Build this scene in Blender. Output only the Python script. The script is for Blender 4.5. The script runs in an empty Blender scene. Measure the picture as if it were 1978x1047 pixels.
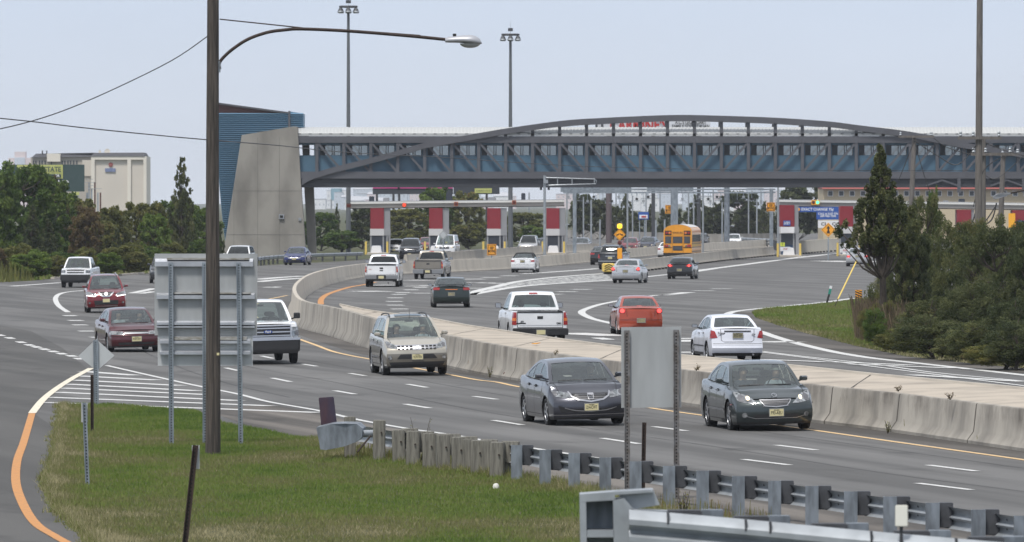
import bpy, bmesh, math, random
import numpy as np
from mathutils import Vector, Matrix
random.seed(7); rng = np.random.default_rng(7)
HAZE = 0.00008
S = bpy.context.scene; C = S.collection
R = math.radians
# ------------------------------------------------------------ camera
F, CX, CY, H0, Y0 = 13500.0, 989.0, 523.5, 4.94, 392.0
PITCH = math.atan((CY - Y0) / F)
cam = bpy.data.objects.new('camera', bpy.data.cameras.new('camera')); C.objects.link(cam)
cam.location = (0, 0, H0); cam.rotation_euler = (math.pi/2 - PITCH, 0, 0)
cam.data.lens = F/1978*36; cam.data.sensor_width = 36; cam.data.clip_end = 60000; cam.data.clip_start = 1
cam.data.dof.use_dof = True; cam.data.dof.focus_distance = 185; cam.data.dof.aperture_fstop = 9.0
S.camera = cam
# ------------------------------------------------------------ sky, sun, exposure
SUN_EL, SUN_AZ = 64, 203           # azimuth: compass style, sun behind the camera and to its left
w = bpy.data.worlds.new('World'); S.world = w; w.use_nodes = True
nt = w.node_tree; nt.nodes.clear()
sky = nt.nodes.new('ShaderNodeTexSky'); sky.sky_type = 'NISHITA'; sky.sun_disc = False
sky.sun_elevation = R(SUN_EL); sky.sun_rotation = R(SUN_AZ)
b1 = nt.nodes.new('ShaderNodeBackground'); b1.inputs[1].default_value = 0.10
nt.links.new(sky.outputs[0], b1.inputs[0])
tc = nt.nodes.new('ShaderNodeTexCoord'); sx = nt.nodes.new('ShaderNodeSeparateXYZ')
nt.links.new(tc.outputs['Generated'], sx.inputs[0])
cr = nt.nodes.new('ShaderNodeValToRGB'); el = cr.color_ramp.elements
el[0].position = 0.0; el[0].color = (0.62, 0.665, 0.745, 1)
el[1].position = 0.030; el[1].color = (0.50, 0.575, 0.71, 1)
e = el.new(0.5); e.color = (0.52, 0.55, 0.60, 1)
e = el.new(1.0); e.color = (0.72, 0.74, 0.78, 1)
nt.links.new(sx.outputs['Z'], cr.inputs[0])
nz = nt.nodes.new('ShaderNodeTexNoise'); nz.inputs['Scale'].default_value = 9; nz.inputs['Detail'].default_value = 4
mp = nt.nodes.new('ShaderNodeMapping'); mp.inputs['Scale'].default_value = (1, 1, 4)
nt.links.new(tc.outputs['Generated'], mp.inputs[0]); nt.links.new(mp.outputs[0], nz.inputs[0])
mr = nt.nodes.new('ShaderNodeMapRange'); mr.inputs[3].default_value = 0.92; mr.inputs[4].default_value = 1.08
nt.links.new(nz.outputs[0], mr.inputs[0])
b2 = nt.nodes.new('ShaderNodeBackground'); nt.links.new(cr.outputs[0], b2.inputs[0]); nt.links.new(mr.outputs[0], b2.inputs[1])
mx = nt.nodes.new('ShaderNodeMixShader'); mx.inputs[0].default_value = 0.88
nt.links.new(b1.outputs[0], mx.inputs[1]); nt.links.new(b2.outputs[0], mx.inputs[2])
wo = nt.nodes.new('ShaderNodeOutputWorld'); nt.links.new(mx.outputs[0], wo.inputs[0])
sun = bpy.data.objects.new('sun', bpy.data.lights.new('sun', 'SUN')); C.objects.link(sun)
sun.data.energy = 2.8; sun.data.angle = R(11); sun.data.color = (1.0, 0.96, 0.90)
az = R(SUN_AZ); d = Vector((math.sin(az)*math.cos(R(SUN_EL)), math.cos(az)*math.cos(R(SUN_EL)), math.sin(R(SUN_EL))))
sun.rotation_euler = d.to_track_quat('Z', 'Y').to_euler()
S.view_settings.view_transform = 'Standard'; S.view_settings.look = 'None'
S.view_settings.exposure = 0.38; S.view_settings.gamma = 1
S.render.engine = 'CYCLES'; S.cycles.max_bounces = 5; S.cycles.transparent_max_bounces = 12
# ------------------------------------------------------------ pixel -> place
_cp, _sp = math.cos(PITCH), math.sin(PITCH)
def ray(px, py):
    x = (px-CX)/F; z = -(py-CY)/F
    return Vector((x, _cp + z*_sp, -_sp + z*_cp))
def G(px, py, z=0.0):
    d = ray(px, py); t = (z-H0)/d.z
    return Vector((d.x*t, d.y*t, z))
def P(px, py, D):
    d = ray(px, py); t = D/d.y
    return Vector((d.x*t, D, H0 + d.z*t))
def Zat(py, D): return P(CX, py, D).z
def Xat(px, D): return P(px, Y0, D).x
# ------------------------------------------------------------ materials
M = {}
def mat(name, col, rough=0.6, metal=0.0, var=0.0, vscale=3.0, bump=0.0, bscale=20.0, col2=None, coat=0.0, emit=0.0, stretch=None, detail=6, spec=None, cont=(0.35, 0.65)):
    if name in M: return M[name]
    m = bpy.data.materials.new(name); m.use_nodes = True; M[name] = m
    n = m.node_tree; b = n.nodes['Principled BSDF']
    b.inputs['Roughness'].default_value = rough; b.inputs['Metallic'].default_value = metal
    if spec is not None: b.inputs['Specular IOR Level'].default_value = spec
    if coat: b.inputs['Coat Weight'].default_value = coat; b.inputs['Coat Roughness'].default_value = 0.06
    if emit: b.inputs['Emission Color'].default_value = (*col, 1); b.inputs['Emission Strength'].default_value = emit
    b.inputs['Base Color'].default_value = (*col, 1)
    if var or col2 or bump:
        tc = n.nodes.new('ShaderNodeTexCoord'); mp = n.nodes.new('ShaderNodeMapping')
        n.links.new(tc.outputs['Object'], mp.inputs[0])
        if stretch: mp.inputs['Scale'].default_value = stretch
    if var or col2:
        t = n.nodes.new('ShaderNodeTexNoise'); t.inputs['Scale'].default_value = vscale; t.inputs['Detail'].default_value = detail
        n.links.new(mp.outputs[0], t.inputs[0])
        r = n.nodes.new('ShaderNodeMapRange'); r.inputs[1].default_value = cont[0]; r.inputs[2].default_value = cont[1]
        n.links.new(t.outputs[0], r.inputs[0])
        mx = n.nodes.new('ShaderNodeMix'); mx.data_type = 'RGBA'
        c1 = tuple(c*(1-var) for c in col); c2 = col2 or tuple(min(1, c*(1+var)) for c in col)
        mx.inputs[6].default_value = (*c1, 1); mx.inputs[7].default_value = (*c2, 1)
        n.links.new(r.outputs[0], mx.inputs[0]); n.links.new(mx.outputs[2], b.inputs['Base Color'])
    if bump:
        t2 = n.nodes.new('ShaderNodeTexNoise'); t2.inputs['Scale'].default_value = bscale; t2.inputs['Detail'].default_value = 5
        n.links.new(mp.outputs[0], t2.inputs[0])
        bp = n.nodes.new('ShaderNodeBump'); bp.inputs['Strength'].default_value = bump; bp.inputs['Distance'].default_value = 0.05
        n.links.new(t2.outputs[0], bp.inputs['Height']); n.links.new(bp.outputs[0], b.inputs['Normal'])
    return m
def glass(name, tint, refl=0.12, rough=0.02, tr=1.0):
    m = bpy.data.materials.new(name); m.use_nodes = True; M[name] = m
    n = m.node_tree; n.nodes.clear()
    o = n.nodes.new('ShaderNodeOutputMaterial'); t = n.nodes.new('ShaderNodeBsdfTransparent'); t.inputs[0].default_value = (*tint, 1)
    g = n.nodes.new('ShaderNodeBsdfGlossy'); g.inputs['Roughness'].default_value = rough; g.inputs[0].default_value = (.95, 1, 1, 1)
    lw = n.nodes.new('ShaderNodeLayerWeight'); lw.inputs[0].default_value = 0.35
    mr = n.nodes.new('ShaderNodeMapRange'); mr.inputs[3].default_value = refl; mr.inputs[4].default_value = 0.9
    mx = n.nodes.new('ShaderNodeMixShader')
    n.links.new(lw.outputs['Fresnel'], mr.inputs[0]); n.links.new(mr.outputs[0], mx.inputs[0])
    n.links.new(t.outputs[0], mx.inputs[1]); n.links.new(g.outputs[0], mx.inputs[2]); n.links.new(mx.outputs[0], o.inputs[0])
    return m
glass('glass', (.66, .76, .73), 0.10)
glass('glass_dark', (.06, .065, .07), 0.03)
glass('glass_build', (.26, .31, .34), 0.16)
glass('lens_clear', (.8, .8, .8), 0.15)
mat('tyre', (.012, .012, .013), .8); mat('rubber', (.02, .02, .02), .7); mat('black_plastic', (.022, .022, .024), .5)
mat('under', (.010, .010, .010), .9); mat('chrome', (.55, .55, .57), .30, 1.0); mat('alloy', (.45, .46, .48), .4, .9)
mat('rim_dark', (.18, .18, .19), .45, .7)
mat('red_lens', (.30, .012, .012), .15, coat=1.0); mat('red_lit', (1.0, .06, .05), .3, emit=1.6); mat('amber_lens', (.65, .16, .02), .2, coat=1)
mat('lamp_lens', (.26, .27, .28), .12, .5, coat=1, var=.6, vscale=11); mat('lamp_lit', (1.0, .80, .52), .3, emit=1.0); mat('lamp_day', (1.0, .97, .92), .3, emit=1.6)
mat('seat_dark', (.03, .03, .034), .9); mat('seat_tan', (.30, .25, .19), .9); mat('seat_grey', (.12, .12, .12), .9)
mat('plate_base', (.60, .54, .30), .5); mat('plate_ink', (.02, .02, .03), .5); mat('plate_frame', (.25, .25, .25), .4)
mat('white_text', (.8, .8, .8), .5); mat('seam', (.008, .008, .008), .8)
# ------------------------------------------------------------ mesh helpers
class MB:
    def __init__(s): s.v = []; s.f = []; s.m = []; s.mats = []; s.cur = 0
    def use(s, m):
        m = M[m] if isinstance(m, str) else m
        if m not in s.mats: s.mats.append(m)
        s.cur = s.mats.index(m); return s
    def face(s, idx): s.f.append(tuple(idx)); s.m.append(s.cur)
    def add(s, vs, fs):
        o = len(s.v); s.v += [tuple(v) for v in vs]
        for f in fs: s.face([o+i for i in f])
        return s
    def box(s, x0, x1, y0, y1, z0, z1):
        vs = [(x, y, z) for z in (z0, z1) for y in (y0, y1) for x in (x0, x1)]
        return s.add(vs, [(0,2,3,1), (4,5,7,6), (0,1,5,4), (2,6,7,3), (0,4,6,2), (1,3,7,5)])
    def beam(s, a, b, w, h, up=(0, 0, 1)):
        a = Vector(a); b = Vector(b); d = (b-a).normalized(); u = Vector(up)
        if abs(d.dot(u)) > .99: u = Vector((0, 1, 0))
        r = d.cross(u).normalized(); u = r.cross(d).normalized(); vs = []
        for p in (a, b):
            for i, j in ((-1,-1), (1,-1), (1,1), (-1,1)): vs.append(p + r*(w/2*i) + u*(h/2*j))
        return s.add(vs, [(0,1,2,3), (7,6,5,4), (0,4,5,1), (1,5,6,2), (2,6,7,3), (3,7,4,0)])
    def tube(s, pts, rad, n=8, cap=True):
        pts = [Vector(p) for p in pts]; rs = rad if isinstance(rad, (list, tuple)) else [rad]*len(pts)
        o = len(s.v); prev = None
        for i, p in enumerate(pts):
            d = (pts[min(i+1, len(pts)-1)] - pts[max(i-1, 0)]).normalized()
            if prev is None:
                u = Vector((0, 0, 1)) if abs(d.z) < .9 else Vector((0, 1, 0))
                r = d.cross(u).normalized()
            else: r = (prev - d*prev.dot(d)).normalized()
            prev = r; u = r.cross(d)
            for k in range(n):
                a = 2*math.pi*k/n; s.v.append(tuple(p + (r*math.cos(a) + u*math.sin(a))*rs[i]))
        for i in range(len(pts)-1):
            for k in range(n): s.face([o+i*n+k, o+i*n+(k+1) % n, o+(i+1)*n+(k+1) % n, o+(i+1)*n+k])
        if cap: s.face([o+k for k in range(n)][::-1]); s.face([o+(len(pts)-1)*n+k for k in range(n)])
        return s
    def lathe(s, prof, n=20, org=(0, 0, 0), axis='z'):
        o = len(s.v); org = Vector(org)
        for r, h in prof:
            for k in range(n):
                a = 2*math.pi*k/n; c, q = r*math.cos(a), r*math.sin(a)
                v = {'z': (c, q, h), 'y': (c, h, q), 'x': (h, c, q)}[axis]; s.v.append(tuple(org+Vector(v)))
        for i in range(len(prof)-1):
            for k in range(n): s.face([o+i*n+k, o+i*n+(k+1) % n, o+(i+1)*n+(k+1) % n, o+(i+1)*n+k])
        if prof[0][0] > 1e-4: s.face([o+k for k in range(n)][::-1])
        if prof[-1][0] > 1e-4: s.face([o+(len(prof)-1)*n+k for k in range(n)])
        return s
    def grid(s, rows, close=False):
        n = len(rows[0]); o = len(s.v)
        for r in rows: s.v += [tuple(p) for p in r]
        for i in range(len(rows)-1):
            for k in range(n-1): s.face([o+i*n+k, o+i*n+k+1, o+(i+1)*n+k+1, o+(i+1)*n+k])
        return s
    def prism(s, poly, a, b):                  # poly: list of points, extruded along vector a->b
        a = Vector(a); b = Vector(b); n = len(poly)
        vs = [Vector(p)+a for p in poly] + [Vector(p)+b for p in poly]
        return s.add(vs, [tuple(range(n))[::-1], tuple(range(n, 2*n))] + [(i, (i+1) % n, n+(i+1) % n, n+i) for i in range(n)])
    def build(s, name, parent=None, smooth=None, m=None, fix=True, bevel=0):
        me = bpy.data.meshes.new(name); me.from_pydata(s.v, [], s.f)
        if m is not None: s.mats = [M[m] if isinstance(m, str) else m]
        for q in s.mats: me.materials.append(q)
        if len(s.mats) > 1: me.polygons.foreach_set('material_index', s.m)
        if fix and len(s.f) < 60000:
            b = bmesh.new(); b.from_mesh(me); bmesh.ops.remove_doubles(b, verts=b.verts, dist=1e-5)
            bmesh.ops.recalc_face_normals(b, faces=b.faces)
            if bevel: bmesh.ops.bevel(b, geom=[e for e in b.edges if len(e.link_faces) == 2 and e.calc_face_angle(0) > .6], offset=bevel, segments=2, affect='EDGES', clamp_overlap=True)
            if smooth is not None:
                for f in b.faces: f.smooth = True
                for e in b.edges:
                    if len(e.link_faces) == 2 and e.calc_face_angle(0) > R(smooth): e.smooth = False
            b.to_mesh(me); b.free()
        o = bpy.data.objects.new(name, me); C.objects.link(o)
        if parent: o.parent = parent
        return o
def tag(o, label, cat, group=None, kind=None):
    o['label'] = label; o['category'] = cat
    if group: o['group'] = group
    if kind: o['kind'] = kind
    return o
def empty(name, loc, rz=0, label='', cat='', group=None):
    o = bpy.data.objects.new(name, None); C.objects.link(o); o.location = loc; o.rotation_euler = (0, 0, rz)
    o.empty_display_size = .2
    if label: tag(o, label, cat, group)
    return o
def struct(name, mb, **k):
    o = mb.build(name, **k); o['kind'] = 'structure'; return o
def text_mesh(txt, size, m, name='lettering', bold=0.0, depth=0.002, fitw=None):
    cu = bpy.data.curves.new('t', 'FONT'); cu.body = txt; cu.size = size; cu.align_x = 'CENTER'; cu.align_y = 'CENTER'
    cu.extrude = depth; cu.offset = bold; cu.resolution_u = 3; cu.space_line = 0.85
    o = bpy.data.objects.new('t', cu); C.objects.link(o)
    dg = bpy.context.evaluated_depsgraph_get(); me = bpy.data.meshes.new_from_object(o.evaluated_get(dg))
    bpy.data.objects.remove(o); bpy.data.curves.remove(cu)
    n = bpy.data.objects.new(name, me); C.objects.link(n); me.materials.clear(); me.materials.append(M[m] if isinstance(m, str) else m)
    if fitw:
        xs = [v.co.x for v in me.vertices]; k = fitw/(max(xs)-min(xs))
        for v in me.vertices: v.co.x *= k
    return n
FACE = Matrix(((1, 0, 0), (0, 0, -1), (0, 1, 0))).to_4x4()     # text plane XY -> faces -Y
def put_text(txt, size, m, parent, loc, rot=FACE, name='lettering', bold=0.0, fitw=None, depth=.002):
    o = text_mesh(txt, size, m, name, bold, depth, fitw)
    o.data.transform(Matrix.Translation(Vector(loc)) @ rot); o.parent = parent
    return o
def interp(pts, x):
    if x <= pts[0][0]: return pts[0][1]
    for (a, b), (c, d) in zip(pts, pts[1:]):
        if x <= c: return b + (d-b)*(x-a)/(c-a) if c > a else d
    return pts[-1][1]
def smooth_curve(pts, n=4):                     # Catmull-Rom
    out = []; P_ = [pts[0]] + list(pts) + [pts[-1]]
    for i in range(1, len(P_)-2):
        p0, p1, p2, p3 = [Vector(q) for q in P_[i-1:i+3]]
        for k in range(n):
            t = k/n
            out.append(.5*((2*p1) + (p2-p0)*t + (2*p0-5*p1+4*p2-p3)*t*t + (3*p1-p0-3*p2+p3)*t**3))
    out.append(Vector(pts[-1])); return out
def dens(poly, step, closed=True):
    out = []; n = len(poly)
    for i in range(n if closed else n-1):
        a, b = poly[i], poly[(i+1) % n]; L = math.dist(a, b); k = max(1, int(math.ceil(L/step)))
        for j in range(k): t = j/k; out.append((a[0]+(b[0]-a[0])*t, a[1]+(b[1]-a[1])*t))
    if not closed: out.append(poly[-1])
    return out
def vrange(poly, u):
    vs = []
    n = len(poly)
    for i in range(n):
        (a, b), (c, d) = poly[i], poly[(i+1) % n]
        if abs(c-a) < 1e-9: continue
        if min(a, c)-1e-9 <= u <= max(a, c)+1e-9: vs.append(b+(d-b)*(u-a)/(c-a))
    return (min(vs), max(vs)) if vs else None
def patch(mb, poly, mapf, step=.08):
    us = [p[0] for p in poly]; u0, u1 = min(us), max(us); n = max(2, int((u1-u0)/step)+1)
    ulist = sorted(set([u0+1e-5+(u1-u0-2e-5)*i/n for i in range(n+1)] + [min(max(p[0], u0+1e-5), u1-1e-5) for p in poly]))
    vs = [p[1] for p in poly]; m = max(1, int((max(vs)-min(vs))/step)+1); rows = []
    for u in ulist:
        r = vrange(poly, u)
        rows.append([mapf(u, r[0]+(r[1]-r[0])*j/m) for j in range(m+1)])
    mb.grid(rows)
def holed(mb, outer, holes, mapf, step=.07):
    b = bmesh.new(); 
    for lp in [outer]+holes:
        vs = [b.verts.new((p[0], p[1], 0)) for p in dens(lp, step)]
        for i in range(len(vs)): b.edges.new((vs[i], vs[(i+1) % len(vs)]))
    bmesh.ops.triangle_fill(b, use_beauty=True, use_dissolve=False, edges=b.edges[:])
    b.verts.ensure_lookup_table(); b.verts.index_update()
    o = len(mb.v); mb.v += [tuple(mapf(v.co.x, v.co.y)) for v in b.verts]
    for f in b.faces: mb.face([o+v.index for v in f.verts])
    b.free()
# ================================================================= ground, roads, paint
def stretchmat(name, c1, c2, c3, rough=.85, fine=60, spec=.3):
    m = bpy.data.materials.new(name); m.use_nodes = True; M[name] = m; n = m.node_tree; b = n.nodes['Principled BSDF']; b.inputs['Roughness'].default_value = rough
    b.inputs['Specular IOR Level'].default_value = spec
    tc = n.nodes.new('ShaderNodeTexCoord')
    def noise(sc, det, scale=(1, 1, 1), rot=0):
        mp = n.nodes.new('ShaderNodeMapping'); mp.vector_type = 'TEXTURE'; mp.inputs['Scale'].default_value = tuple(1/q for q in scale); mp.inputs['Rotation'].default_value = (0, 0, rot); n.links.new(tc.outputs['Object'], mp.inputs[0])
        t = n.nodes.new('ShaderNodeTexNoise'); t.inputs['Scale'].default_value = sc; t.inputs['Detail'].default_value = det; n.links.new(mp.outputs[0], t.inputs[0]); return t.outputs[0]
    def mix(f, a, bb, lo=.35, hi=.65):
        r = n.nodes.new('ShaderNodeMapRange'); r.inputs[1].default_value = lo; r.inputs[2].default_value = hi; n.links.new(f, r.inputs[0])
        x = n.nodes.new('ShaderNodeMix'); x.data_type = 'RGBA'; n.links.new(r.outputs[0], x.inputs[0])
        for i, q in ((6, a), (7, bb)):
            if isinstance(q, tuple): x.inputs[i].default_value = (*q, 1)
            else: n.links.new(q, x.inputs[i])
        return x.outputs[2]
    a = mix(noise(.25, 5, (1, .25, 1)), c1, c2); a = mix(noise(.75, 4, (1, .03, 1), .22), a, c3, .42, .60); a = mix(noise(.7, 9, (1, .35, 1), .22), a, tuple(c*.74 for c in c3), .58, .76)
    a = mix(noise(fine, 3), a, tuple(c*.72 for c in c1), .50, .80)
    n.links.new(a, b.inputs['Base Color'])
    bp = n.nodes.new('ShaderNodeBump'); bp.inputs['Strength'].default_value = .25; bp.inputs['Distance'].default_value = .01; n.links.new(noise(90, 3), bp.inputs['Height']); n.links.new(bp.outputs[0], b.inputs['Normal'])
    return m
stretchmat('asphalt', (.118, .117, .116), (.148, .146, .144), (.084, .083, .082))
stretchmat('asphalt_dark', (.080, .078, .076), (.098, .096, .092), (.066, .065, .063))
stretchmat('gravel', (.125, .112, .100), (.165, .150, .135), (.06, .055, .050), fine=9)
stretchmat('dirt_shoulder', (.085, .078, .072), (.12, .11, .10), (.06, .055, .05), fine=8)
stretchmat('soil', (.050, .058, .022), (.085, .078, .036), (.045, .055, .018), fine=5)
mat('white_paint', (.56, .56, .55), .6, vscale=9, col2=(.30, .30, .30), cont=(.50, .74), detail=9); mat('yellow_paint', (.50, .215, .045), .6, vscale=8, col2=(.30, .16, .07), cont=(.45, .75), detail=9)
mat('yellow_pale', (.62, .42, .20), .6, var=.12, vscale=5); mat('cream_paint', (.66, .61, .49), .6, vscale=8, col2=(.40, .37, .31), cont=(.5, .75), detail=9)
mat('worn_paint', (.36, .36, .35), .7, col2=(.11, .11, .11), vscale=3, cont=(.45, .58), stretch=(1, .12, 1))
mat('seal', (.035, .035, .037), .7)
def sheet(name, px, z, m, kind='structure', step=None):
    pts = [G(a, b, 0) for a, b in px]; b = bmesh.new(); vs = [b.verts.new((p.x, p.y, z)) for p in pts]
    es = [b.edges.new((vs[i], vs[(i+1) % len(vs)])) for i in range(len(vs))]
    bmesh.ops.triangle_fill(b, use_beauty=True, edges=es); bmesh.ops.recalc_face_normals(b, faces=b.faces)
    for f in b.faces:
        if f.normal.z < 0: f.normal_flip()
    me = bpy.data.meshes.new(name); b.to_mesh(me); b.free(); me.materials.append(M[m]); o = bpy.data.objects.new(name, me); C.objects.link(o)
    if kind: o['kind'] = kind
    return o
gb = MB().use('soil').add([(-9000, -300, -.002), (9000, -300, -.002), (9000, 30000, -.002), (-9000, 30000, -.002)], [(0, 1, 2, 3)]); struct('ground', gb)
sheet('road', [(-260,575),(-100,552),(0,545),(54,543),(100,539),(180,536),(232,533),(290,528),(400,519),(500,513),(600,508),(690,503),(760,492),(900,482),(1080,472),(1085,455),(1110,449),(1300,452),(1700,450),(2300,450),(2400,1250),(900,1500),(-500,1500)], .002, 'asphalt')
# exit road on the left is a darker surface, laid 4 mm above
sheet('exit_road', [(-300,640),(-20,624),(60,632),(150,655),(176,712),(100,760),(66,800),(119,783),(114,827),(108,870),(95,913),(92,946),(119,995),(179,1043),(300,1200),(-400,1400)][:0] or [(-300,640),(-20,625),(60,640),(120,672),(168,712),(128,738),(90,762),(66,800),(112,830),(104,880),(92,946),(119,995),(179,1043),(320,1210),(-400,1400)], .006, 'asphalt_dark')
def ribbon(mb, px, wd, z=.010, px_is_world=False, step=1.5, smooth=True):
    pts = [G(a, b) for a, b in px]
    if smooth and len(pts) > 2: pts = smooth_curve(pts, 6)
    L = []
    for i, p in enumerate(pts):
        d = (pts[min(i+1, len(pts)-1)]-pts[max(i-1, 0)]); d.z = 0; d.normalize(); n = Vector((-d.y, d.x, 0)); w2 = wd/2 if not callable(wd) else wd(i/(len(pts)-1))/2
        L.append([Vector((p.x+n.x*w2, p.y+n.y*w2, z)), Vector((p.x-n.x*w2, p.y-n.y*w2, z))])
    mb.grid(L)
wl = MB().use('white_paint')
Z = lambda pts, k, ox, oy: [(ox+a/k, oy+b/k) for a, b in pts]
for seg in [[(584,703.6),(611.5,708)],[(675,721.5),(705.6,726.4)],[(787,742.6),(824.5,749)],[(915,766),(960,772)],[(1080,792),(1130,800)],[(1262.5,824.6),(1326,833)],[(1500,860.5),(1577,870)],[(1793,899),(1887,911)],
            [(436,711),(460,716.5)],[(525.5,730.6),(561,738)],[(646,755),(686,762)],[(782,781),(830,789)],[(953,812.4),(1009,821.5)],[(1163,847),(1235,858)],[(1436,888),(1525,899)],[(1772,934),(1876,947)],
            [(505,688),(528,693)],[(516,555),(535,554)],[(436,672),(452,676)],[(352,688),(370,693)]]: ribbon(wl, seg, .17)
for a, b in [((162,718),(262,725.5)),((149,726.5),(305,734.8)),((141,734.6),(349,745.4)),((127,742.4),(382,755.4)),((116,750),(414,763.5)),((105.6,758),(462,774.5)),((95,768),(522,784.5)),((87,778),(616,797.5))]: ribbon(wl, [a, b], .48)
ribbon(wl, [(206,706.5),(282,724),(379,745.5),(460,762),(520,777),(616,794),(689,811),(783,828),(868,840),(926,850),(1050,870),(1200,893),(1400,925),(1700,977),(2050,1040)], .16, .012)
for x, y in [(0,310),(35,320),(75,335),(105,345),(130,352),(158,360),(190,368),(220,376),(255,384),(283,394)]: ribbon(wl, Z([(x-9,y-2.5),(x+9,y+2.5)], 1.846, 0, 480), .3)
for x, y in [(-30,302),(-60,296),(-90,290)]: ribbon(wl, Z([(x-9,y-1.5),(x+9,y+1.5)], 1.846, 0, 480), .14)
for x, y in [(250,240),(270,257),(285,273),(308,295),(350,317)]: ribbon(wl, Z([(x-8,y-1),(x+8,y+1.5)], 1.846, 0, 480), .6)
ribbon(wl, Z([(300,150),(240,156),(212,163),(199,175),(200,190),(213,208),(243,228)], 1.846, 0, 480), .26)
for seg in [[(470,160),(550,143)],[(500,161),(550,154)],[(40,135),(220,122)]]: ribbon(wl, Z(seg, 1.846, 0, 480), .5)
for seg in [[(55,308),(190,296),(330,288)],[(55,322),(190,309),(330,300)],[(125,356),(160,352)]]: ribbon(wl, Z(seg, 3.08, 480, 440), .9)
# far carriageway
for x, y in [(950,508),(900,484),(875,461),(867,439),(873,418),(895,397),(920,387),(967,370),(1022,356),(1060,346)]: ribbon(wl, Z([(x-12,y-1.5),(x+12,y+1.5)], 3.08, 480, 440), .8)
for x0, x1, y in [(665,715,378),(735,785,380),(745,840,342),(925,1080,313),(930,990,348),(1060,1085,390),(1290,1355,327),(1290,1350,307)]: ribbon(wl, Z([(x0,y-1),(x1,y+1)], 3.08, 480, 440), 1.8)
K2 = (4.0275, 900, 440)
ribbon(wl, Z([(35,522),(100,490),(250,455),(400,420),(700,385),(1090,355)], *K2), .6); ribbon(wl, Z([(35,522),(150,500),(400,460),(700,435),(1150,408)], *K2), .6)
ribbon(wl, Z([(560,352),(800,336),(1035,318)], *K2), .7)
for x, y in [(677,518),(787,498),(899,480),(258,433),(158,430),(60,427),(55,472),(195,388),(335,375),(490,358),(58,400)]: ribbon(wl, Z([(x-24,y+1),(x+24,y-2)], *K2), 1.1)
ribbon(wl, Z([(0,487),(190,467)], 3.738, 1280, 440), .8)
for x, y in [(292,455),(422,441)]: ribbon(wl, Z([(x-22,y+1),(x+22,y-1)], 3.738, 1280, 440), 1.2)
ribbon(wl, [(1300,568),(1245,573),(1203,580),(1170,586),(1148,591.5),(1128,599),(1123.5,604),(1131,610),(1148,617),(1182,625),(1210,631)], .34)
ribbon(wl, [(1094,643.6),(1198,649)], 1.6); ribbon(wl, [(1153,652.8),(1177,656.5)], .5)
for seg in [[(1316,653.5),(1343,655)],[(1316,657),(1340,660.5)],[(1474,660),(1529,661.5)],[(1316,680),(1335,681.6)]]: ribbon(wl, seg, 1.5)
ribbon(wl, [(1652,576),(1595.7,583.7),(1547.5,588.5),(1467,596.5),(1419,602),(1403,609),(1400,616),(1410,624),(1440,634),(1467,640.6),(1494,650),(1534,662),(1601,678),(1650,687),(1700,694),(1800,705),(1978,725),(2150,744)], .38)
ribbon(wl, [(1471,679),(1549,688.6),(1689,704),(1805,720),(1978,737),(2150,757)], .16); ribbon(wl, [(1471,681),(1560,692),(1689,709),(1978,746),(2150,768)], .16, .014)
for seg in [[(1471,695),(1595,700)],[(1611,700),(1760,706)],[(1650,704.5),(1844,712)],[(1760,725),(1978,738)]]: ribbon(wl, seg, .5, .018)
ribbon(wl, [(1200,541),(1251,534.5),(1342,525),(1407,515),(1492,503.7)], .5)
ribbon(wl, [(1347,523),(1440,511),(1513,501.5),(1560,495)], .7, .014); ribbon(wl, [(1540,498),(1620,489),(1640,486)], .8); ribbon(wl, [(1590,504),(1650,506),(1700,505)], 2.5)
for seg in [[(1095,463),(1200,461),(1280,463)],[(1085,496),(1130,492)]]: ribbon(wl, seg, .3)
wl.build('road_markings')['kind'] = 'structure'
wp = MB().use('worn_paint')                                            # worn hatching in the long gore
wp.grid([[G(a, b)+Vector((0,0,.006)), G(c_, d_)+Vector((0,0,.006))] for (a, b), (c_, d_) in zip(Z([(60,512),(250,460),(400,426),(700,390),(1090,360)], *K2), Z([(62,516),(250,480),(400,458),(700,433),(1150,405)], *K2))])
wp.build('worn_hatching')['kind'] = 'structure'
yl = MB().use('yellow_pale')
ribbon(yl, [(512,579.6),(555,571)], .15); ribbon(yl, [(512,579.6),(492,590),(488,603),(505,622),(540,641),(574,654),(610,667),(642,679),(681,688),(714,694),(790,709),(863,723),(920,734),(960,738.7),(1004.7,748),(1130,768),(1262.5,789.5),(1348,801.6),(1564,830.5),(1728,854),(1978,889),(2150,914)], .15)
yl.build('median_edge_line')['kind'] = 'structure'
yl = MB().use('yellow_paint'); ribbon(yl, [(725,545),(704,550),(675,555),(642,565),(627,572),(620,580),(620,588)], .30)
ribbon(yl, [(62,799),(46,854),(33,892),(31,935),(46,978),(70,1013.6),(108,1038),(133,1052),(190,1085),(260,1110)], .16, .014); yl.build('orange_edge_line')['kind'] = 'structure'
cl = MB().use('cream_paint'); ribbon(cl, [(176,712),(135,734.6),(103,756),(81,775),(62,799)], .19, .016); cl.build('cream_edge_line')['kind'] = 'structure'
sl = MB().use('seal')                                                  # dark joints between lanes
for pts in [[(400,690),(506,714),(600,730),(740,757),(900,789),(1100,822),(1400,866),(1700,913),(1978,950),(2100,968)],[(560,690),(750,724),(950,760),(1100,784),(1330,815),(1600,852),(1978,905)],[(190,590),(210,640),(300,690),(420,735),(560,768)],[(960,574),(1010,590),(1100,620)],[(0,668),(60,664),(105,672)],[(0,700),(80,694),(150,700)]]: ribbon(sl, pts, .025, .009)
sl.build('joint_sealing')['kind'] = 'structure'
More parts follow.
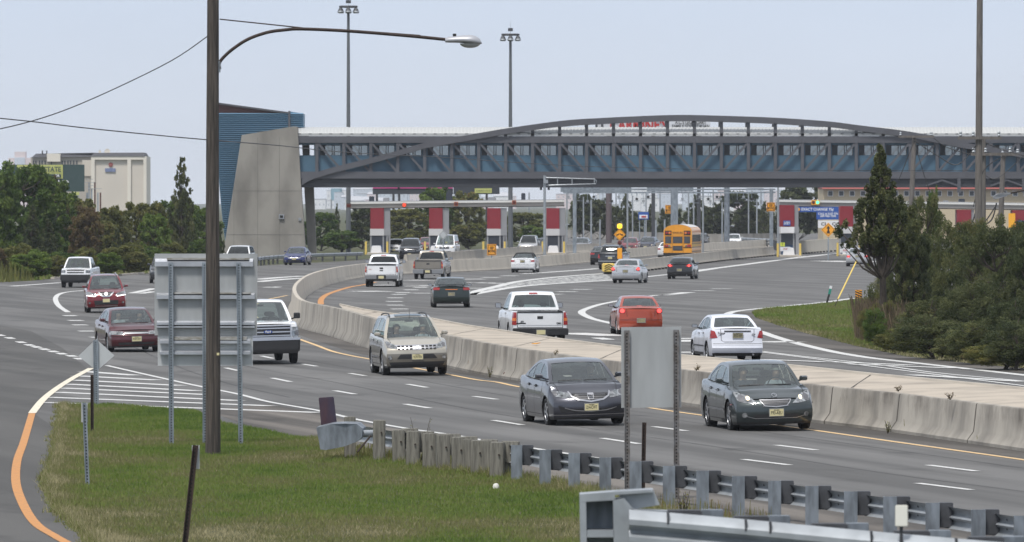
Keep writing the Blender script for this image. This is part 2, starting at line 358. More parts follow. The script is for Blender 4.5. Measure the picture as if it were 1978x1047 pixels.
# dark dirty strip at the foot of the median wall
W0 = [(563,606),(571,631.5),(603,641),(636,649),(675,662),(715,675),(790,694),(863,709),(960,730),(1100,750),(1315,782),(1572,817),(1689,830.5),(1844,853),(1978,873),(2200,905)]
W1_ = [(551,606),(560,640),(600,655),(640,668),(680,680),(720,689),(790,702),(863,717),(960,735),(1100,757),(1315,792),(1572,829),(1728,850),(1844,867),(1978,886),(2200,917)]
ds = MB().use('dirt_shoulder'); ds.grid([[G(*a)+Vector((0,0,.0065)), G(*b)+Vector((0,0,.0065))] for a, b in zip(W0, W1_)]); struct('dirty_shoulder', ds)
gr_ = sheet('gravel_shoulder', [(395,792),(520,781),(616,799),(700,818),(868,845),(1050,876),(1200,899),(1500,945),(2050,1046),(2100,1250),(1300,1400),(1100,1100),(1060,960),(900,915),(700,880),(520,838)], .0075, 'gravel')
# concrete
def concrete(name, base, stain, lo=.45, hi=.75, sc=1.2, stretch=(1, 1, .25)):
    return mat(name, base, .85, col2=stain, vscale=sc, stretch=stretch, cont=(lo, hi), bump=.15, bscale=15)
mat('form_dark', (.07, .062, .052), .9); concrete('conc_wall', (.345, .32, .28), (.17, .158, .14), .42, .70, 1.1); concrete('conc_cap', (.40, .35, .29), (.25, .22, .185), sc=.7, stretch=(1, 1, 1)); concrete('conc_light', (.45, .41, .35), (.33, .30, .26), sc=.6)
concrete('conc_pylon', (.285, .27, .245), (.17, .16, .145), .40, .68, .45, (1, 1, .45)); concrete('conc_white', (.62, .56, .46), (.54, .48, .39), sc=.7)
# vertical streaks for the old median wall
def wall_streaks():
    m = M['conc_wall']; n = m.node_tree; b = n.nodes['Principled BSDF']; src = b.inputs['Base Color'].links[0].from_socket
    tc = n.nodes.new('ShaderNodeTexCoord'); mp = n.nodes.new('ShaderNodeMapping'); mp.inputs['Scale'].default_value = (.9, .24, .16); n.links.new(tc.outputs['Object'], mp.inputs[0])
    t = n.nodes.new('ShaderNodeTexNoise'); t.inputs['Scale'].default_value = 2.2; t.inputs['Detail'].default_value = 12; t.inputs['Roughness'].default_value = .72; n.links.new(mp.outputs[0], t.inputs[0])
    sx = n.nodes.new('ShaderNodeSeparateXYZ'); n.links.new(tc.outputs['Object'], sx.inputs[0]); mr = n.nodes.new('ShaderNodeMapRange'); mr.inputs[1].default_value = .30; mr.inputs[2].default_value = .62; n.links.new(sx.outputs['Z'], mr.inputs[0])
    r = n.nodes.new('ShaderNodeMapRange'); r.inputs[1].default_value = .44; r.inputs[2].default_value = .66; r.inputs[4].default_value = .95; n.links.new(t.outputs[0], r.inputs[0])
    mu = n.nodes.new('ShaderNodeMath'); mu.operation = 'MULTIPLY'; n.links.new(mr.outputs[0], mu.inputs[0]); n.links.new(r.outputs[0], mu.inputs[1])
    mw = n.nodes.new('ShaderNodeMapRange'); mw.inputs[1].default_value = -9; mw.inputs[2].default_value = 2; mw.inputs[3].default_value = .25; n.links.new(sx.outputs['X'], mw.inputs[0]); m3 = n.nodes.new('ShaderNodeMath'); m3.operation = 'MULTIPLY'; n.links.new(mu.outputs[0], m3.inputs[0]); n.links.new(mw.outputs[0], m3.inputs[1]); mu = m3
    x = n.nodes.new('ShaderNodeMix'); x.data_type = 'RGBA'; n.links.new(mu.outputs[0], x.inputs[0]); n.links.new(src, x.inputs[6]); x.inputs[7].default_value = (.095, .083, .070, 1); n.links.new(x.outputs[2], b.inputs['Base Color'])
wall_streaks()
def jersey(mb, base, hts, depth, cap=None, foot=.22, seg=1.0):
    """base: ground points of the front foot; wall profile leans back; returns top-front points"""
    pts = base; n = len(pts); rows = []; tops = []
    for i, p in enumerate(pts):
        d = pts[min(i+1, n-1)]-pts[max(i-1, 0)]; d.z = 0; d.normalize(); nn = Vector((-d.y, d.x, 0))*depth[0]; h = hts[i]
        # nn points from the front foot towards the back
        rows.append([p+Vector((0,0,.0)), p+Vector((0,0,.07)), p+nn*.16+Vector((0,0,.30*h)), p+nn*foot+Vector((0,0,.96*h)), p+nn*(foot+.03)+Vector((0,0,h)), p+nn*(foot+.20)+Vector((0,0,h))] + ([p+nn*(foot+.23)+Vector((0,0,.96*h)), p+nn*.46+Vector((0,0,.30*h)), p+nn*.62+Vector((0,0,.07)), p+nn*.62] if cap is None else []))
        tops.append(rows[-1][5])
    mb.grid(rows); 
    if cap is None:
        mb.add(rows[0], [tuple(range(len(rows[0])))]); mb.add(rows[-1], [tuple(range(len(rows[0])))])
    return tops
def resample(pts, step):
    out = [pts[0]]; acc = 0
    for a, b in zip(pts, pts[1:]):
        L = (b-a).length; k = max(1, int(L/step))
        for j in range(1, k+1): out.append(a.lerp(b, j/k))
    return out
# near face of the median with its flat concrete infill
foot_px = [(561,619),(571,631.5),(603,641),(636,649),(675,662),(715,675),(790,694),(863,709.5),(960,730),(1100,750),(1315,782),(1572,817),(1689,830.5),(1844,853),(1978,873),(2150,898),(2400,935)]
cur_px = [(560,618),(556,604),(558,592),(566,580),(582,566),(606,555),(640,545),(675,538.5),(720,533),(790,529),(871,526),(987,519.5),(1049,514.5),(1138,506),(1212,498),(1300,490),(1400,483),(1485,476.5)]
path = [G(*q) for q in foot_px[1:][::-1]+cur_px]
path = resample(smooth_curve(path, 5), 2.0)
for _ in range(6): path = [path[0]] + [(path[i-1]+path[i]*2+path[i+1])/4 for i in range(1, len(path)-1)] + [path[-1]]
ji = min(range(len(path)), key=lambda i: (path[i]-G(571, 631.5)).length)
def hgt(i):
    p = path[i]
    return interp([(-40, 1.05), (-6, 1.05), (-2, .92), (2, .84), (30, .80)], p.x) if i <= ji else interp([(0, 1.05), (40, .98), (200, .86)], (i-ji)*2.0)
mb = MB(); rows = []
for i, p in enumerate(path):
    d = path[min(i+1, len(path)-1)]-path[max(i-1, 0)]; d.z = 0; d.normalize(); nn = Vector((d.y, -d.x, 0)); h = hgt(i)
    rows.append([p+nn*q+Vector((0, 0, z)) for q, z in [(0, 0), (0, .07), (.13, .30*h), (.19, .96*h), (.21, h), (.37, h), (.39, .96*h), (.46, .30*h), (.58, .07), (.58, 0)]])
mb.use('conc_wall').grid(rows[:ji+1]); mb.use('conc_light').grid(rows[ji:]); mb.add(rows[-1], [tuple(range(10))])
joints_ = []
for i in range(4, ji-2, 5):
    d = (path[i+1]-path[i-1]).normalized(); nn = Vector((d.y, -d.x, 0)); m_ = MB().use('form_dark'); m_.grid([[q-nn*.004-d*.035, q-nn*.004+d*.035] for q in rows[i][:5]]); joints_.append(m_)
tops = [r[5] for r in rows[:ji+1]][::-1]; fp = path[:ji+1][::-1]
far_px = [(655,589),(700,599),(746,606),(834,617),(900,630),(974.5,641),(1074,656),(1198,672),(1315.5,688.6),(1506,706),(1689,725.5),(1978,753),(2200,774),(2400,793)]
far = [G(a, b, .90) for a, b in far_px]
# join to the left: outer side of the curve (turning back towards the plaza)
cap = MB().use('conc_cap'); tl = tops; k0 = [i for i, p in enumerate(tl) if p.x > G(650, 655).x][0]
tt = tl[k0:]; N = 70
def at(poly, f):
    Ls = [0]
    for a, b in zip(poly, poly[1:]): Ls.append(Ls[-1]+(b-a).length)
    t = f*Ls[-1]
    for i in range(len(poly)-1):
        if t <= Ls[i+1] or i == len(poly)-2: return poly[i].lerp(poly[i+1], min(1, (t-Ls[i])/max(1e-6, Ls[i+1]-Ls[i])))
nearl = [at(tt, i/N) for i in range(N+1)]; farl = [at(far, i/N) for i in range(N+1)]
rows = []
for a, b in zip(nearl, farl): rows.append([a+Vector((0,0,-.03)), a.lerp(b, .33)+Vector((0,0,.0)), a.lerp(b, .66)+Vector((0,0,.0)), b])
cap.grid(rows)
cap.use('conc_light'); cap.grid([[b+Vector((0,0,-.0)), b+Vector((0,.08,.05)), b+Vector((.05,.32,.05)), b+Vector((.1,.36,-.12)), b+Vector((.2,.6,-.9))] for b in farl])
med = empty('concrete_median', (0, 0, 0)); tag(med, 'old streaked concrete median wall with a broad flat cap, dividing the two carriageways', 'barrier')
[q.build('wall_joint', med) for q in joints_]; mb.build('wall_face', med, smooth=30); cap.build('cap', med, smooth=20)
jt = MB().use('seam')
for i in (6,14,23,31,38,47,53,62):
    jt = MB().use('seam'); a, b = nearl[i], farl[max(0, min(N, i+3))]; a = a+Vector((0,0,-.015)); jt.grid([[a.lerp(b, t)+Vector((-.012,0,.010)), a.lerp(b, t)+Vector((.012,0,.010))] for t in np.linspace(0, 1, 8)]); jt.build('cap_joint', med)

def barrier(name, px, h, m, label, blocks=None, seg=None, wd=.58, group=None):
    base = resample(smooth_curve([G(*q) for q in px], 4) if len(px) > 2 else [G(*q) for q in px], 3.0); mb = MB().use(m); rows = []; hh = h if callable(h) else (lambda i: h)
    for i, p in enumerate(base):
        d = base[min(i+1, len(base)-1)]-base[max(i-1, 0)]; d.z = 0; d.normalize(); nn = Vector((d.y, -d.x, 0)); nn = nn if nn.y > 0 else -nn; H_ = hh(i/len(base))
        rows.append([p+nn*a*wd/.58+Vector((0,0,z)) for a, z in [(0, 0), (0, .07), (.12, .30*H_), (.2, H_), (.38, H_), (.46, .30*H_), (.58, .07), (.58, 0)]])
    mb.grid(rows); mb.add(rows[0], [tuple(range(8))]); mb.add(rows[-1], [tuple(range(8))])
    if blocks:
        mb.use('seam')
        Ls = sum((b-a).length for a, b in zip(base, base[1:])); n = int(Ls/blocks)
        for k in range(n):
            p = at(base, (k+.5)/n); mb.box(p.x-.22, p.x+.22, p.y-.02, p.y+.03, 0, .13)
    o = mb.build(name, smooth=30); tag(o, label, 'barrier', group); return o
barrier('rear_barrier', [(790,512),(865,507),(1000,495.5),(1081,490),(1160,486.5),(1223,484.5),(1262,482)], .84, 'conc_light', 'second concrete barrier running behind the long median barrier, in front of the left toll booths')
barrier('low_barrier', [(1205,527.5),(1238,524.8),(1300,517),(1400,504),(1498,494)], .86, 'conc_light', 'low precast barrier with drain slots from the yellow crash cushion to the toll booth', blocks=3.4)
barrier('tall_barrier', [(1547,491),(1585,487.5),(1622,485)], 1.28, 'conc_white', 'clean tall precast barrier standing between the two right toll booths', blocks=3.4)
barrier('far_barrier', [(1085,459),(1130,461),(1200,463.5),(1262,466),(1320,469),(1400,470),(1500,468)], 1.15, 'conc_pylon', 'weathered barrier on the far side of the road beyond the toll plaza', blocks=9)
# foot of verge kerb at the left
kb = MB().use('conc_light'); kp = resample([G(*q) for q in [(100,539),(180,536),(232,533),(290,528),(400,519)]], 3.5)
for i in range(len(kp)-1):
    if i % 4 == 3: continue
    a, b = kp[i], kp[i+1]; kb.beam(a.lerp(b, .03)+Vector((0,0,.06)), a.lerp(b, .97)+Vector((0,0,.06)), .25, .14)
struct('kerb', kb)
# ----------------------------------------------------------------- grass islands
isl = [(119,783),(217,781),(300,788),(379,794),(433,818),(520,833),(560,843),(613,850),(701,880),(760,892),(853,906),(912,915),(988,922),(1058,934),(1117,948),(1162,962),(1284,990),(1443,1020),(1560,1047),(1700,1080),(1900,1200),(1200,1500),(200,1500),(210,1100),(179,1043),(119,995),(92,946),(95,913),(108,870),(114,827)]
isw = [G(*q) for q in isl]
def inpoly(x, y, poly):
    ins = np.zeros(len(x), bool); j = len(poly)-1
    for i in range(len(poly)):
        xi, yi, xj, yj = poly[i].x, poly[i].y, poly[j].x, poly[j].y
        c = ((yi > y) != (yj > y)) & (x < (xj-xi)*(y-yi)/(yj-yi+1e-12)+xi); ins ^= c; j = i
    return ins
def vnoise(x, y, sc, seed):
    r = np.random.default_rng(seed); g = r.random((64, 64)); u = x/sc % 64; v = y/sc % 64; i = u.astype(int); j = v.astype(int); fu = u-i; fv = v-j; fu = fu*fu*(3-2*fu); fv = fv*fv*(3-2*fv)
    return (g[i, j]*(1-fu)+g[(i+1) % 64, j]*fu)*(1-fv)+(g[i, (j+1) % 64]*(1-fu)+g[(i+1) % 64, (j+1) % 64]*fu)*fv
def leafy(m, col, f=.38):
    n = m.node_tree; b = n.nodes['Principled BSDF']; o = n.nodes['Material Output']; t = n.nodes.new('ShaderNodeBsdfTranslucent'); n.links.new(col, t.inputs[0]); x = n.nodes.new('ShaderNodeMixShader'); x.inputs[0].default_value = f
    n.links.new(b.outputs[0], x.inputs[1]); n.links.new(t.outputs[0], x.inputs[2]); n.links.new(x.outputs[0], o.inputs[0])
def grassmat(name, cols):
    m = bpy.data.materials.new(name); m.use_nodes = True; M[name] = m; n = m.node_tree; b = n.nodes['Principled BSDF']; b.inputs['Roughness'].default_value = .7; b.inputs['Specular IOR Level'].default_value = .2
    a = n.nodes.new('ShaderNodeAttribute'); a.attribute_name = 'tone'; cr = n.nodes.new('ShaderNodeValToRGB'); el = cr.color_ramp.elements
    for i, (p, c) in enumerate(cols):
        e = el[i] if i < 2 else el.new(p); e.position = p; e.color = (*c, 1)
    n.links.new(a.outputs['Fac'], cr.inputs[0]); n.links.new(cr.outputs[0], b.inputs['Base Color'])
    leafy(m, cr.outputs[0])
    return m
grassmat('grass_blades', [(0, (.065, .105, .022)), (1, (.38, .34, .20)), (.3, (.112, .180, .034)), (.5, (.165, .225, .048)), (.68, (.195, .205, .074)), (.84, (.20, .19, .085))])
def blades(name, poly, dens_, hgt_, wid, tonef, label=None, extra=None, z0=0.0, hf=None):
    xs = [p.x for p in poly]; ys = [p.y for p in poly]; x0, x1, y0, y1 = min(xs), max(xs), max(min(ys), 92), max(ys)
    A = (x1-x0)*(y1-y0); N_ = int(A*dens_); x = rng.uniform(x0, x1, N_); y = rng.uniform(y0, y1, N_); k = inpoly(x, y, poly)
    px = CX + x/y*F; k &= (px > -40) & (px < 2020); x, y = x[k], y[k]; n = len(x)
    h = hgt_*rng.uniform(.5, 1.4, n)*(hf(x, y) if hf else 1); a = rng.uniform(0, 2*np.pi, n); w_ = wid*rng.uniform(.6, 1.3, n); lean = rng.normal(0, .35, (n, 2))*h[:, None]
    v = np.zeros((n, 3, 3)); v[:, 0] = np.c_[x-np.cos(a)*w_, y-np.sin(a)*w_, np.full(n, z0)]; v[:, 1] = np.c_[x+np.cos(a)*w_, y+np.sin(a)*w_, np.full(n, z0)]; v[:, 2] = np.c_[x+lean[:, 0], y+lean[:, 1], z0+h]
    me = bpy.data.meshes.new(name); me.vertices.add(3*n); me.vertices.foreach_set('co', v.reshape(-1)); me.loops.add(3*n); me.loops.foreach_set('vertex_index', np.arange(3*n)); me.polygons.add(n)
    me.polygons.foreach_set('loop_start', np.arange(n)*3); me.update(calc_edges=True); at_ = me.attributes.new('tone', 'FLOAT', 'FACE'); t = np.clip(tonef(x, y)+rng.normal(0, .10, n), 0, 1); at_.data.foreach_set('value', t.astype(np.float32))
    me.materials.append(M['grass_blades']); o = bpy.data.objects.new(name, me); C.objects.link(o); o['kind'] = 'stuff'; o['label'] = label; o['category'] = 'grass'; return o
sheet('grass_island', isl, .012, 'soil')
edge = [(p.x, p.y) for p in isw]
def edist(x, y, pts):
    d = np.full(len(x), 1e9)
    for (ax_, ay), (bx, by) in zip(pts, pts[1:]):
        dx, dy = bx-ax_, by-ay; t = np.clip(((x-ax_)*dx+(y-ay)*dy)/(dx*dx+dy*dy+1e-9), 0, 1); d = np.minimum(d, np.hypot(x-ax_-t*dx, y-ay-t*dy))
    return d
left_edge = edge[23:]+[edge[0]]; rail_edge = edge[7:19]
def tone_island(x, y):
    t = .10+.46*vnoise(x+50, y/2.5, 1.3, 1)+.26*vnoise(x+50, y/1.5, .5, 2)+.16*vnoise(x+20, y/4, 3.1, 12)
    t += .38*np.exp(-edist(x, y, left_edge)/.55); t += .18*np.exp(-edist(x, y, rail_edge)/.5)
    px = CX+x/y*F; py = Y0+H0*F/y
    t += .22*np.clip((vnoise(x+9, y/3, 2.0, 5)-.5)*4, 0, 1)*np.clip((py-900)/90, 0, 1); t += .07*np.clip((py-950)/60, 0, 1)
    t -= .10*((px > 130) & (px < 420) & (py < 850)); return t
blades('lawn', isw, 520, .062, .009, tone_island, 'mown green and straw-coloured grass on the foreground island', hf=lambda x, y: 1+1.0*np.exp(-edist(x, y, left_edge)/.4)+.9*np.exp(-edist(x, y, rail_edge)/.35))
def tufts(name, pts, n, h, label, spread=.07):
    P0 = [(Vector((a[0], a[1], 0)), Vector((b[0], b[1], 0))) for a, b in zip(pts, pts[1:])]; v = np.zeros((n, 3, 3)); ts = np.zeros(n); k = 0
    while k < n:
        a, b = random.choice(P0); c = a.lerp(b, random.random())+Vector((random.gauss(0, spread), random.gauss(0, spread*2.5), 0)); m_ = random.randint(4, 22); hh = h*random.uniform(.4, 1.3)
        for _ in range(min(m_, n-k)):
            x, y = c.x+random.gauss(0, .035), c.y+random.gauss(0, .06); q = hh*random.uniform(.5, 1.2); dx, dy = random.gauss(0, .4)*q, random.gauss(0, .4)*q; v[k] = [(x-.006, y, 0), (x+.006, y, 0), (x+dx, y+dy, q)]; ts[k] = random.uniform(.55, 1); k += 1
    me = bpy.data.meshes.new(name); me.vertices.add(3*n); me.vertices.foreach_set('co', v.reshape(-1)); me.loops.add(3*n); me.loops.foreach_set('vertex_index', np.arange(3*n)); me.polygons.add(n); me.polygons.foreach_set('loop_start', np.arange(n)*3); me.update(calc_edges=True)
    me.attributes.new('tone', 'FLOAT', 'FACE').data.foreach_set('value', ts.astype(np.float32)); me.materials.append(M['grass_blades']); o = bpy.data.objects.new(name, me); C.objects.link(o); o['kind'] = 'stuff'; o['label'] = label; o['category'] = 'grass'
tufts('edge_tufts', left_edge, 12000, .11, 'straw-coloured tufts straggling over the left edge of the lawn'); tufts('rail_tufts', rail_edge, 9000, .16, 'dry tufts along the foot of the guardrail posts', .14)
# right grass triangle and left verge
rg = [(1452,603),(1480,596.5),(1547,591.5),(1600,586.5),(1660,578.5),(1760,570),(2100,590),(2300,760),(1978,712),(1850,700),(1750,689),(1650,668),(1560,645),(1500,628),(1460,614)]
sheet('grass_triangle', rg, .012, 'soil'); rgw = [G(*q) for q in rg]
sheet('shoulder_dark', [(1425,603),(1452,602),(1460,614),(1500,628),(1560,645),(1650,668),(1750,689),(1850,700),(1978,712),(2300,760),(2300,772),(1978,722),(1800,703),(1700,692),(1601,676),(1534,660),(1467,638),(1425,622),(1412,611)], .008, 'dirt_shoulder')
blades('verge_grass', rgw, 70, .095, .026, lambda x, y: .34+.45*vnoise(x, y/3, 2.2, 8)+.35*np.exp(-edist(x, y, [(p.x, p.y) for p in rgw[8:]])/.7), 'rough mixed green and tan grass in the triangle on the right', hf=lambda x, y: 1)
lg = [(-200,560),(-100,552),(0,545),(54,542.5),(100,538.5),(232,532.5),(290,527.5),(400,518.5),(430,505),(300,500),(0,505),(-200,510)]
lgw = [G(*q) for q in lg]; blades('left_verge', lgw, 5, .22, .12, lambda x, y: .50+.30*vnoise(x, y/3, 4, 9), 'pale dry grass verge below the trees on the left')
# ================================================================= vehicles
def paint(name, col, metal=0.0, rough=.35):
    return mat('paint_'+name, col, rough, metal, var=.05, vscale=2.0, coat=.9)
TT = [-1, -.93, -.82, -.7, -.5, -.35, -.18, 0, .18, .35, .5, .7, .82, .93, 1]
YP = [(-.2, .93), (0, .955), (.10, .985), (.35, 1.0), (.6, .995), (.82, .975), (.95, .955), (1, .925)]
LV = [0, .10, .3, .52, .72, .86, .955, 1.0]
PRE = {
 'sedan': dict(top=[(0,.47),(.02,.515),(.07,.56),(.15,.605),(.22,.635),(.285,.66),(.5,.675),(.7,.695),(.85,.715),(.93,.72),(.985,.70),(1,.675)],
    roof=[(.255,.635),(.32,.77),(.385,.895),(.43,.955),(.49,.99),(.57,1.0),(.65,.985),(.70,.945),(.76,.865),(.81,.785),(.85,.72)], iw=3, ib=7,
    splits=[(.30,.475),(.49,.645),(.655,.77)], nose=[(.1,-.10),(.18,-.03),(.32,0),(.42,-.05),(.5,-.16),(.56,-.3)],
    tail=[(.13,-.12),(.24,-.01),(.38,0),(.46,-.05),(.6,-.06),(.72,-.10)], bf=.22, br=.16, tum=.165, gb=.865, clr=.19, seams=(.30,.485,.665)),
 'suv': dict(top=[(0,.5),(.02,.54),(.08,.575),(.16,.60),(.24,.62),(.5,.635),(.8,.65),(.96,.66),(1,.65)],
    roof=[(.215,.60),(.275,.73),(.335,.86),(.375,.925),(.42,.965),(.52,.995),(.68,1.0),(.84,.98),(.915,.955),(.945,.88),(.968,.76),(.985,.655)], iw=4, ib=8,
    splits=[(.26,.455),(.475,.67),(.69,.90)], nose=[(.1,-.10),(.2,-.02),(.35,0),(.45,-.03),(.52,-.10),(.58,-.2)],
    tail=[(.13,-.08),(.25,0),(.36,0),(.42,-.05),(.6,-.07),(.7,-.1)], bf=.16, br=.10, tum=.215, gb=.875, clr=.24, seams=(.27,.465,.68)),
 'pickup': dict(top=[(0,.545),(.015,.575),(.06,.60),(.13,.615),(.2,.625),(.4,.64),(.56,.655),(.62,.665),(1,.665)],
    roof=[(.195,.62),(.25,.77),(.30,.91),(.335,.965),(.38,.99),(.45,1.0),(.53,.985),(.565,.95),(.585,.80),(.595,.65)], iw=3, ib=7,
    splits=[(.23,.405),(.425,.56)], nose=[(.12,-.06),(.22,0),(.38,0),(.5,-.02),(.57,-.06)],
    tail=[(.15,-.16),(.22,-.14),(.66,-.14)], bf=.10, br=.03, tum=.17, clr=.30, seams=(.24,.415,.60)),
 'van': dict(top=[(0,.42),(.02,.47),(.1,.52),(.17,.54),(.5,.55),(.97,.55),(1,.54)],
    roof=[(.14,.53),(.20,.70),(.255,.86),(.29,.94),(.34,.975),(.5,1.0),(.75,1.0),(.92,.985),(.965,.96),(.985,.8),(.995,.55)], iw=4, ib=8,
    splits=[(.18,.36),(.38,.64),(.66,.93)], nose=[(.1,-.05),(.2,0),(.35,0),(.5,-.04)],
    tail=[(.13,-.04),(.2,0),(.5,-.03),(.6,-.05)], bf=.12, br=.05, tum=.16, clr=.26, seams=(.19,.37,.65)),
}
_wheels = {}
def wheel_meshes(r, style, wd=.215):
    key = (round(r, 3), style)
    if key in _wheels: return _wheels[key]
    t = MB().use('tyre'); h = wd/2; ri = r*.66
    t.lathe([(ri, -h*.8), (r*.80, -h), (r*.94, -h*.93), (r, -h*.62), (r, h*.62), (r*.94, h*.93), (r*.80, h), (ri, h*.8)], 28, axis='y')
    q = MB().use('rim_dark').lathe([(ri, h*.78), (ri*.93, h*.55), (.02, h*.35)], 24, axis='y')
    q.use('rim_dark' if style == 'dark' else 'alloy')
    q.lathe([(ri*.90, h*.62), (ri*.93, h*.86), (ri*1.0, h*.86), (ri*1.02, h*.74)], 24, axis='y')
    n = {'multi': 10, 'steel': 8, 'dark': 6}.get(style, 5); ww = {'multi': .022, 'steel': .06}.get(style, .05)
    for k in range(n):
        a = 2*math.pi*k/n
        q.beam((math.cos(a)*ri*.1, h*.72, math.sin(a)*ri*.1), (math.cos(a)*ri*.95, h*.78, math.sin(a)*ri*.95), ww, .03, up=(0, 1, 0))
    q.lathe([(.001, h*.86), (.05, h*.84), (.06, h*.6)], 12, axis='y')
    a = t.build('wheel', smooth=35); b = q.build('rim', smooth=35)
    _wheels[key] = (a.data, b.data)
    for o in (a, b): bpy.data.objects.remove(o)
    return _wheels[key]
def link(name, me, parent=None, loc=(0, 0, 0), rz=0):
    o = bpy.data.objects.new(name, me); C.objects.link(o); o.parent = parent; o.location = loc; o.rotation_euler = (0, 0, rz); return o

class Car:
    def __init__(s, kind, name, L, W, H, wb, fo, wr, pm, **k):
        p = dict(PRE[kind]); p.update(k); s.p = p; s.L, s.W, s.H = L, W, H; s.kind = kind; s.pm = pm; s.wr = wr; s.fo = fo; s.wb = wb
        s.topc = [(a*L, b*H) for a, b in p['top']]; s.nose = [(a*H, b) for a, b in p['nose']]; s.tail = [(a*H, b) for a, b in p['tail']]
        dense = smooth_curve([Vector((a*L, b*H, 0)) for a, b in p['roof']], 5)
        s.rc = [(v.x, v.y) for v in dense]; s.arc = [0]
        for a, b in zip(s.rc, s.rc[1:]): s.arc.append(s.arc[-1]+math.dist(a, b))
        s.vw = s.arc[p['iw']*5]; s.vb = s.arc[p['ib']*5]; s.ve = s.arc[-1]
        s.clr = p['clr']; s.tum = p['tum']; s.root = empty(name, (0, 0, 0)); s.crown = .035
        s.build()
    def X(s, a): return s.L/2 - a
    def top(s, a): return interp(s.topc, a)
    def w(s, a):
        h = s.W/2; f = 1
        if a < .9: f -= s.p.get('af', .07)*(1-a/.9)**2
        b = s.L-a
        if b < .9: f -= s.p.get('ar', .06)*(1-b/.9)**2
        return h*f
    def yw(s, a, z):
        zt = s.top(a); return s.w(a)*interp(YP, (z-s.clr)/(zt-s.clr))
    def smap(s, a, z, t):
        Z = .6; t = abs(t)
        if a < Z:
            lim = -interp(s.nose, z) + s.p['bf']*t**2.6
            return lim + a/Z*(Z-lim)
        b = s.L-a
        if b < Z:
            lim = -interp(s.tail, z) + s.p['br']*t**2.6
            return s.L - (lim + b/Z*(Z-lim))
        return a
    def gy(s, a, z):
        zb = s.top(a); t = max(0, min(1, (z-zb)/(s.H-zb))); return s.w(a)*s.p.get('gb', .89) - s.tum*t**1.35
    def rcp(s, v): 
        return interp(list(zip(s.arc, [q[0] for q in s.rc])), v), interp(list(zip(s.arc, [q[1] for q in s.rc])), v)
    def strip(s, t, v, off=0):
        a, z = s.rcp(v); y = s.gy(a, z)
        k = 1-t*t; f = 1-min(1, v/s.vw); g = max(0, (v-s.vb)/(s.ve-s.vb+1e-6))
        a2 = a - k*(.10*f) + k*.08*g
        mid = 1-max(f, g); r = s.rcp(min(v+.02, s.ve)); q = s.rcp(max(v-.02, 0)); dx, dz = r[0]-q[0], r[1]-q[1]; n = math.hypot(dx, dz) or 1
        return Vector((s.X(a2 - dz/n*off*-1*-1), y*t, z + k*.03*mid + dx/n*off))
    def side(s, a, z, sg=1, off=0): return Vector((s.X(a), sg*(s.gy(a, z)+off), z))
    def sidel(s, a, z, sg=1, off=0): return Vector((s.X(s.smap(a, z, 1)), sg*(s.yw(a, z)+off), z))
    def endp(s, y, z, off, end):
        sg = 1 if y >= 0 else -1; y = abs(y); a0 = 0 if end == 'f' else s.L; prof = s.nose if end == 'f' else s.tail; bl = s.p['bf' if end == 'f' else 'br']
        yw = s.yw(a0, min(z, s.top(a0))); t = y/yw; base = 0
        zt = s.top(a0)+s.crown*(1-min(1, t)**2)
        if end == 'f' and z > zt:
            zz = z - s.crown*(1-min(1, t)**2); a = 0
            while a < .25*s.L and s.top(a) < zz: a += .01
            lim = -interp(prof, s.top(a)) + bl*min(t, 1)**2.6
            st = lim + a/.6*(.6-lim) if a < .6 else a
            return Vector((s.X(st)+off*.3, sg*min(y, s.w(a)*.95), z+off))
        if t <= 1: st = -interp(prof, z)+bl*t**2.6 - off; yy = y + off*t**6
        else:
            e = y-yw; st = -interp(prof, z)+bl + e*2.0
            yy = s.yw(st if end == 'f' else s.L-st, z)+off
        return Vector((s.X(st) if end == 'f' else s.X(s.L-st), sg*yy, z))
    def build(s):
        L, H, W = s.L, s.H, s.W; p = s.p; R0 = s.wr+.055; ax = [s.fo, s.fo+s.wb]; s.ax = ax
        st = set([0, .04, .1, .18, .28, .4, .5, .6, L-.6, L-.48, L-.36, L-.25, L-.15, L-.08, L-.03, L])
        for q in np.linspace(.7, L-.7, 22): st.add(float(q))
        for c in ax:
            st = {q for q in st if not (c-R0-.03 < q < c+R0+.03)}
            for k in range(13): st.add(c-(R0-.004)*math.cos(math.pi*k/12))
            st.add(c-R0); st.add(c+R0)
        st = sorted(q for q in st if 0 <= q <= L)
        cab0 = s.rc[0][0]+.10; cab1 = s.rc[-1][0]-.05; bed = s.kind == 'pickup'; clad = p.get('clad', 0)
        def zlow(a):
            base = s.clr + .0
            if a < ax[0]: base = s.clr - .02
            for c in ax:
                if abs(a-c) < R0-.001: return max(base, s.wr+math.sqrt(max(0, R0*R0-(a-c)**2)))
            return base
        rings = []
        for a in st:
            zl, zt = zlow(a), s.top(a); zs = [zl+(zt-zl)*k for k in LV]; half = []
            for z in zs:
                y = s.w(a)*interp(YP, (z-s.clr)/(zt-s.clr)); half.append((s.X(s.smap(a, z, 1)), y, z))
            y6 = half[-1][1]; tops = [(s.X(s.smap(a, zt+s.crown*(1-t*t), t)), y6*t, zt+s.crown*(1-t*t)) for t in TT[1:-1]]
            rings.append([(x, -y, z) for x, y, z in half] + tops + [(x, y, z) for x, y, z in half[::-1]])
        mb = MB(); n = len(rings[0]); mb.use(s.pm)
        for r in rings: mb.v += r
        nl = len(LV)
        cl = p.get('cladmat', 'black_plastic')
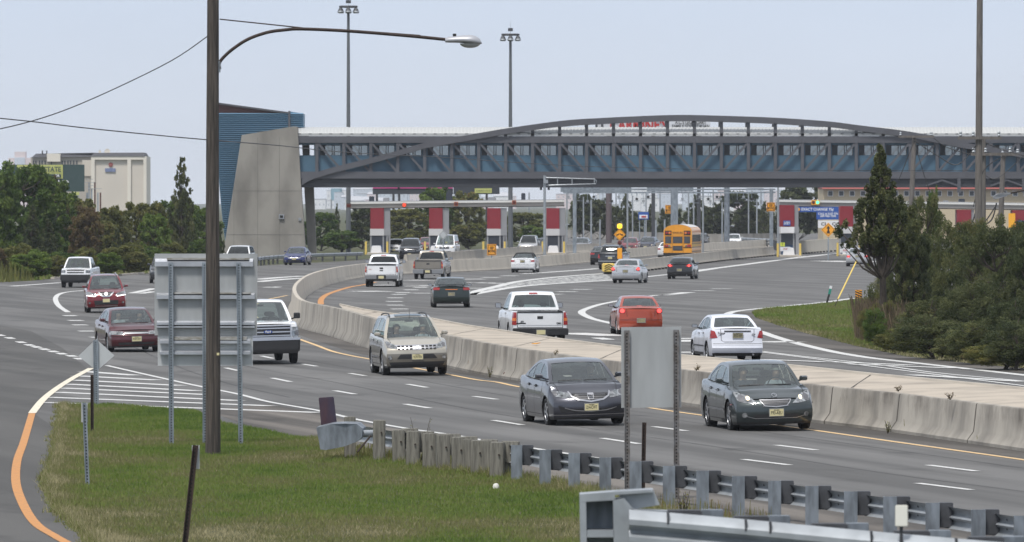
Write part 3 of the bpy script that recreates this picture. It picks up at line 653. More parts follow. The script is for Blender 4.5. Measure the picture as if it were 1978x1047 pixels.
        for i in range(len(rings)-1):
            a = (st[i]+st[i+1])/2
            for k in range(n-1):
                istop = nl-1 <= k < n-nl
                if istop and cab0 < a < cab1: continue
                if istop and bed and a > s.rc[-1][0] and a < L-.12 and nl <= k < n-nl-1: continue
                zm = (rings[i][k][2]+rings[i][k+1][2]+rings[i+1][k][2]+rings[i+1][k+1][2])/4
                lo = zm < s.clr+.04
                mb.use('black_plastic' if lo else (cl if zm < clad else s.pm))
                mb.face([i*n+k, i*n+k+1, (i+1)*n+k+1, (i+1)*n+k])
        for idx, a in ((0, 0), (len(rings)-1, L)):                       # front and rear fascia
            rows = []
            for j in range(nl):
                x, y, z = rings[idx][n-1-j]; rows.append([(s.X(s.smap(a, z, t)), y*t, z) for t in TT])
            for j in range(nl-1):
                zz = rows[j][0][2]; mb.use('black_plastic' if zz < s.clr+.03 else (cl if zz < clad else s.pm))
                mb.grid(rows[j:j+2])
        s.body = mb.build('body', s.root, smooth=32)
        # greenhouse
        g = MB().use(s.pm); gl = []; v0, vw, vb, ve = 0, s.vw, s.vb, s.ve
        A = .90; wsh = [(-A, .035), (A, .035), (A-.02, vw-.045), (-A+.02, vw-.045)]
        B = p.get('bl', .86); blh = [(-B+.03, vb+.05), (B-.03, vb+.05), (B+.02, ve-.09), (-B-.02, ve-.09)]
        holed(g, [(-1, 0), (1, 0), (1, vw), (-1, vw)], [wsh], lambda t, v: s.strip(t, v))
        holed(g, [(-1, vb), (1, vb), (1, ve), (-1, ve)], [blh], lambda t, v: s.strip(t, v))
        g.grid([[s.strip(t, vw+(vb-vw)*i/14) for t in TT] for i in range(15)])
        wins = []
        for a0, a1 in p['splits']:
            up, lo = [], []
            for k in range(25):
                a = (a0+(a1-a0)*k/24)*L; zr = interp(s.rc, a); sl = (interp(s.rc, a+.03)-interp(s.rc, a-.03))/.06
                zt = zr-.05*math.sqrt(1+sl*sl)-.02; zb = s.top(a)+.025
                if zt-zb > .035: up.append((a, zt)); lo.append((a, zb))
            if len(up) > 2: wins.append(lo+up[::-1])
        s.wins = wins
        belt = [(a, s.top(a)-.01) for a in np.linspace(s.rc[0][0], s.rc[-1][0], 24)]
        for sg in (-1, 1): g.grid([[Vector((s.X(a), sg*s.w(a)*.926, s.top(a)-.004)), Vector((s.X(a), sg*s.w(a)*s.p.get('gb', .89)*.995, s.top(a)+.012))] for a in np.linspace(cab0-.12, cab1+.08, 22)])
        for sg in (-1, 1): holed(g, belt + s.rc[::-1][0:], wins, lambda a, z: s.side(a, z, sg), .09)
        s.gh = g.build('cabin_shell', s.root, smooth=28)
        gm = p.get('glass', 'glass'); gr = p.get('rear_glass', gm)
        a = MB().use(gm); patch(a, wsh, lambda t, v: s.strip(t, v, -.006), .12); a.build('windshield', s.root, smooth=40)
        if p.get('roofglass'): pass
        a = MB().use(gr); patch(a, blh, lambda t, v: s.strip(t, v, -.006), .12); a.build('rear_window', s.root, smooth=40)
        for sg in (-1, 1):
            for i, wp in enumerate(wins):
                a = MB().use(gm if i == 0 else gr); patch(a, wp, lambda x, z: s.side(x, z, sg, -.006), .15); a.build('side_window', s.root, smooth=40)
            tr = MB().use('rubber')                                  # dark belt moulding
            tr.grid([[s.side(x, s.top(x)+.002, sg, .006), s.side(x, s.top(x)+.026, sg, .006)] for x in np.linspace(s.rc[0][0]+.12*L*.3, s.rc[-1][0]-.2, 16)])
            tr.build('belt_trim', s.root)
        # underbody, liners
        u = MB().use('under').box(-L/2+.35, L/2-.35, -W*.36, W*.36, s.clr-.01, s.clr+.22)
        u.box(-L/2+.3, L/2-.3, -W*.44, W*.44, s.clr+.03, s.clr+.06)
        for c in ax:
            for sg in (-1, 1):
                yo = s.w(c)*.97*sg; yi = yo-sg*.34
                rows = [[(s.X(c-R0*math.cos(q)), yy, s.wr+R0*math.sin(q)) for q in np.linspace(-.2, math.pi+.2, 14)] for yy in (yo, yi)]
                u.grid(rows); o = len(u.v); u.add(rows[1], [tuple(range(14))])
        for c in ax: u.tube([(s.X(c), -W*.4, s.wr), (s.X(c), W*.4, s.wr)], .05, 6)
        u.tube([(-L/2+.6, -W*.2, .22), (-L/2+.10, -W*.2, .24)], .03, 6)
        u.build('underbody', s.root)
        # interior
        it = MB().use(p.get('trim', 'seat_dark')); zb = s.top(s.rc[0][0]); c0 = s.rc[0][0]+.05; c1 = s.rc[-1][0]-.05
        yi = W/2*.80; fl = s.top(L*.5)-.30
        it.box(s.X(c1), s.X(c0), -yi, yi, fl-.05, fl)
        it.box(s.X(c0+.55), s.X(c0-.02), -yi, yi, fl, zb-.02)
        if not bed: it.box(s.X(c1), s.X(c1-.35), -yi, yi, fl, s.top(c1)-.05)
        it.build('dashboard', s.root, bevel=.03)
        seats = p.get('seats', 'seat_dark'); s.fs = L*p.get('fseat', .39 if (bed and p.get('crew')) else .46); rows = [s.fs] + ([] if (bed and not p.get('crew')) else [s.fs+L*(.12 if bed else .17)])
        zt = s.top(L*.5)
        for i, q in enumerate(rows):
            for sg in (-1, 1):
                y = sg*W*.20; m_ = MB().use(seats)
                m_.add([(s.X(q-.05), y-.22, fl), (s.X(q-.05), y+.22, fl), (s.X(q+.12), y+.19, zt+.10), (s.X(q+.12), y-.19, zt+.10),
                        (s.X(q+.10), y-.23, fl), (s.X(q+.10), y+.23, fl), (s.X(q+.21), y+.19, zt+.09), (s.X(q+.21), y-.19, zt+.09)],
                       [(0,1,2,3), (4,7,6,5), (0,4,5,1), (3,2,6,7), (0,3,7,4), (1,5,6,2)])
                m_.box(s.X(q+.22), s.X(q+.12), y-.12, y+.12, zt+.115, zt+.26)
                m_.build('seat', s.root, bevel=.03)
        sw = MB().use('black_plastic')
        c = Vector((s.X(c0+.72), W*.2, zb-.0)); pts = [c + Vector((math.sin(q)*.06, math.cos(q)*.17, math.sin(q)*.17)) for q in np.linspace(0, 2*math.pi, 17)]
        sw.tube(pts, .014, 6); sw.beam(c, c+Vector((.2, 0, -.1)), .05, .05); sw.build('steering_wheel', s.root, smooth=40)
        mi = MB().use('black_plastic').box(s.X(s.rcp(vw)[0]+.02), s.X(s.rcp(vw)[0]-.02), -.12, .12, s.rcp(vw)[1]-.12, s.rcp(vw)[1]-.06)
        mi.build('rear_view_mirror', s.root)
        # wheels
        tm, rm = wheel_meshes(s.wr, p.get('rim', 'five'))
        for c in ax:
            for sg in (1, -1):
                y = (s.w(c)-.125)*sg; o = link('wheel', tm, s.root, (s.X(c), y, s.wr-.005), 0 if sg > 0 else math.pi); link('rim', rm, o)
        # door mirrors
        mr_ = L*p.get('mir', 0) or s.rc[0][0]+.42; big = p.get('bigmir', 0)
        for sg in (-1, 1):
            m_ = MB().use(p.get('mirmat', s.pm)); z0 = s.top(mr_)+.03; y0 = s.gy(mr_, z0)
            hh, ww = (.22, .22) if big else (.145, .20)
            yo = y0+(.10 if big else .05); X0 = s.X(mr_)
            pr = [(X0-.05, yo, z0+.03), (X0-.05, yo+ww, z0+.03), (X0-.05, yo+ww, z0+hh), (X0-.05, yo+.01, z0+hh), (X0+.09, yo+.04, z0+.05), (X0+.06, yo+ww*.85, z0+.06), (X0+.06, yo+ww*.85, z0+hh-.03), (X0+.09, yo+.05, z0+hh-.03)]
            pr = [(x, y*sg, z) for x, y, z in pr]
            m_.add(pr, [(0,1,2,3), (4,7,6,5), (0,4,5,1), (1,5,6,2), (2,6,7,3), (3,7,4,0)])
            m_.use('black_plastic').beam((X0, (y0-.03)*sg, z0+.01), (X0, (yo+.05)*sg, z0+.06), .07, .04)
            o = m_.build('side_mirror', s.root, bevel=.018, smooth=40)
            q = MB().use('chrome'); q.add([(X0-.0535, (yo+.02)*sg, z0+.045), (X0-.0535, (yo+ww-.02)*sg, z0+.045), (X0-.0535, (yo+ww-.02)*sg, z0+hh-.015), (X0-.0535, (yo+.025)*sg, z0+hh-.015)], [(0,1,2,3)]); q.build('mirror_glass', o)
        # seams, handles, side moulding
        for sg in (-1, 1):
            for f in p['seams']:
                sm = MB().use('seam'); a = f*L; z0 = s.clr+.03; z1 = s.top(a)
                for c in ax:
                    if abs(a-c) < R0+.02: z0 = s.wr+math.sqrt(max(0, (R0+.02)**2-(a-c)**2))+.01
                sm.grid([[s.sidel(a-.007, z, sg, .003), s.sidel(a+.007, z, sg, .003)] for z in np.linspace(z0, z1-.005, 9)]); sm.build('door_seam', s.root)
            sm = MB().use('seam'); sm.grid([[s.sidel(x, s.clr+.08, sg, .003), s.sidel(x, s.clr+.092, sg, .003)] for x in np.linspace(ax[0]+R0+.03, ax[1]-R0-.03, 12)]); sm.build('sill_seam', s.root)
        hx = s.rc[0][0]
        for sg in (-1, 1):                                           # hood shut line
            sm = MB().use('seam'); sm.grid([[Vector((s.X(s.smap(x, s.top(x), .84)), sg*s.w(x)*.925*.84, s.top(x)+s.crown*.30+.004)), Vector((s.X(s.smap(x, s.top(x), .84)), sg*(s.w(x)*.925*.84+.010), s.top(x)+s.crown*.30+.0035))] for x in np.linspace(.12, hx, 12)]); sm.build('hood_seam', s.root)
        for sg in (-1, 1):
            for f in p['seams'][1:3]:
                a = f*L-.14; z = s.top(a)-.11
                if s.kind == 'pickup' and f == p['seams'][2]: continue
                h = MB().use(p.get('hmat', s.pm)); q = s.sidel(a, z, sg, .025); h.box(q.x-.09, q.x+.09, q.y-.012, q.y+.012, q.z-.014, q.z+.014)
                h.use('seam'); q = s.sidel(a, z, sg, .004); h.box(q.x-.06, q.x+.06, q.y-.003, q.y+.003, q.z-.035, q.z+.03); h.build('door_handle', s.root)
            if p.get('mould'):
                md = MB().use(p['mould']); z = s.clr+.27
                md.grid([[s.sidel(x, z, sg, .012), s.sidel(x, z+.045, sg, .012)] for x in np.linspace(ax[0]+R0+.05, ax[1]-R0-.05, 12)]); md.build('side_moulding', s.root)
        if p.get('wipers', 1):
            wp = MB().use('black_plastic')
            for t0, t1 in ((-.75, -.05), (.0, .72)):
                wp.tube([s.strip(t0, .05, .02), s.strip((t0+t1)/2, .07, .02), s.strip(t1, .06, .02)], .010, 5)
            wp.build('wiper', s.root)
        if p.get('rails'):
            for sg in (-1, 1):
                rl = MB().use(p['rails']); pts = [s.strip(sg*.86, vw+.05+(vb-vw-.1)*k/8, .05 if 0 < k < 8 else 0) for k in range(9)]
                rl.tube(pts, .022, 6); rl.build('roof_rail', s.root, smooth=50)
        if bed:
            b0 = s.X(s.rc[-1][0]+.03); b1 = -L/2+.16; zt = s.top(L*.8)
            bb = MB().use('under').box(b1, b0, -W*.4, W*.4, zt-.5, zt-.46)
            bb.use(s.pm).box(b0-.03, b0, -W*.42, W*.42, zt-.5, zt-.01); bb.build('cargo_bed', s.root)
    # surface details, polygons in metres on the front ('f') or rear ('r') face
    def det(s, name, end, poly, m, mirror=False, off=.008, step=.05, children=None, parent=None):
        outs = []
        for sg in ((1, -1) if mirror else (1,)):
            mb = MB().use(m); patch(mb, poly, lambda y, z: s.endp(y*sg, z, off, end), step)
            o = mb.build(name, parent or s.root, smooth=45); outs.append(o)
        return outs
    def stripe(s, name, end, pts, wd, m, mirror=False, off=.016, parent=None, full=False):
        out = []
        for sg in ((1, -1) if mirror else (1,)):
            mb = MB().use(m); pl = dens(pts, .05, False); rows = []
            for i, q in enumerate(pl):
                a = pl[max(0, i-1)]; b = pl[min(len(pl)-1, i+1)]; dx, dz = b[0]-a[0], b[1]-a[1]; n = math.hypot(dx, dz); nx, nz = -dz/n*wd/2, dx/n*wd/2
                rows.append([s.endp((q[0]+nx)*sg, q[1]+nz, off, end), s.endp((q[0]-nx)*sg, q[1]-nz, off, end)])
            mb.grid(rows); out.append(mb.build(name, parent or s.root, smooth=45))
        return out
    def blob(s, name, end, y, z, r, m, mirror=False, off=.014, rz=None, parent=None):
        poly = [(y+r*math.cos(q), z+(rz or r)*math.sin(q)) for q in np.linspace(0, 2*math.pi, 15)[:-1]]
        return s.det(name, end, poly, m, mirror, off, .03, parent=parent)
    def plate(s, end, z, txt=None, y=0, m='plate_base'):
        q = s.endp(y, z, .02, end); q2 = min(s.endp(y, z-.07, .02, end).x, q.x) if end == 'r' else max(s.endp(y, z-.07, .02, end).x, s.endp(y, z+.07, .02, end).x, q.x)
        if end == 'r': q2 = min(q2, s.endp(y, z+.07, .02, end).x)
        sg = 1 if end == 'f' else -1; x = q2
        mb = MB().use('plate_frame').box(x-.012, x+.006, y-.165, y+.165, z-.088, z+.088); mb.use(m).box(min(x, x+sg*.012), max(x, x+sg*.012), y-.15, y+.15, z-.073, z+.073)
        o = mb.build('license_plate', s.root)
        if txt:
            rot = Matrix(((0, 0, 1), (1, 0, 0), (0, 1, 0))).to_4x4() if end == 'f' else Matrix(((0, 0, -1), (-1, 0, 0), (0, 1, 0))).to_4x4()
            put_text(txt, .10, 'plate_ink', o, (x+sg*.015, y, z-.005), rot, bold=.0, fitw=.245)
            put_text('NEW JERSEY', .028, 'plate_ink', o, (x+sg*.015, y, z+.055), rot, fitw=.12)
        return o
    def put_logo(s, txt, end, y, z, size, m, off=.03, fitw=None):
        sg = 1 if end == 'f' else -1; q = s.endp(y, z, off, end)
        rot = Matrix(((0, 0, 1), (1, 0, 0), (0, 1, 0))).to_4x4() if end == 'f' else Matrix(((0, 0, -1), (-1, 0, 0), (0, 1, 0))).to_4x4()
        return put_text(txt, size, m, s.root, q, rot, name='badge', bold=size*.02, fitw=fitw, depth=.004)
    def place(s, px, py, rel, view, roll=0.0):
        g = G(px, py); al = math.atan2(g.x, g.y)
        if view == 'front': phi = math.atan2(-math.cos(al), -math.sin(al)) + R(rel); xl = s.L/2-s.fo
        else: phi = math.atan2(math.cos(al), math.sin(al)) - R(rel); xl = s.L/2-(s.fo+s.wb)
        f = Vector((math.cos(phi), math.sin(phi), 0)); o = g - f*xl
        s.root.location = (o.x, o.y, .006)
        s.root.rotation_euler = (R(roll if view == 'front' else -roll), 0, phi)
        s.phi = phi
        return s
    def label(s, label, cat, group=None): tag(s.root, label, cat, group); return s
    # standard faces
    def front_std(s, hl=None, gr=None, lo=None, pz=.42, fog=None, chrome=None, plate=True, lit=None, txt=None, grm='black_plastic', bars=3):
        H, w = s.H, s.W/2
        hl = hl or [(w*.96, H*.50), (w*.62, H*.45), (w*.60, H*.40), (w*.93, H*.40)]
        for o, sg in zip(s.det('headlight', 'f', hl, 'lamp_lens', True), (1, -1)):
            cy = sum(q[0] for q in hl)/len(hl)*sg; cz = sum(q[1] for q in hl)/len(hl)
            hh = max(q[1] for q in hl)-min(q[1] for q in hl)
            for dy, rr in ((.06, .30), (-.07, .17 if lit else .27)):
                mb = MB().use('lamp_lit' if lit and dy < 0 else ('rim_dark' if dy > 0 else 'lens_clear'))
                y = cy+dy*sg; r = hh*rr*.9; pl = [(y+r*math.cos(q), cz+r*math.sin(q)) for q in np.linspace(0, 2*math.pi, 11)[:-1]]
                patch(mb, pl, lambda a, b: s.endp(a, b, .014, 'f'), .03); mb.build('bulb', o)
        gr = gr or [(w*.5, H*.46), (-w*.5, H*.46), (-w*.45, H*.37), (w*.45, H*.37)]
        g = s.det('grille', 'f', gr, grm)[0]
        y1 = max(q[0] for q in gr)
        for k in range(bars):
            us = []; z0 = min(q[1] for q in gr); z1 = max(q[1] for q in gr); z = z0+(z1-z0)*(k+.7)/(bars+.4)
            s.stripe('bar', 'f', [(-y1*.82, z), (y1*.82, z)], .014, 'rim_dark', off=.014, parent=g)
        if chrome: s.stripe('grille_surround', 'f', gr+[gr[0]], .016, 'chrome')
        lo = lo or [(w*.62, H*.25), (-w*.62, H*.25), (-w*.66, H*.18), (w*.66, H*.18)]
        s.det('air_intake', 'f', lo, 'black_plastic')
        if fog: s.blob('fog_lamp', 'f', fog[0], fog[1], fog[2] if len(fog) > 2 else .05, 'lamp_lens', True)
        if plate: s.plate('f', pz, txt)
        return s
# ----------------------------------------------------------------- every vehicle in the photograph
NEAR = 1.5
# 1 dark green saloon, front right
c = Car('sedan', 'sedan', 4.85, 1.81, 1.455, 2.72, .97, .33, paint('dark_green_grey', (.040, .052, .055), .5, .3), seats='seat_tan', trim='seat_grey', rim='five', hmat='chrome', mould='chrome', clr=.17)
c.front_std(hl=[(.87,.80),(.82,.85),(.76,.845),(.62,.79),(.50,.71),(.40,.63),(.367,.595),(.55,.605),(.74,.645),(.85,.72)], gr=[(.345,.685),(-.345,.685),(-.30,.62),(-.24,.555),(0,.53),(.24,.555),(.30,.62)],
    lo=[(.50,.37),(-.50,.37),(-.46,.27),(.46,.27)], pz=.405, fog=(.67,.36,.055), chrome=True, lit=True, txt='F93-AEU', bars=5)
c.stripe('badge', 'f', [(.055*math.cos(q), .765+.034*math.sin(q)) for q in np.linspace(0, 6.28, 13)]+[(.055,.765),(.01,.755),(.01,.78)], .010, 'chrome'); c.stripe('lower_trim', 'f', [(-.62,.33),(-.45,.285),(.45,.285),(.62,.33)], .012, 'chrome')
c.det('side_marker', 'f', [(.915,.60),(1.0,.60),(1.0,.575),(.915,.575)], 'red_lens', True, .012)
c.place(1485, 830.8, 10.5, 'front', NEAR).label('green-grey saloon with lit cream headlamps, driving right of the blank two-post sign', 'car'); LEX = c
# 2 grey saloon
c = Car('sedan', 'sedan', 4.55, 1.755, 1.435, 2.67, .93, .315, paint('grey', (.062, .064, .080), .6, .3), rim='five', clr=.17, seats='seat_grey',
    top=[(0,.46),(.02,.51),(.07,.57),(.14,.62),(.2,.655),(.25,.675),(.5,.685),(.7,.70),(.85,.725),(.93,.735),(.985,.71),(1,.68)],
    roof=[(.20,.665),(.27,.78),(.34,.89),(.39,.95),(.46,.99),(.55,1.0),(.62,.985),(.69,.93),(.75,.86),(.81,.79),(.855,.735)])
c.front_std(hl=[(.90,.80),(.84,.815),(.73,.775),(.60,.755),(.46,.73),(.435,.615),(.6,.635),(.75,.665),(.86,.72)], gr=[(.41,.72),(-.41,.72),(-.36,.66),(-.26,.605),(0,.57),(.26,.605),(.36,.66)],
    lo=[(.72,.47),(.5,.39),(-.5,.39),(-.72,.47),(-.66,.31),(.66,.31)], pz=.42, txt='Z14-CWT', bars=3)
c.stripe('grille_chrome', 'f', [(.47,.755),(.42,.67),(.28,.59),(0,.548),(-.28,.59),(-.42,.67),(-.47,.755)], .035, 'chrome')
c.stripe('lower_trim', 'f', [(.58,.41),(.46,.375),(.34,.35),(0,.325),(-.34,.35),(-.46,.375),(-.58,.41)], .018, 'chrome')
b_ = c.put_logo('H', 'f', 0, .645, .10, 'chrome', .05)
c.stripe('badge_ring', 'f', [(.065,.70),(.055,.60),(-.055,.60),(-.065,.70),(.065,.70)], .014, 'chrome', off=.03)
c.stripe('splitter', 'f', [(.80,.255),(-.80,.255)], .012, 'chrome')
c.place(1128, 820.8, 11, 'front', NEAR).label('grey saloon with a U-shaped chrome grille bar, driving left of the blank two-post sign', 'car'); CIV = c
# 3 beige crossover
c = Car('suv', 'crossover', 4.77, 1.88, 1.69, 2.825, .95, .375, paint('champagne', (.42, .39, .33), .35, .3), seats='seat_dark', rim='five', clad=.56, cladmat=paint('bronze', (.17, .155, .13), .3, .35), rails='black_plastic', clr=.25,
    top=[(0,.47),(.02,.52),(.08,.57),(.15,.605),(.21,.63),(.5,.64),(.8,.67),(.96,.68),(1,.66)], hmat='chrome', mould='chrome')
c.front_std(hl=[(.93,.86),(.86,.98),(.80,.995),(.66,.90),(.55,.82),(.50,.765),(.70,.79),(.86,.82)], gr=[(.66,.89),(.3,.88),(0,.885),(-.3,.88),(-.66,.89),(-.50,.77),(0,.745),(.50,.77)], grm='chrome',
    lo=[(.47,.62),(-.47,.62),(-.58,.49),(.58,.49)], pz=.545, fog=(.77,.53,.06), txt='VLW-97A', bars=0)
for k in range(4):
    for z in (.855, .795):
        c.det('grille_slot', 'f', [(.13+k*.115,z),(.21+k*.115,z),(.21+k*.115,z-.032),(.13+k*.115,z-.032)], 'seam', True, .016)
c.blob('badge', 'f', 0, .82, .055, 'alloy', off=.02); c.det('lower_valance', 'f', [(.80,.40),(-.80,.40),(-.72,.25),(.72,.25)], 'black_plastic')
m_ = MB().use('glass_dark'); m_.grid([[c.strip(t, v, .012) for t in np.linspace(-.62,.62,9)] for v in np.linspace(c.vw+.06, c.vw+.62, 5)]); m_.build('sunroof', c.root, smooth=40)
m_ = MB().use('black_plastic').tube([c.strip(.05, c.vw-.02), c.strip(.05, c.vw-.02)+Vector((-.12,0,.22))], .008, 5); m_.build('antenna', c.root)
c.place(800, 724.7, 6.6, 'front', NEAR).label('beige two-tone crossover with black roof rails, beside the concrete median', 'car'); MUR = c
# 4 white crew pickup seen past the big sign
WH = paint('white', (.74, .75, .77), 0, .3); SIL = paint('silver', (.50, .51, .53), .5, .3); BLK = paint('black', (.010, .010, .012), 0, .2)
c = Car('pickup', 'pickup_truck', 5.9, 2.01, 1.93, 3.68, .96, .40, WH, crew=1, bigmir=1, mirmat='black_plastic', seats='seat_grey', rim='five', clr=.34, top=[(0,.625),(.015,.64),(.06,.655),(.13,.66),(.2,.665),(.4,.67),(.56,.675),(.62,.68),(1,.68)], nose=[(.12,-.06),(.22,0),(.38,0),(.5,-.02),(.64,-.06)])
c.front_std(hl=[(.97,1.13),(.745,1.13),(.745,.84),(.79,.79),(.97,.84)], gr=[(.70,1.17),(-.70,1.17),(-.70,.82),(.70,.82)], lo=[(.62,.64),(-.62,.64),(-.62,.52),(.62,.52)], pz=.60, fog=(.80,.61,.075), bars=0, plate=False)
for z in (1.10, .985, .875): c.stripe('grille_bar', 'f', [(-.68,z),(.68,z)], .036, 'chrome', off=.03)
c.stripe('grille_surround', 'f', [(.70,1.18),(-.70,1.18),(-.70,.82),(.70,.82),(.70,1.18)], .035, 'chrome', off=.034)
mb_ = c.det('front_bumper', 'f', [(.99,.76),(-.99,.76),(-.99,.40),(-.8,.34),(.8,.34),(.99,.40)], 'black_plastic', off=.05); c.stripe('bumper_trim', 'f', [(-.98,.765),(.98,.765)], .07, 'chrome', off=.06)
mat('oval_blue', (.02, .05, .2), .3, coat=1); c.blob('badge', 'f', 0, .995, .14, 'oval_blue', off=.045, rz=.055)
c.put_logo('Ford', 'f', 0, .995, .085, 'white_text', .052)
c.place(512, 703, 7, 'front', NEAR).label('white pickup truck with a large chrome grille, coming out from behind the large sign back', 'pickup truck')
# 5 maroon saloon
c = Car('sedan', 'sedan', 4.83, 1.765, 1.43, 2.72, .99, .31, paint('maroon', (.075, .010, .016), .3, .3), seats='seat_grey', clr=.18, mould='paint_maroon' if 'paint_maroon' in M else 'black_plastic', rim='multi',
    top=[(0,.50),(.02,.54),(.07,.575),(.15,.61),(.22,.635),(.285,.66),(.5,.675),(.7,.695),(.85,.715),(.93,.72),(.985,.70),(1,.675)])
c.front_std(hl=[(.86,.72),(.42,.69),(.40,.585),(.83,.60)], gr=[(.39,.70),(-.39,.70),(-.38,.62),(.38,.62)], lo=[(.6,.33),(-.6,.33),(-.58,.26),(.58,.26)], pz=.44, bars=0, txt='PXP-25P')
c.stripe('chrome_bar', 'f', [(-.40,.635),(.40,.635)], .045, 'chrome'); c.stripe('bumper_crease', 'f', [(-.86,.545),(.86,.545)], .014, 'seam')
c.place(257.5, 679.5, 7.3, 'front', NEAR).label('maroon saloon with a plain chrome bar between its headlamps, half behind the large sign back', 'car'); CUT = c
# 6 red crossover
c = Car('suv', 'crossover', 4.63, 1.84, 1.70, 2.70, .93, .36, paint('red', (.17, .009, .016), .3, .3), seats='seat_dark', rails='alloy', clr=.22, rim='five')
c.front_std(hl=[(.88,.98),(.60,.90),(.46,.86),(.42,.78),(.5,.74),(.84,.80)], gr=[(.34,.93),(-.34,.93),(-.20,.72),(.20,.72)], lo=[(.55,.56),(-.55,.56),(-.52,.37),(.52,.37)], pz=.555, fog=(.74,.46,.05), bars=2)
c.stripe('v_chrome', 'f', [(.34,.92),(.14,.735),(-.14,.735),(-.34,.92)], .05, 'chrome'); c.blob('badge', 'f', 0, .84, .07, 'chrome', off=.03)
for o in c.stripe('running_light', 'f', [(.84,.80),(.50,.745),(.44,.80)], .035, 'lamp_day', True): pass
c.stripe('lower_trim', 'f', [(-.5,.31),(.5,.31)], .03, 'chrome')
c.place(205, 604, 1.5, 'front', NEAR).label('red crossover with bright running lights and a V-shaped chrome grille', 'car')
# 7 white sport truck
c = Car('pickup', 'pickup_truck', 5.2, 1.82, 1.76, 3.19, .86, .37, WH, crew=1, mirmat='black_plastic', clad=.50, cladmat='black_plastic', clr=.30, top=[(0,.60),(.015,.615),(.06,.63),(.13,.635),(.2,.64),(.4,.645),(.56,.655),(.62,.665),(1,.665)], nose=[(.12,-.06),(.22,0),(.38,0),(.5,-.02),(.6,-.06)], seats='seat_grey', rim='five')
c.front_std(hl=[(.88,1.02),(.58,1.02),(.60,.85),(.88,.87)], gr=[(.52,1.03),(-.52,1.03),(-.48,.84),(.48,.84)], lo=[(.6,.50),(-.6,.50),(-.6,.40),(.6,.40)], pz=.62, bars=1)
c.stripe('grille_frame', 'f', [(.52,.935),(-.52,.935)], .05, 'paint_white'); c.det('front_bumper', 'f', [(.92,.76),(-.92,.76),(-.90,.42),(.90,.42)], 'black_plastic', off=.05); c.plate('f', .64)
c.place(149, 555.5, -7, 'front').label('white truck with a black front bumper, farthest of the cars by the left verge', 'pickup truck')
# 8 dark car peeping out left of the sign
DK = paint('charcoal', (.03, .032, .036), .3, .3)
c = Car('suv', 'crossover', 4.6, 1.82, 1.66, 2.7, .93, .35, DK); c.front_std(); c.place(317, 547, 0, 'front').label('dark car hidden behind the large sign back, only one edge and wheel showing', 'car')
# 9 white truck, roof showing above the sign
c = Car('suv', 'large_suv', 5.3, 2.0, 1.88, 3.2, .95, .38, WH, glass='glass_dark'); c.front_std(); c.place(459, 526, -6, 'front').label('white sport utility seen only by its roof above the large sign back', 'car')
# 10 blue saloon
BLU = paint('blue', (.018, .028, .13), .4, .25)
c = Car('sedan', 'sedan', 4.53, 1.775, 1.43, 2.70, .90, .32, BLU); c.front_std(hl=[(.88,.78),(.7,.75),(.50,.68),(.5,.62),(.82,.66)], gr=[(.5,.60),(-.5,.60),(-.40,.53),(.40,.53)], lo=[(.55,.42),(-.55,.42),(-.45,.28),(.45,.28)], chrome=True, pz=.52, fog=(.7,.36))
c.place(570.7, 512.2, -7.5, 'front').label('dark blue saloon in front of the guardrail at the concrete pylon', 'car')
# ------------------------------------------------ seen from behind, far carriageway
def tail_pickup(c, tz, bz, lz, lw, bumper, plz, bumpm='chrome', lettering=True):
    w = c.W/2
    for o in c.det('taillight', 'r', [(w*.99,lz[1]),(w*.99-lw,lz[1]),(w*.99-lw,lz[0]),(w*.99,lz[0])], 'red_lens', True, .012):
        pass
    c.det('amber_lamp', 'r', [(w*.985,lz[0]+(lz[1]-lz[0])*.55),(w*.99-lw+.01,lz[0]+(lz[1]-lz[0])*.55),(w*.99-lw+.01,lz[0]+(lz[1]-lz[0])*.32),(w*.985,lz[0]+(lz[1]-lz[0])*.32)], 'amber_lens', True, .018)
    yy = w*.99-lw-.025
    c.stripe('tailgate_gap', 'r', [(yy,bz),(yy,tz-.02),], .018, 'seam', True, .008); c.stripe('tailgate_gap', 'r', [(-yy,bz),(yy,bz)], .018, 'seam', off=.008)
    c.det('tailgate_panel', 'r', [(yy-.07,tz-.10),(-yy+.07,tz-.10),(-yy+.07,bz+.08),(yy-.07,bz+.08)], c.pm, off=.010)
    c.stripe('tailgate_cap', 'r', [(-yy,tz-.025),(yy,tz-.025)], .06, 'black_plastic', off=.012)
    c.det('tailgate_handle', 'r', [(.10,tz-.17),(-.10,tz-.17),(-.10,tz-.27),(.10,tz-.27)], 'black_plastic', off=.016)
    b = MB().use(bumpm); xb = -c.L/2
    b.prism([(xb-.10,0,bumper[0]),(xb-.12,0,bumper[1]-.02),(xb-.06,0,bumper[1]),(xb+.14,0,bumper[1]),(xb+.14,0,bumper[0])], (0,-w*.97,0), (0,w*.97,0)); o = b.build('rear_bumper', c.root, bevel=.02, smooth=40)
    b = MB().use('black_plastic').box(xb-.13, xb-.115, -.28, .28, bumper[0]+.01, bumper[1]-.02); b.build('step_pad', o)
    p = MB().use('plate_frame').box(xb-.145, xb-.131, -.165, .165, plz-.09, plz+.09); p.use('plate_base').box(xb-.152, xb-.145, -.15, .15, plz-.075, plz+.075); p.build('license_plate', c.root)
    q = MB().use('red_lens'); q.grid([[c.strip(t, v, .012) for t in (-.2,-.1,0,.1,.2)] for v in (c.vb-.03, c.vb+.025)]); q.build('brake_light', c.root)
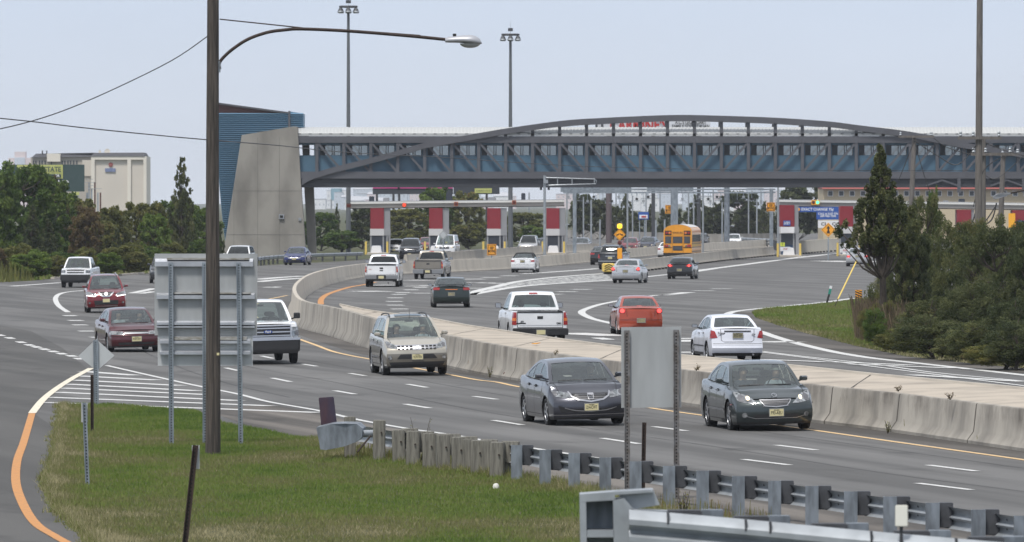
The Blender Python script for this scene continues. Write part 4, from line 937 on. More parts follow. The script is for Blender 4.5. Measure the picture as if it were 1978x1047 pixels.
# 11 white regular cab
c = Car('pickup', 'pickup_truck', 5.25, 1.99, 1.81, 3.02, .93, .37, WH, bigmir=1, mirmat='black_plastic', rim='steel', clr=.34, bl=.88, fseat=.47, seats='seat_dark', bl_=1,
    top=[(0,.56),(.02,.59),(.07,.62),(.15,.635),(.23,.645),(.4,.65),(.55,.65),(.6,.645),(1,.645)], roof=[(.235,.64),(.29,.78),(.35,.91),(.385,.965),(.43,.99),(.48,1.0),(.53,.985),(.565,.955),(.585,.82),(.60,.655)], splits=[(.27,.555)], seams=(.29,.575,.60))
tail_pickup(c, 1.165, .60, (.69,1.13), .17, (.34,.58), .44, 'black_plastic')
c.put_logo('Z71', 'r', .62, .80, .08, 'seam', .02); c.put_logo('GMC', 'r', -.66, .745, .085, 'seam', .02, .18); c.stripe('emblem', 'r', [(.50,.745),(.82,.745)], .04, 'seam', off=.014)
c.place(1036, 665, -6.5, 'rear').label('white regular-cab pickup with black rear bumper, seen from behind over the median', 'pickup truck'); GMC = c
# 12 white F pickup
c = Car('pickup', 'pickup_truck', 5.7, 2.0, 1.88, 3.5, .93, .39, WH, crew=1, bigmir=1, mirmat='black_plastic', rear_glass='glass_dark', clr=.36,
    top=[(0,.6),(.02,.63),(.07,.66),(.15,.68),(.23,.69),(.4,.70),(.58,.705),(.62,.70),(1,.70)], roof=[(.2,.68),(.26,.82),(.31,.92),(.35,.965),(.40,.99),(.47,1.0),(.55,.985),(.585,.955),(.60,.85),(.61,.71)])
tail_pickup(c, 1.315, .72, (.86,1.20), .12, (.47,.71), .57, 'alloy')
c.det('emblem', 'r', [(.10,.99),(-.10,.99),(-.10,.93),(.10,.93)], 'seam', off=.018); c.put_logo('F-150', 'r', .66, 1.03, .07, 'red_lens', .02)
c.place(739, 554, 3.5, 'rear').label('white pickup with dark rear window, seen from behind at the curved median end', 'pickup truck', )
# 13 tan pickup
TAN = paint('pewter', (.24, .22, .19), .4, .35)
c = Car('pickup', 'pickup_truck', 5.8, 1.99, 1.84, 3.64, .95, .38, TAN, crew=1, bigmir=1, mirmat='black_plastic', rear_glass='glass_dark', clr=.34)
tail_pickup(c, 1.205, .67, (.71,1.15), .13, (.36,.64), .50, 'alloy')
c.place(830, 539, 6, 'rear').label('tan pickup truck seen from behind, next to the white pickup at the median', 'pickup truck')
# rear of saloons
def tail_sedan(c, tl, pz, lit=False, line=None, lip=False, ptx=None, exhaust=True, plate_m='plate_base', dark=None, m3=True):
    H, w = c.H, c.W/2
    c.det('taillight', 'r', tl, 'red_lens', True, .010)
    if lit:
        cy = sum(q[0] for q in tl)/len(tl); cz = sum(q[1] for q in tl)/len(tl); c.blob('lit_bulb', 'r', cy, cz, .075, 'red_lit', True, .016)
    zt = c.top(c.L)
    c.stripe('boot_gap', 'r', line or [(w*.62,zt+.0),(w*.60,H*.47),(w*.5,H*.44),(-w*.5,H*.44),(-w*.60,H*.47),(-w*.62,zt)], .014, 'seam', off=.008)
    c.stripe('bumper_line', 'r', [(-w*.9,H*.40),(w*.9,H*.40)], .012, 'seam', off=.008)
    c.det('bumper_valance', 'r', [(w*.85,c.clr+.09),(-w*.85,c.clr+.09),(-w*.8,c.clr),(w*.8,c.clr)], 'black_plastic', off=.008)
    if lip:
        sp = MB().use('black_plastic' if lip == 2 else c.pm); zz = c.top(c.L*.97)+.03; x = -c.L/2+.16
        sp.prism([(x+.12,0,zz+.04),(x-.05,0,zz+.075),(x-.05,0,zz+.05),(x+.12,0,zz+.02)], (0,-w*.72,0), (0,w*.72,0)); sp.box(x, x+.05, -w*.62, -w*.58, zz-.08, zz+.05); sp.box(x, x+.05, w*.58, w*.62, zz-.08, zz+.05)
        sp.build('spoiler', c.root)
    if m3:
        q = MB().use('red_lit' if lit else 'red_lens'); q.grid([[c.strip(t, v, -.03) for t in (-.14, 0, .14)] for v in (c.ve-.16, c.ve-.12)]); q.build('brake_light', c.root)
    c.plate('r', pz, ptx, m=plate_m)
    if exhaust: MB().use('chrome').tube([(-c.L/2+.15, -w*.55, .25), (-c.L/2-.01, -w*.55, .24)], .03, 8).build('exhaust_pipe', c.root)
# 14 white hatch-tail saloon
WH2 = paint('cool_white', (.66, .68, .75), 0, .3)
c = Car('sedan', 'sedan', 4.44, 1.70, 1.44, 2.615, .88, .31, WH2, mirmat='black_plastic', rim='five', mould='black_plastic', rear_glass='glass', seats='seat_grey', clr=.20,
    tail=[(.13,-.14),(.22,-.01),(.36,0),(.42,-.03),(.44,-.09),(.6,-.10),(.74,-.15)], top=[(0,.47),(.02,.52),(.07,.57),(.15,.62),(.22,.65),(.285,.67),(.5,.68),(.7,.70),(.85,.735),(.93,.745),(.985,.735),(1,.71)])
tail_sedan(c, [(.86,.93),(.78,1.00),(.70,.96),(.62,.76),(.86,.73)], .83, ptx='EVZ-50E')
c.stripe('boot_handle', 'r', [(-.42,.965),(.42,.965)], .035, 'seam', off=.02); c.put_logo('Focus', 'r', .50, .90, .10, 'seam', .02); c.put_logo('ZX4', 'r', -.50, .86, .06, 'seam', .02)
c.place(1416, 699, -10, 'rear').label('white saloon seen from behind with tall triangular red lamps, just beyond the median cap', 'car'); FOC = c
# 15 orange red coupe
ORG = paint('orange_red', (.36, .050, .018), .35, .3)
c = Car('sedan', 'sedan', 4.58, 1.725, 1.43, 2.62, .95, .32, ORG, mirmat='black_plastic', seats='seat_dark', clr=.19, seams=(.30,.6,.62))
tail_sedan(c, [(.83,.98),(.62,.99),(.55,.90),(.62,.80),(.80,.83)], .545, lit=True); 
c.place(1234, 646.5, -5, 'rear').label('orange-red car with lit brake lamps, seen from behind above the blank two-post sign', 'car')
# 16 dark green saloon
DG = paint('bottle_green', (.009, .020, .017), .2, .3)
c = Car('sedan', 'sedan', 4.75, 1.82, 1.40, 2.74, .96, .31, DG, seats='seat_grey', rim='multi')
tail_sedan(c, [(.84,.95),(.55,.95),(.56,.83),(.84,.83)], .64, lip=True); c.stripe('emblem', 'r', [(-.28,.86),(.28,.86)], .03, 'amber_lens', off=.014)
c.place(871, 594, -1.5, 'rear').label('dark green saloon with a boot spoiler, seen from behind left of the white regular-cab pickup', 'car')
# 17 white convertible
c = Car('sedan', 'convertible', 4.37, 1.75, 1.40, 2.66, .78, .32, WH, glass='glass', seats='seat_dark', splits=[(.33,.60),(.62,.74)], seams=(.33,.64,.66))
c.gh.data.materials[0] = mat('canvas_black', (.012, .012, .013), .9)
tail_sedan(c, [(.84,.90),(.55,.86),(.60,.76),(.82,.76)], .80)
c.place(1011.5, 526.5, 5.5, 'rear').label('white convertible with its black soft top up, beside the long median barrier', 'car')
# 18 silver saloon
c = Car('sedan', 'sedan', 4.86, 1.80, 1.47, 2.78, .95, .32, SIL, seats='seat_dark', exh=1)
tail_sedan(c, [(.85,.98),(.74,1.0),(.62,.80),(.84,.74)], .74, lit=True); c.place(1212, 547, 7, 'rear').label('silver saloon with glowing brake lamps, right beside the yellow crash cushion', 'car')
# 19 black coupe with wing
c = Car('sedan', 'coupe', 4.38, 1.725, 1.39, 2.57, .88, .32, BLK, rear_glass='glass_dark', seams=(.30,.62,.64))
tail_sedan(c, [(.80,.94),(.42,.92),(.44,.80),(.78,.82)], .60, lit=True, lip=True); c.place(1315, 539, 6, 'rear').label('black coupe with rear wing and lit lamps, beside the low barrier below the school bus', 'car')
# 20 black saloon, 21 dark suv
c = Car('sedan', 'sedan', 4.8, 1.82, 1.45, 2.75, .95, .32, BLK); tail_sedan(c, [(.86,.96),(.5,.94),(.52,.82),(.85,.80)], .80); c.place(1162, 511.5, 3, 'rear').label('black saloon half hidden by the dark sport utility near the yellow arrow sign', 'car')
c = Car('suv', 'large_suv', 4.82, 1.93, 1.80, 2.79, .90, .39, DK, rails='alloy', rear_glass='glass_dark', clr=.30)
tail_sedan(c, [(.90,1.12),(.78,1.14),(.76,.82),(.92,.85)], .86, m3=False); c.stripe('chrome_trim', 'r', [(-.35,.99),(.35,.99)], .05, 'chrome'); c.stripe('bumper_step', 'r', [(-.85,.62),(.85,.62)], .06, 'alloy', off=.03)
c.place(1182, 520.5, 7.5, 'rear').label('dark sport utility with roof rails, seen from behind at the yellow arrow sign', 'car')
# 22 silver saloon at the exact-change lane
c = Car('sedan', 'sedan', 5.0, 1.85, 1.42, 2.75, 1.02, .32, SIL); tail_sedan(c, [(.84,.84),(.52,.84),(.56,.70),(.82,.70)], .78, lit=True); c.place(1657, 514.5, 2, 'rear').label('silver saloon with lit brake lamps, waiting at the exact-change toll lane on the right', 'car')
# 23.. oncoming traffic at the toll plaza
def far(kind, name, px, py, rel, col, label, view='front', lit=False, **k):
    d = {'sedan': (4.7, 1.80, 1.44, 2.7, .93, .32), 'suv': (4.9, 1.92, 1.82, 2.9, .92, .37), 'van': (5.4, 1.98, 2.0, 3.5, .85, .36)}[kind]
    c = Car(kind, name, *d, col, **k)
    if view == 'front': c.front_std(lit=lit, chrome=kind != 'sedan', bars=1)
    else: tail_sedan(c, [(.84,.90),(.6,.90),(.6,.76),(.82,.76)], .70)
    c.place(px, py, rel, view).label(label, 'van' if kind == 'van' else 'car'); return c
GRY = paint('mid_grey', (.20, .21, .23), .4, .3); RED2 = paint('dark_red', (.20, .012, .02), .2, .3); NAVY = paint('navy', (.012, .015, .04), .2, .25)
far('sedan', 'sedan', 762, 491, -5, WH, 'white car coming through the leftmost toll lane, left of the black sport utility')
far('suv', 'large_suv', 792, 500.5, -3, BLK, 'black sport utility with chrome grille, facing the camera between the two left toll booths', glass='glass_dark')
far('sedan', 'sedan', 824, 486, -3, RED2, 'dark red car almost hidden behind the second toll booth from the left')
far('van', 'van', 860, 496, -6, WH, 'white van with lit headlamps, right of the second toll booth from the left', lit=True)
far('suv', 'large_suv', 1020, 492, -4, SIL, 'silver sport utility with dark windshield behind the median, right of the third toll booth', glass='glass_dark', lit=True)
far('sedan', 'sedan', 1052, 488, -3, DK, 'charcoal car just visible behind the fourth toll booth post')
far('sedan', 'sedan', 1122, 487, -4, GRY, 'grey saloon with one lit headlamp, just right of the fourth toll booth', lit=True)
far('sedan', 'sedan', 1216, 487, -4, RED2, 'dark red saloon with lit headlamps behind the yellow arrow sign', lit=True)
far('sedan', 'sedan', 1249, 485, -9, NAVY, 'navy saloon with lit headlamps, left of the school bus', lit=True)
far('sedan', 'sedan', 1290, 499, 4, WH, 'white car ahead of the school bus, only its left side showing', view='rear')
far('sedan', 'sedan', 1353, 475, -3, DK, 'dark car just emerging from behind the right side of the school bus')
far('sedan', 'hatchback', 1417, 477, -2, WH, 'white car far behind the barrier, right of the school bus and alone on the road')
far('sedan', 'sedan', 1694, 478, 0, WH, 'white car beyond the right toll lane, seen through the branches of the tall tree')
# ----------------------------------------------------------------- school bus
mat('bus_yellow', (.72, .30, .015), .35, var=.05, coat=.5); mat('bus_white', (.62, .62, .62), .4); mat('bus_black', (.012, .012, .012), .5)
def bus(px, py, rel):
    root = empty('school_bus', (0, 0, 0)); w, L, H = 1.2, 10.4, 3.12
    def sec(x, k=1.0):
        pts = [(-w, .72), (-w, 1.2), (-w, 2.0), (-w, 2.45)]
        for q in np.linspace(math.pi, 0, 17)[1:-1]: pts.append((w*math.cos(q)*k, 2.45+(H-2.45)*math.sin(q)**.75*k))
        pts += [(w, 2.45), (w, 2.0), (w, 1.2), (w, .72)]; return [(x, y, z) for y, z in pts]
    xs = [-L/2, -L/2+.06] + list(np.linspace(-L/2+.5, L/2-1.2, 12)); b = MB().use('bus_yellow')
    rows = [[(x, y*(.985 if x < -L/2+.02 else 1), z) for x, y, z in sec(x)] for x in xs]
    b.grid(rows); b.add(rows[0], [tuple(range(len(rows[0])))]); b.add(rows[-1], [tuple(range(len(rows[0])))])
    b.box(L/2-1.3, L/2, -w*.95, w*.95, .6, 1.75)
    b.build('body', root, smooth=35)
    rf = MB().use('bus_white'); rf.grid([[(x, w*math.cos(q)*1.004, 2.45+(H-2.44)*math.sin(q)**.75*1.004) for q in np.linspace(math.pi*.80, math.pi*.2, 14)] for x in xs[2:]]); rf.build('roof', root, smooth=40)
    X = -L/2-.012
    def pane(name, y0, y1, z0, z1, m, x=X, par=root):
        r = .05; mb = MB().use('rubber'); mb.box(x-.004, x+.01, y0-.03, y1+.03, z0-.03, z1+.03); mb.use(m); mb.box(x-.010, x-.004, y0, y1, z0, z1); return mb.build(name, par, bevel=.01)
    mat('bus_glass', (.05, .055, .065), .08, spec=.8)
    pane('rear_window', -.37, .37, 1.60, 2.10, 'bus_glass'); pane('rear_window', .56, 1.02, 1.58, 2.12, 'bus_glass'); pane('rear_window', -1.02, -.56, 1.58, 2.12, 'bus_glass'); pane('door_window', -.38, .38, .98, 1.32, 'bus_glass')
    for sg in (-1, 1):
        mb = MB().use('bus_black').box(X-.008, X+.01, min(sg*.52, sg*1.08), max(sg*.52, sg*1.08), 2.24, 2.62); o = mb.build('lamp_panel', root)
        for k, mm in ((.67, 'amber_lens'), (.93, 'red_lens')): MB().use(mm).lathe([(.001, X-.03), (.10, X-.026), (.11, X-.005)], 14, (0, sg*k, 2.43), 'x').build('flasher', o)
        tl = MB().use('red_lens').box(X-.02, X, min(sg*.80, sg*1.12), max(sg*.80, sg*1.12), 1.26, 1.46); tl.build('taillight', root)
        tl = MB().use('lamp_lens').box(X-.02, X, min(sg*.62, sg*.78), max(sg*.62, sg*.78), 1.28, 1.42); tl.build('reversing_lamp', root)
        tl = MB().use('bus_black').box(X-.01, X+.005, min(sg*.50, sg*1.16), max(sg*.50, sg*1.16), 1.18, 1.24); tl.build('rub_rail', root)
        for z in (.85, 1.2, 1.5):
            MB().use('bus_black').box(-L/2+.05, L/2-1.2, min(sg*1.205, sg*1.222), max(sg*1.205, sg*1.222), z, z+.05).build('rub_rail', root)
        for k in range(11):
            x0 = -L/2+.35+k*.78; mb = MB().use('rubber').box(x0, x0+.66, min(sg*1.2, sg*1.212), max(sg*1.2, sg*1.212), 1.68, 2.28); mb.use('bus_glass').box(x0+.03, x0+.63, min(sg*1.205, sg*1.218), max(sg*1.205, sg*1.218), 1.71, 2.25); mb.build('side_window', root)
    MB().use('bus_black').box(-L/2-.14, -L/2+.1, -w, w, .48, .76).build('rear_bumper', root, bevel=.02)
    p = MB().use('bus_yellow').box(X-.006, X+.01, -.46, .46, 2.28, 2.60).build('name_board', root)
    rot = Matrix(((0, 0, -1), (-1, 0, 0), (0, 1, 0))).to_4x4(); put_text('SCHOOL BUS', .2, 'bus_black', p, (X-.012, 0, 2.44), rot, bold=.006, fitw=.84)
    MB().use('seam').box(X-.002, X+.01, -.47, -.45, .8, 2.2).build('door_seam', root); MB().use('seam').box(X-.002, X+.01, .45, .47, .8, 2.2).build('door_seam', root)
    MB().use('under').box(-L/2+.3, L/2-.3, -w*.85, w*.85, .45, .8).build('chassis', root)
    tm, rm = wheel_meshes(.48, 'steel', .28)
    for x in (-L/2+2.6, L/2-1.0):
        for sg in (1, -1): o = link('wheel', tm, root, (x, sg*(w-.16), .475), 0 if sg > 0 else math.pi); link('rim', rm, o)
    g = G(px, py); al = math.atan2(g.x, g.y); phi = math.atan2(math.cos(al), math.sin(al))-R(rel); f = Vector((math.cos(phi), math.sin(phi), 0)); o = g+f*L/2
    root.location = (o.x, o.y, 0); root.rotation_euler = (0, 0, phi); tag(root, 'yellow school bus seen from behind on the far side of the low barrier', 'bus')
bus(1309, 506, 4.8)
# ----------------------------------------------------------------- people in the near cars
def person_mesh(name, hair, shirt, arms=True):
    me = bpy.data.meshes.new(name)
    J = {'hip': (0, 0, 0, .15), 'waist': (-.02, 0, .18, .13), 'chest': (-.04, 0, .38, .15), 'neck': (-.02, 0, .53, .055), 'chin': (.0, 0, .61, .07), 'head': (0, 0, .69, .098), 'crown': (-.01, 0, .76, .085)}
    names = list(J); v = [J[n][:3] for n in names]; r = [J[n][3] for n in names]; e = [(i, i+1) for i in range(len(names)-1)]
    for sg in (-1, 1):
        o = len(v); v += [(-.03, sg*.17, .45), (.08, sg*.25, .22), (.32, sg*.19, .22), (.42, sg*.16, .28)]; r += [.07, .05, .04, .045]; e += [(2, o), (o, o+1), (o+1, o+2), (o+2, o+3)]
        o = len(v); v += [(.18, sg*.10, -.04), (.46, sg*.12, .0), (.62, sg*.12, -.36)]; r += [.09, .07, .05]; e += [(0, o), (o, o+1), (o+1, o+2)]
    me.from_pydata(v, e, []); o = bpy.data.objects.new('t', me); C.objects.link(o)
    sk = o.modifiers.new('s', 'SKIN'); ss = o.modifiers.new('u', 'SUBSURF'); ss.levels = 2
    for i, q in enumerate(me.skin_vertices[0].data): q.radius = (r[i], r[i]*(1.25 if i in (1, 2) else 1)); q.use_root = i == 0
    dg = bpy.context.evaluated_depsgraph_get(); m2 = bpy.data.meshes.new_from_object(o.evaluated_get(dg)); bpy.data.objects.remove(o)
    m2.materials.clear(); m2.materials.append(M['skin']); m2.materials.append(M[shirt]); m2.materials.append(M[hair])
    for p in m2.polygons:
        c = p.center; p.use_smooth = True
        p.material_index = 1 if c.z < .53 and not (c.x > .36 and c.z > .1) else 0
    return m2
mat('skin', (.42, .25, .18), .6); mat('shirt_dark', (.03, .035, .05), .9); mat('shirt_light', (.35, .36, .40), .9); mat('hair_dark', (.015, .012, .010), .8); mat('hair_grey', (.25, .24, .22), .8)
def person(car, side, shirt, hair, label, seat=0):
    me = person_mesh('person', hair, shirt)
    zt = car.top(car.L*.5); o = bpy.data.objects.new('person', me); C.objects.link(o)
    h = MB().use(hair)                                                      # cap of hair with a fringe
    for i in range(1): pass
    rows = [[(-.012+.112*math.sin(a)*math.cos(b)-(.02 if math.cos(b) < 0 else 0), .108*math.sin(a)*math.sin(b), .70+.125*math.cos(a)) for b in np.linspace(0, 2*math.pi, 17)] for a in np.linspace(.01, 1.05, 5)]
    rows.append([(-.03+.112*math.cos(b) if math.cos(b) < .3 else .085, .112*math.sin(b), .67 if math.cos(b) < .3 else .755) for b in np.linspace(0, 2*math.pi, 17)])
    h.grid(rows); hh = h.build('hair', o, smooth=60)
    fe = MB().use('skin').tube([(.09, 0, .70), (.125, 0, .665), (.095, 0, .655)], [.012, .017, .010], 6); fe.build('nose', o)
    a = car.root.rotation_euler.z; base = car.root.location; f = Vector((math.cos(a), math.sin(a), 0)); lft = Vector((-math.sin(a), math.cos(a), 0))
    x = car.X(car.fs)-.02 + .12; p = base + f*x + lft*(side*car.W*.20); o.location = (p.x, p.y, zt-.45); o.rotation_euler = (0, 0, a)
    tag(o, label, 'person'); return o
person(LEX, -1, 'shirt_dark', 'hair_dark', 'dark-haired passenger in a dark top, on the left as seen through the green-grey saloon windshield')
person(LEX, 1, 'shirt_light', 'hair_grey', 'driver in a light top behind the steering wheel of the green-grey saloon')
person(CIV, 1, 'shirt_dark', 'hair_dark', 'driver at the wheel of the grey saloon with the U-shaped chrome bar')
person(MUR, 1, 'shirt_light', 'hair_grey', 'driver in a pale top with hands at the wheel of the beige crossover')
person(MUR, -1, 'shirt_dark', 'hair_dark', 'dark-haired passenger in the beige crossover')
person(CUT, 1, 'shirt_dark', 'hair_dark', 'driver of the maroon saloon beside the large sign back')
person(CUT, -1, 'shirt_light', 'hair_dark', 'passenger in a light top in the maroon saloon')
person(GMC, 1, 'shirt_dark', 'hair_dark', 'driver seen from behind through the rear window of the white regular-cab pickup')
# ================================================================= guardrails, signs and posts in the foreground
mat('galv', (.30, .34, .38), .45, .55, var=.22, vscale=5, stretch=(1, 1, .4)); mat('galv_light', (.34, .365, .39), .45, .4, var=.12, vscale=4); mat('galv_dark', (.055, .058, .066), .6, .1, var=.2, vscale=6)
mat('galv_blue', (.20, .225, .255), .5, .4, var=.3, vscale=8, stretch=(1, 1, .3)); mat('sign_back', (.36, .375, .385), .50, .2, var=.06, vscale=2, stretch=(3, 1, .6)); mat('sign_back_light', (.48, .50, .51), .5, .25, var=.06, vscale=2)
mat('wood_post', (.175, .168, .145), .9, var=.3, vscale=5, stretch=(6, 6, .5), bump=.5, bscale=6); mat('wood_pole', (.098, .082, .070), .9, col2=(.042, .036, .032), vscale=3, stretch=(8, 8, .35), bump=.9, bscale=5, cont=(.4, .6))
mat('wood_grey', (.165, .150, .138), .9, col2=(.10, .092, .085), vscale=3, stretch=(8, 8, .5)); mat('rust', (.10, .045, .035), .85, var=.35, vscale=5, bump=.3); mat('rust_dark', (.035, .022, .018), .8, var=.3, vscale=10); mat('rust_steel', (.14, .125, .115), .6, .3, col2=(.22, .22, .23), vscale=9)
mat('marker_panel', (.070, .024, .026), .7, col2=(.035, .026, .05), vscale=3, stretch=(1, 1, .3), bump=.2)
WB = [(-.155, 0), (-.13, .035), (-.085, .075), (-.045, .075), (-.015, .02), (0, .012), (.015, .02), (.045, .075), (.085, .075), (.13, .035), (.155, 0)]
def wbeam(name, pts, zc, m, parent=None, flip=1, seam=None, dz=None):
    mb = MB().use(m); rows = []
    for i, p in enumerate(pts):
        d = pts[min(i+1, len(pts)-1)]-pts[max(i-1, 0)]; d.z = 0; d.normalize(); nn = Vector((-d.y, d.x, 0)); nn = nn*(1 if nn.y > 0 else -1)*flip
        z = zc if dz is None else dz(i)
        rows.append([p+nn*o+Vector((0, 0, z+h)) for h, o in WB])
    mb.grid(rows); back = [[Vector(q)+Vector((0, -.006*flip, 0)) for q in r] for r in rows]; mb.grid(back)
    if seam:
        mb.use('galv_dark')
        for i in range(seam//2, len(pts)-1, seam):
            for h in (-.08, .08): mb.lathe([(.018, -.02), (.018, .0)], 8, tuple(rows[i][3 if h < 0 else 8]), 'y')
    return mb.build(name, parent, smooth=50)
posts_px = [(998,859.6),(1053,868.4),(1109,875),(1169,883.5),(1227.5,891),(1292,900),(1357,909),(1426,919.5),(1496,928.5),(1568,938.5),(1643,949),(1719,959),(1801,971),(1889.5,984),(1972,996),(2065,1009.5),(2165,1024),(2270,1040)]
gr_root = empty('guardrail', (0, 0, 0)); tag(gr_root, 'long steel guardrail on steel posts along the near road edge, right of the wooden posts', 'guardrail')
ZT = .64
pp = [G(x, y, ZT) for x, y in posts_px]
def steel_post(x, y, parent):
    p = G(x, y, ZT)
    m = MB().use('galv_blue'); X, Y = p.x, p.y; m.box(X-.095, X-.087, Y-.075, Y+.075, -.1, ZT); m.box(X+.087, X+.095, Y-.075, Y+.075, -.1, ZT); m.box(X-.087, X+.087, Y-.004, Y+.004, -.1, ZT-.002)
    m.box(X-.10, X+.10, Y-.085, Y-.077, -.1, ZT-.001); m.build('post', parent)
    b = MB().use('galv_dark').box(X+.10, X+.30, Y+.02, Y+.24, ZT-.36, ZT-.003); b.build('blockout', parent, bevel=.008)
    return p
wood_px = [(732,812.4,.78),(771,830,.64),(797.5,834.7,.64),(829,839,.64),(856,840.6,.64),(885.5,845.6,.63),(922,850.6,.62),(959.7,854,.64)]
for x, y in posts_px: steel_post(x, y, gr_root)
wr = [G(640, 806, .72), G(690, 811, .72)] + [G(x, y, z) for x, y, z in wood_px if x in (732, 797.5, 856, 922, 959.7)] + [None]
rail_pts = [Vector((p.x+.16, p.y+.34, 0)) for p in [Vector((q.x, q.y, 0)) for q in wr[:-1]] + pp]
rail_pts = resample(smooth_curve(rail_pts, 3), .95)
wbeam('w_beam', rail_pts, ZT-.215, 'galv_light', gr_root, seam=2)
mbp = MB().use('galv_dark')
for i, (x, y, z) in enumerate(wood_px):
    p = G(x, y, z); t = .122 if i else .115; o = MB().use('wood_post').box(-t, t, -t, t, -.1, z+random.uniform(-.01, .02)).build('wooden_post', bevel=.012); o.location = (p.x, p.y, 0); o.rotation_euler = (R(random.uniform(-2, 2)), R(random.uniform(-2, 2)), R(random.uniform(-8, 8)))
    tag(o, 'weathered square wooden guardrail post, one of the tight row right of the grey end shoe' if i else 'tallest weathered square post, standing alone just right of the grey end shoe', 'post', 'wooden guardrail posts')
    if i: q = MB().use('wood_post').box(.04, .36, .126, .33, z-.38, z+.01).build('wooden_block', o, bevel=.01)
    MB().use('rust_dark').tube([(t*.4, -t-.03, z-.22), (t*.4, -t, z-.22)], .018, 6).build('bolt', o)
for i, (x, y) in enumerate([(845,842),(903,850),(940,853),(977,857)]):
    p = G(x, y, .62); o = MB().use('wood_post').box(-.09, .09, -.09, .09, -.1, .62).build('wooden_post', bevel=.012); o.location = (p.x, p.y+.5, 0); tag(o, 'weathered wooden guardrail block set just behind the front row of square posts', 'post', 'wooden blocks behind the posts')
p = G(676, 805, .80); o = MB().use('wood_post').box(-.11, .11, -.11, .11, -.1, .80).build('wooden_post', bevel=.01); o.location = (p.x, p.y, 0); tag(o, 'weathered wooden post half hidden behind the grey end shoe', 'post', 'wooden guardrail posts')
# grey end shoe and painted marker slab
q0 = G(613, 868, 0); D0 = G(660, 888).y
es = empty('end_shoe', (Xat(655, D0), D0, 0)); tag(es, 'dented grey sheet-metal end shoe at the left tip of the guardrail', 'guardrail end')
def L_(px, py, D=D0, dy=0): v = P(px, py, D); return (v.x-es.location.x, dy, v.z)
m = MB().use('galv_blue'); pts = [(611,826),(640,819),(665,818),(690,819),(700,828),(699,845),(690,853),(665,862),(630,869),(619,868)]
cf = [L_(a, b) for a, b in pts]; m.add([Vector(c)+Vector((0,-.0-.12*math.sin((a-611)/89*3.1),0)) for c, (a, b) in zip(cf, pts)], [tuple(range(10))])
m.grid([[Vector(c)+Vector((0,-.12*math.sin((a-611)/89*3.1),0)), Vector(c)+Vector((.06,.30,.03))] for c, (a, b) in zip(cf+cf[:1], pts+pts[:1])]); m.build('shoe_plate', es, smooth=30)
m = MB().use('galv_light').tube([L_(699, 838, dy=.1), L_(722, 838, dy=.3)], .07, 10); m.build('coupling', es, smooth=40); m = MB().use('rust_dark').tube([L_(716, 842, dy=.05), L_(690, 873, dy=-.1)], .018, 6); m.build('cable', es)
m = MB().use('marker_panel'); c = [L_(620, 833, dy=.5), L_(650, 826, dy=.5), L_(643, 768, dy=.5), L_(614, 770, dy=.5)]; m.prism(c, (0, 0, 0), (0, .16, 0)); o = m.build('marker_slab', bevel=.01); o.location = es.location; tag(o, 'faded purple and rust painted slab leaning behind the grey end shoe', 'marker')
# near guardrail on the embankment, bottom right
em = MB().use('soil'); er = []
for y in (86, 80, 72, 66, 58, 30): er.append([(-40, y, -.3 if y == 86 else 0 if y == 80 else 0.8 if y == 72 else 1.45), (6, y, -.3 if y == 86 else 0 if y == 80 else .8 if y == 72 else 1.45), (40, y, -.3 if y == 86 else 0 if y == 80 else .8 if y == 72 else 1.45)])
em.grid(er); o = em.build('embankment'); o['kind'] = 'structure'
ng = empty('near_guardrail', (0, 0, 0)); tag(ng, 'out-of-focus steel guardrail with a boxy end terminal at the bottom right corner', 'guardrail')
DN = 62.0
def NP(px, py, D): return P(px, py, D)
npx = [(1215,984,62.9),(1290,990,62.8),(1440,1003,62.6),(1640,1022,62.2),(1800,1036,61.9),(1990,1052,61.5),(2150,1066,61.2)]
np_ = [NP(a, b, d) for a, b, d in npx]; np2 = resample(smooth_curve(np_, 4), .5)
mb = MB().use('galv_light'); rows = []
for i, p_ in enumerate(np2):
    rows.append([p_+Vector((0, -o*1.6, h*1.2-.186)) for h, o in WB[::-1]])
mb.grid(rows); mb.use('galv_dark')
for a in (1300, 1462, 1480, 1690, 1845):
    p_ = min(np2, key=lambda q: abs(CX+q.x/q.y*F-a)); mb.box(p_.x-.010, p_.x+.010, p_.y-.125, p_.y+.01, p_.z-.10, p_.z+.004)
mb.build('w_beam', ng, smooth=40)
for a in (1370, 1505, 1640, 1800, 1920):
    p_ = min(np2, key=lambda q: abs(CX+q.x/q.y*F-a)); m = MB().use('galv_dark').box(p_.x-.32, p_.x-.0, p_.y+.24, p_.y+.46, p_.z-.32, p_.z+.035); m.build('blockout', ng, bevel=.01)
    m = MB().use('galv_blue').box(p_.x+.0, p_.x+.2, p_.y+.46, p_.y+.62, 1.3, p_.z+.03); m.build('post', ng, bevel=.005)
# terminal head: open box with flared plate
D1 = 63.0; hd = MB().use('galv_light')
def N2(px, py, dy=0): v = P(px, py, D1); return Vector((v.x, v.y+dy, v.z))
def slab(a, b, c, d, dy0, dy1, mm='galv_light'): hd.use(mm); hd.prism([N2(*a), N2(*b), N2(*c), N2(*d)], (0, dy0, 0), (0, dy1, 0))
slab((1120,955),(1188,950),(1188,966),(1120,970), 0, .40); slab((1120,970),(1132,970),(1134,1080),(1122,1080), 0, .40); slab((1184,966),(1205,962),(1212,1080),(1186,1080), 0, .40)
slab((1134,1024),(1186,1024),(1186,1038),(1134,1038), .0, .40); slab((1132,970),(1186,966),(1186,1080),(1134,1080), .34, .40, 'galv_blue')
slab((1188,950),(1262,946),(1275,976),(1222,985), .10, .16); slab((1188,950),(1262,946),(1262,951),(1188,956), -.0, .40); slab((1205,962),(1225,984),(1222,1010),(1212,1080), -.02, .3)
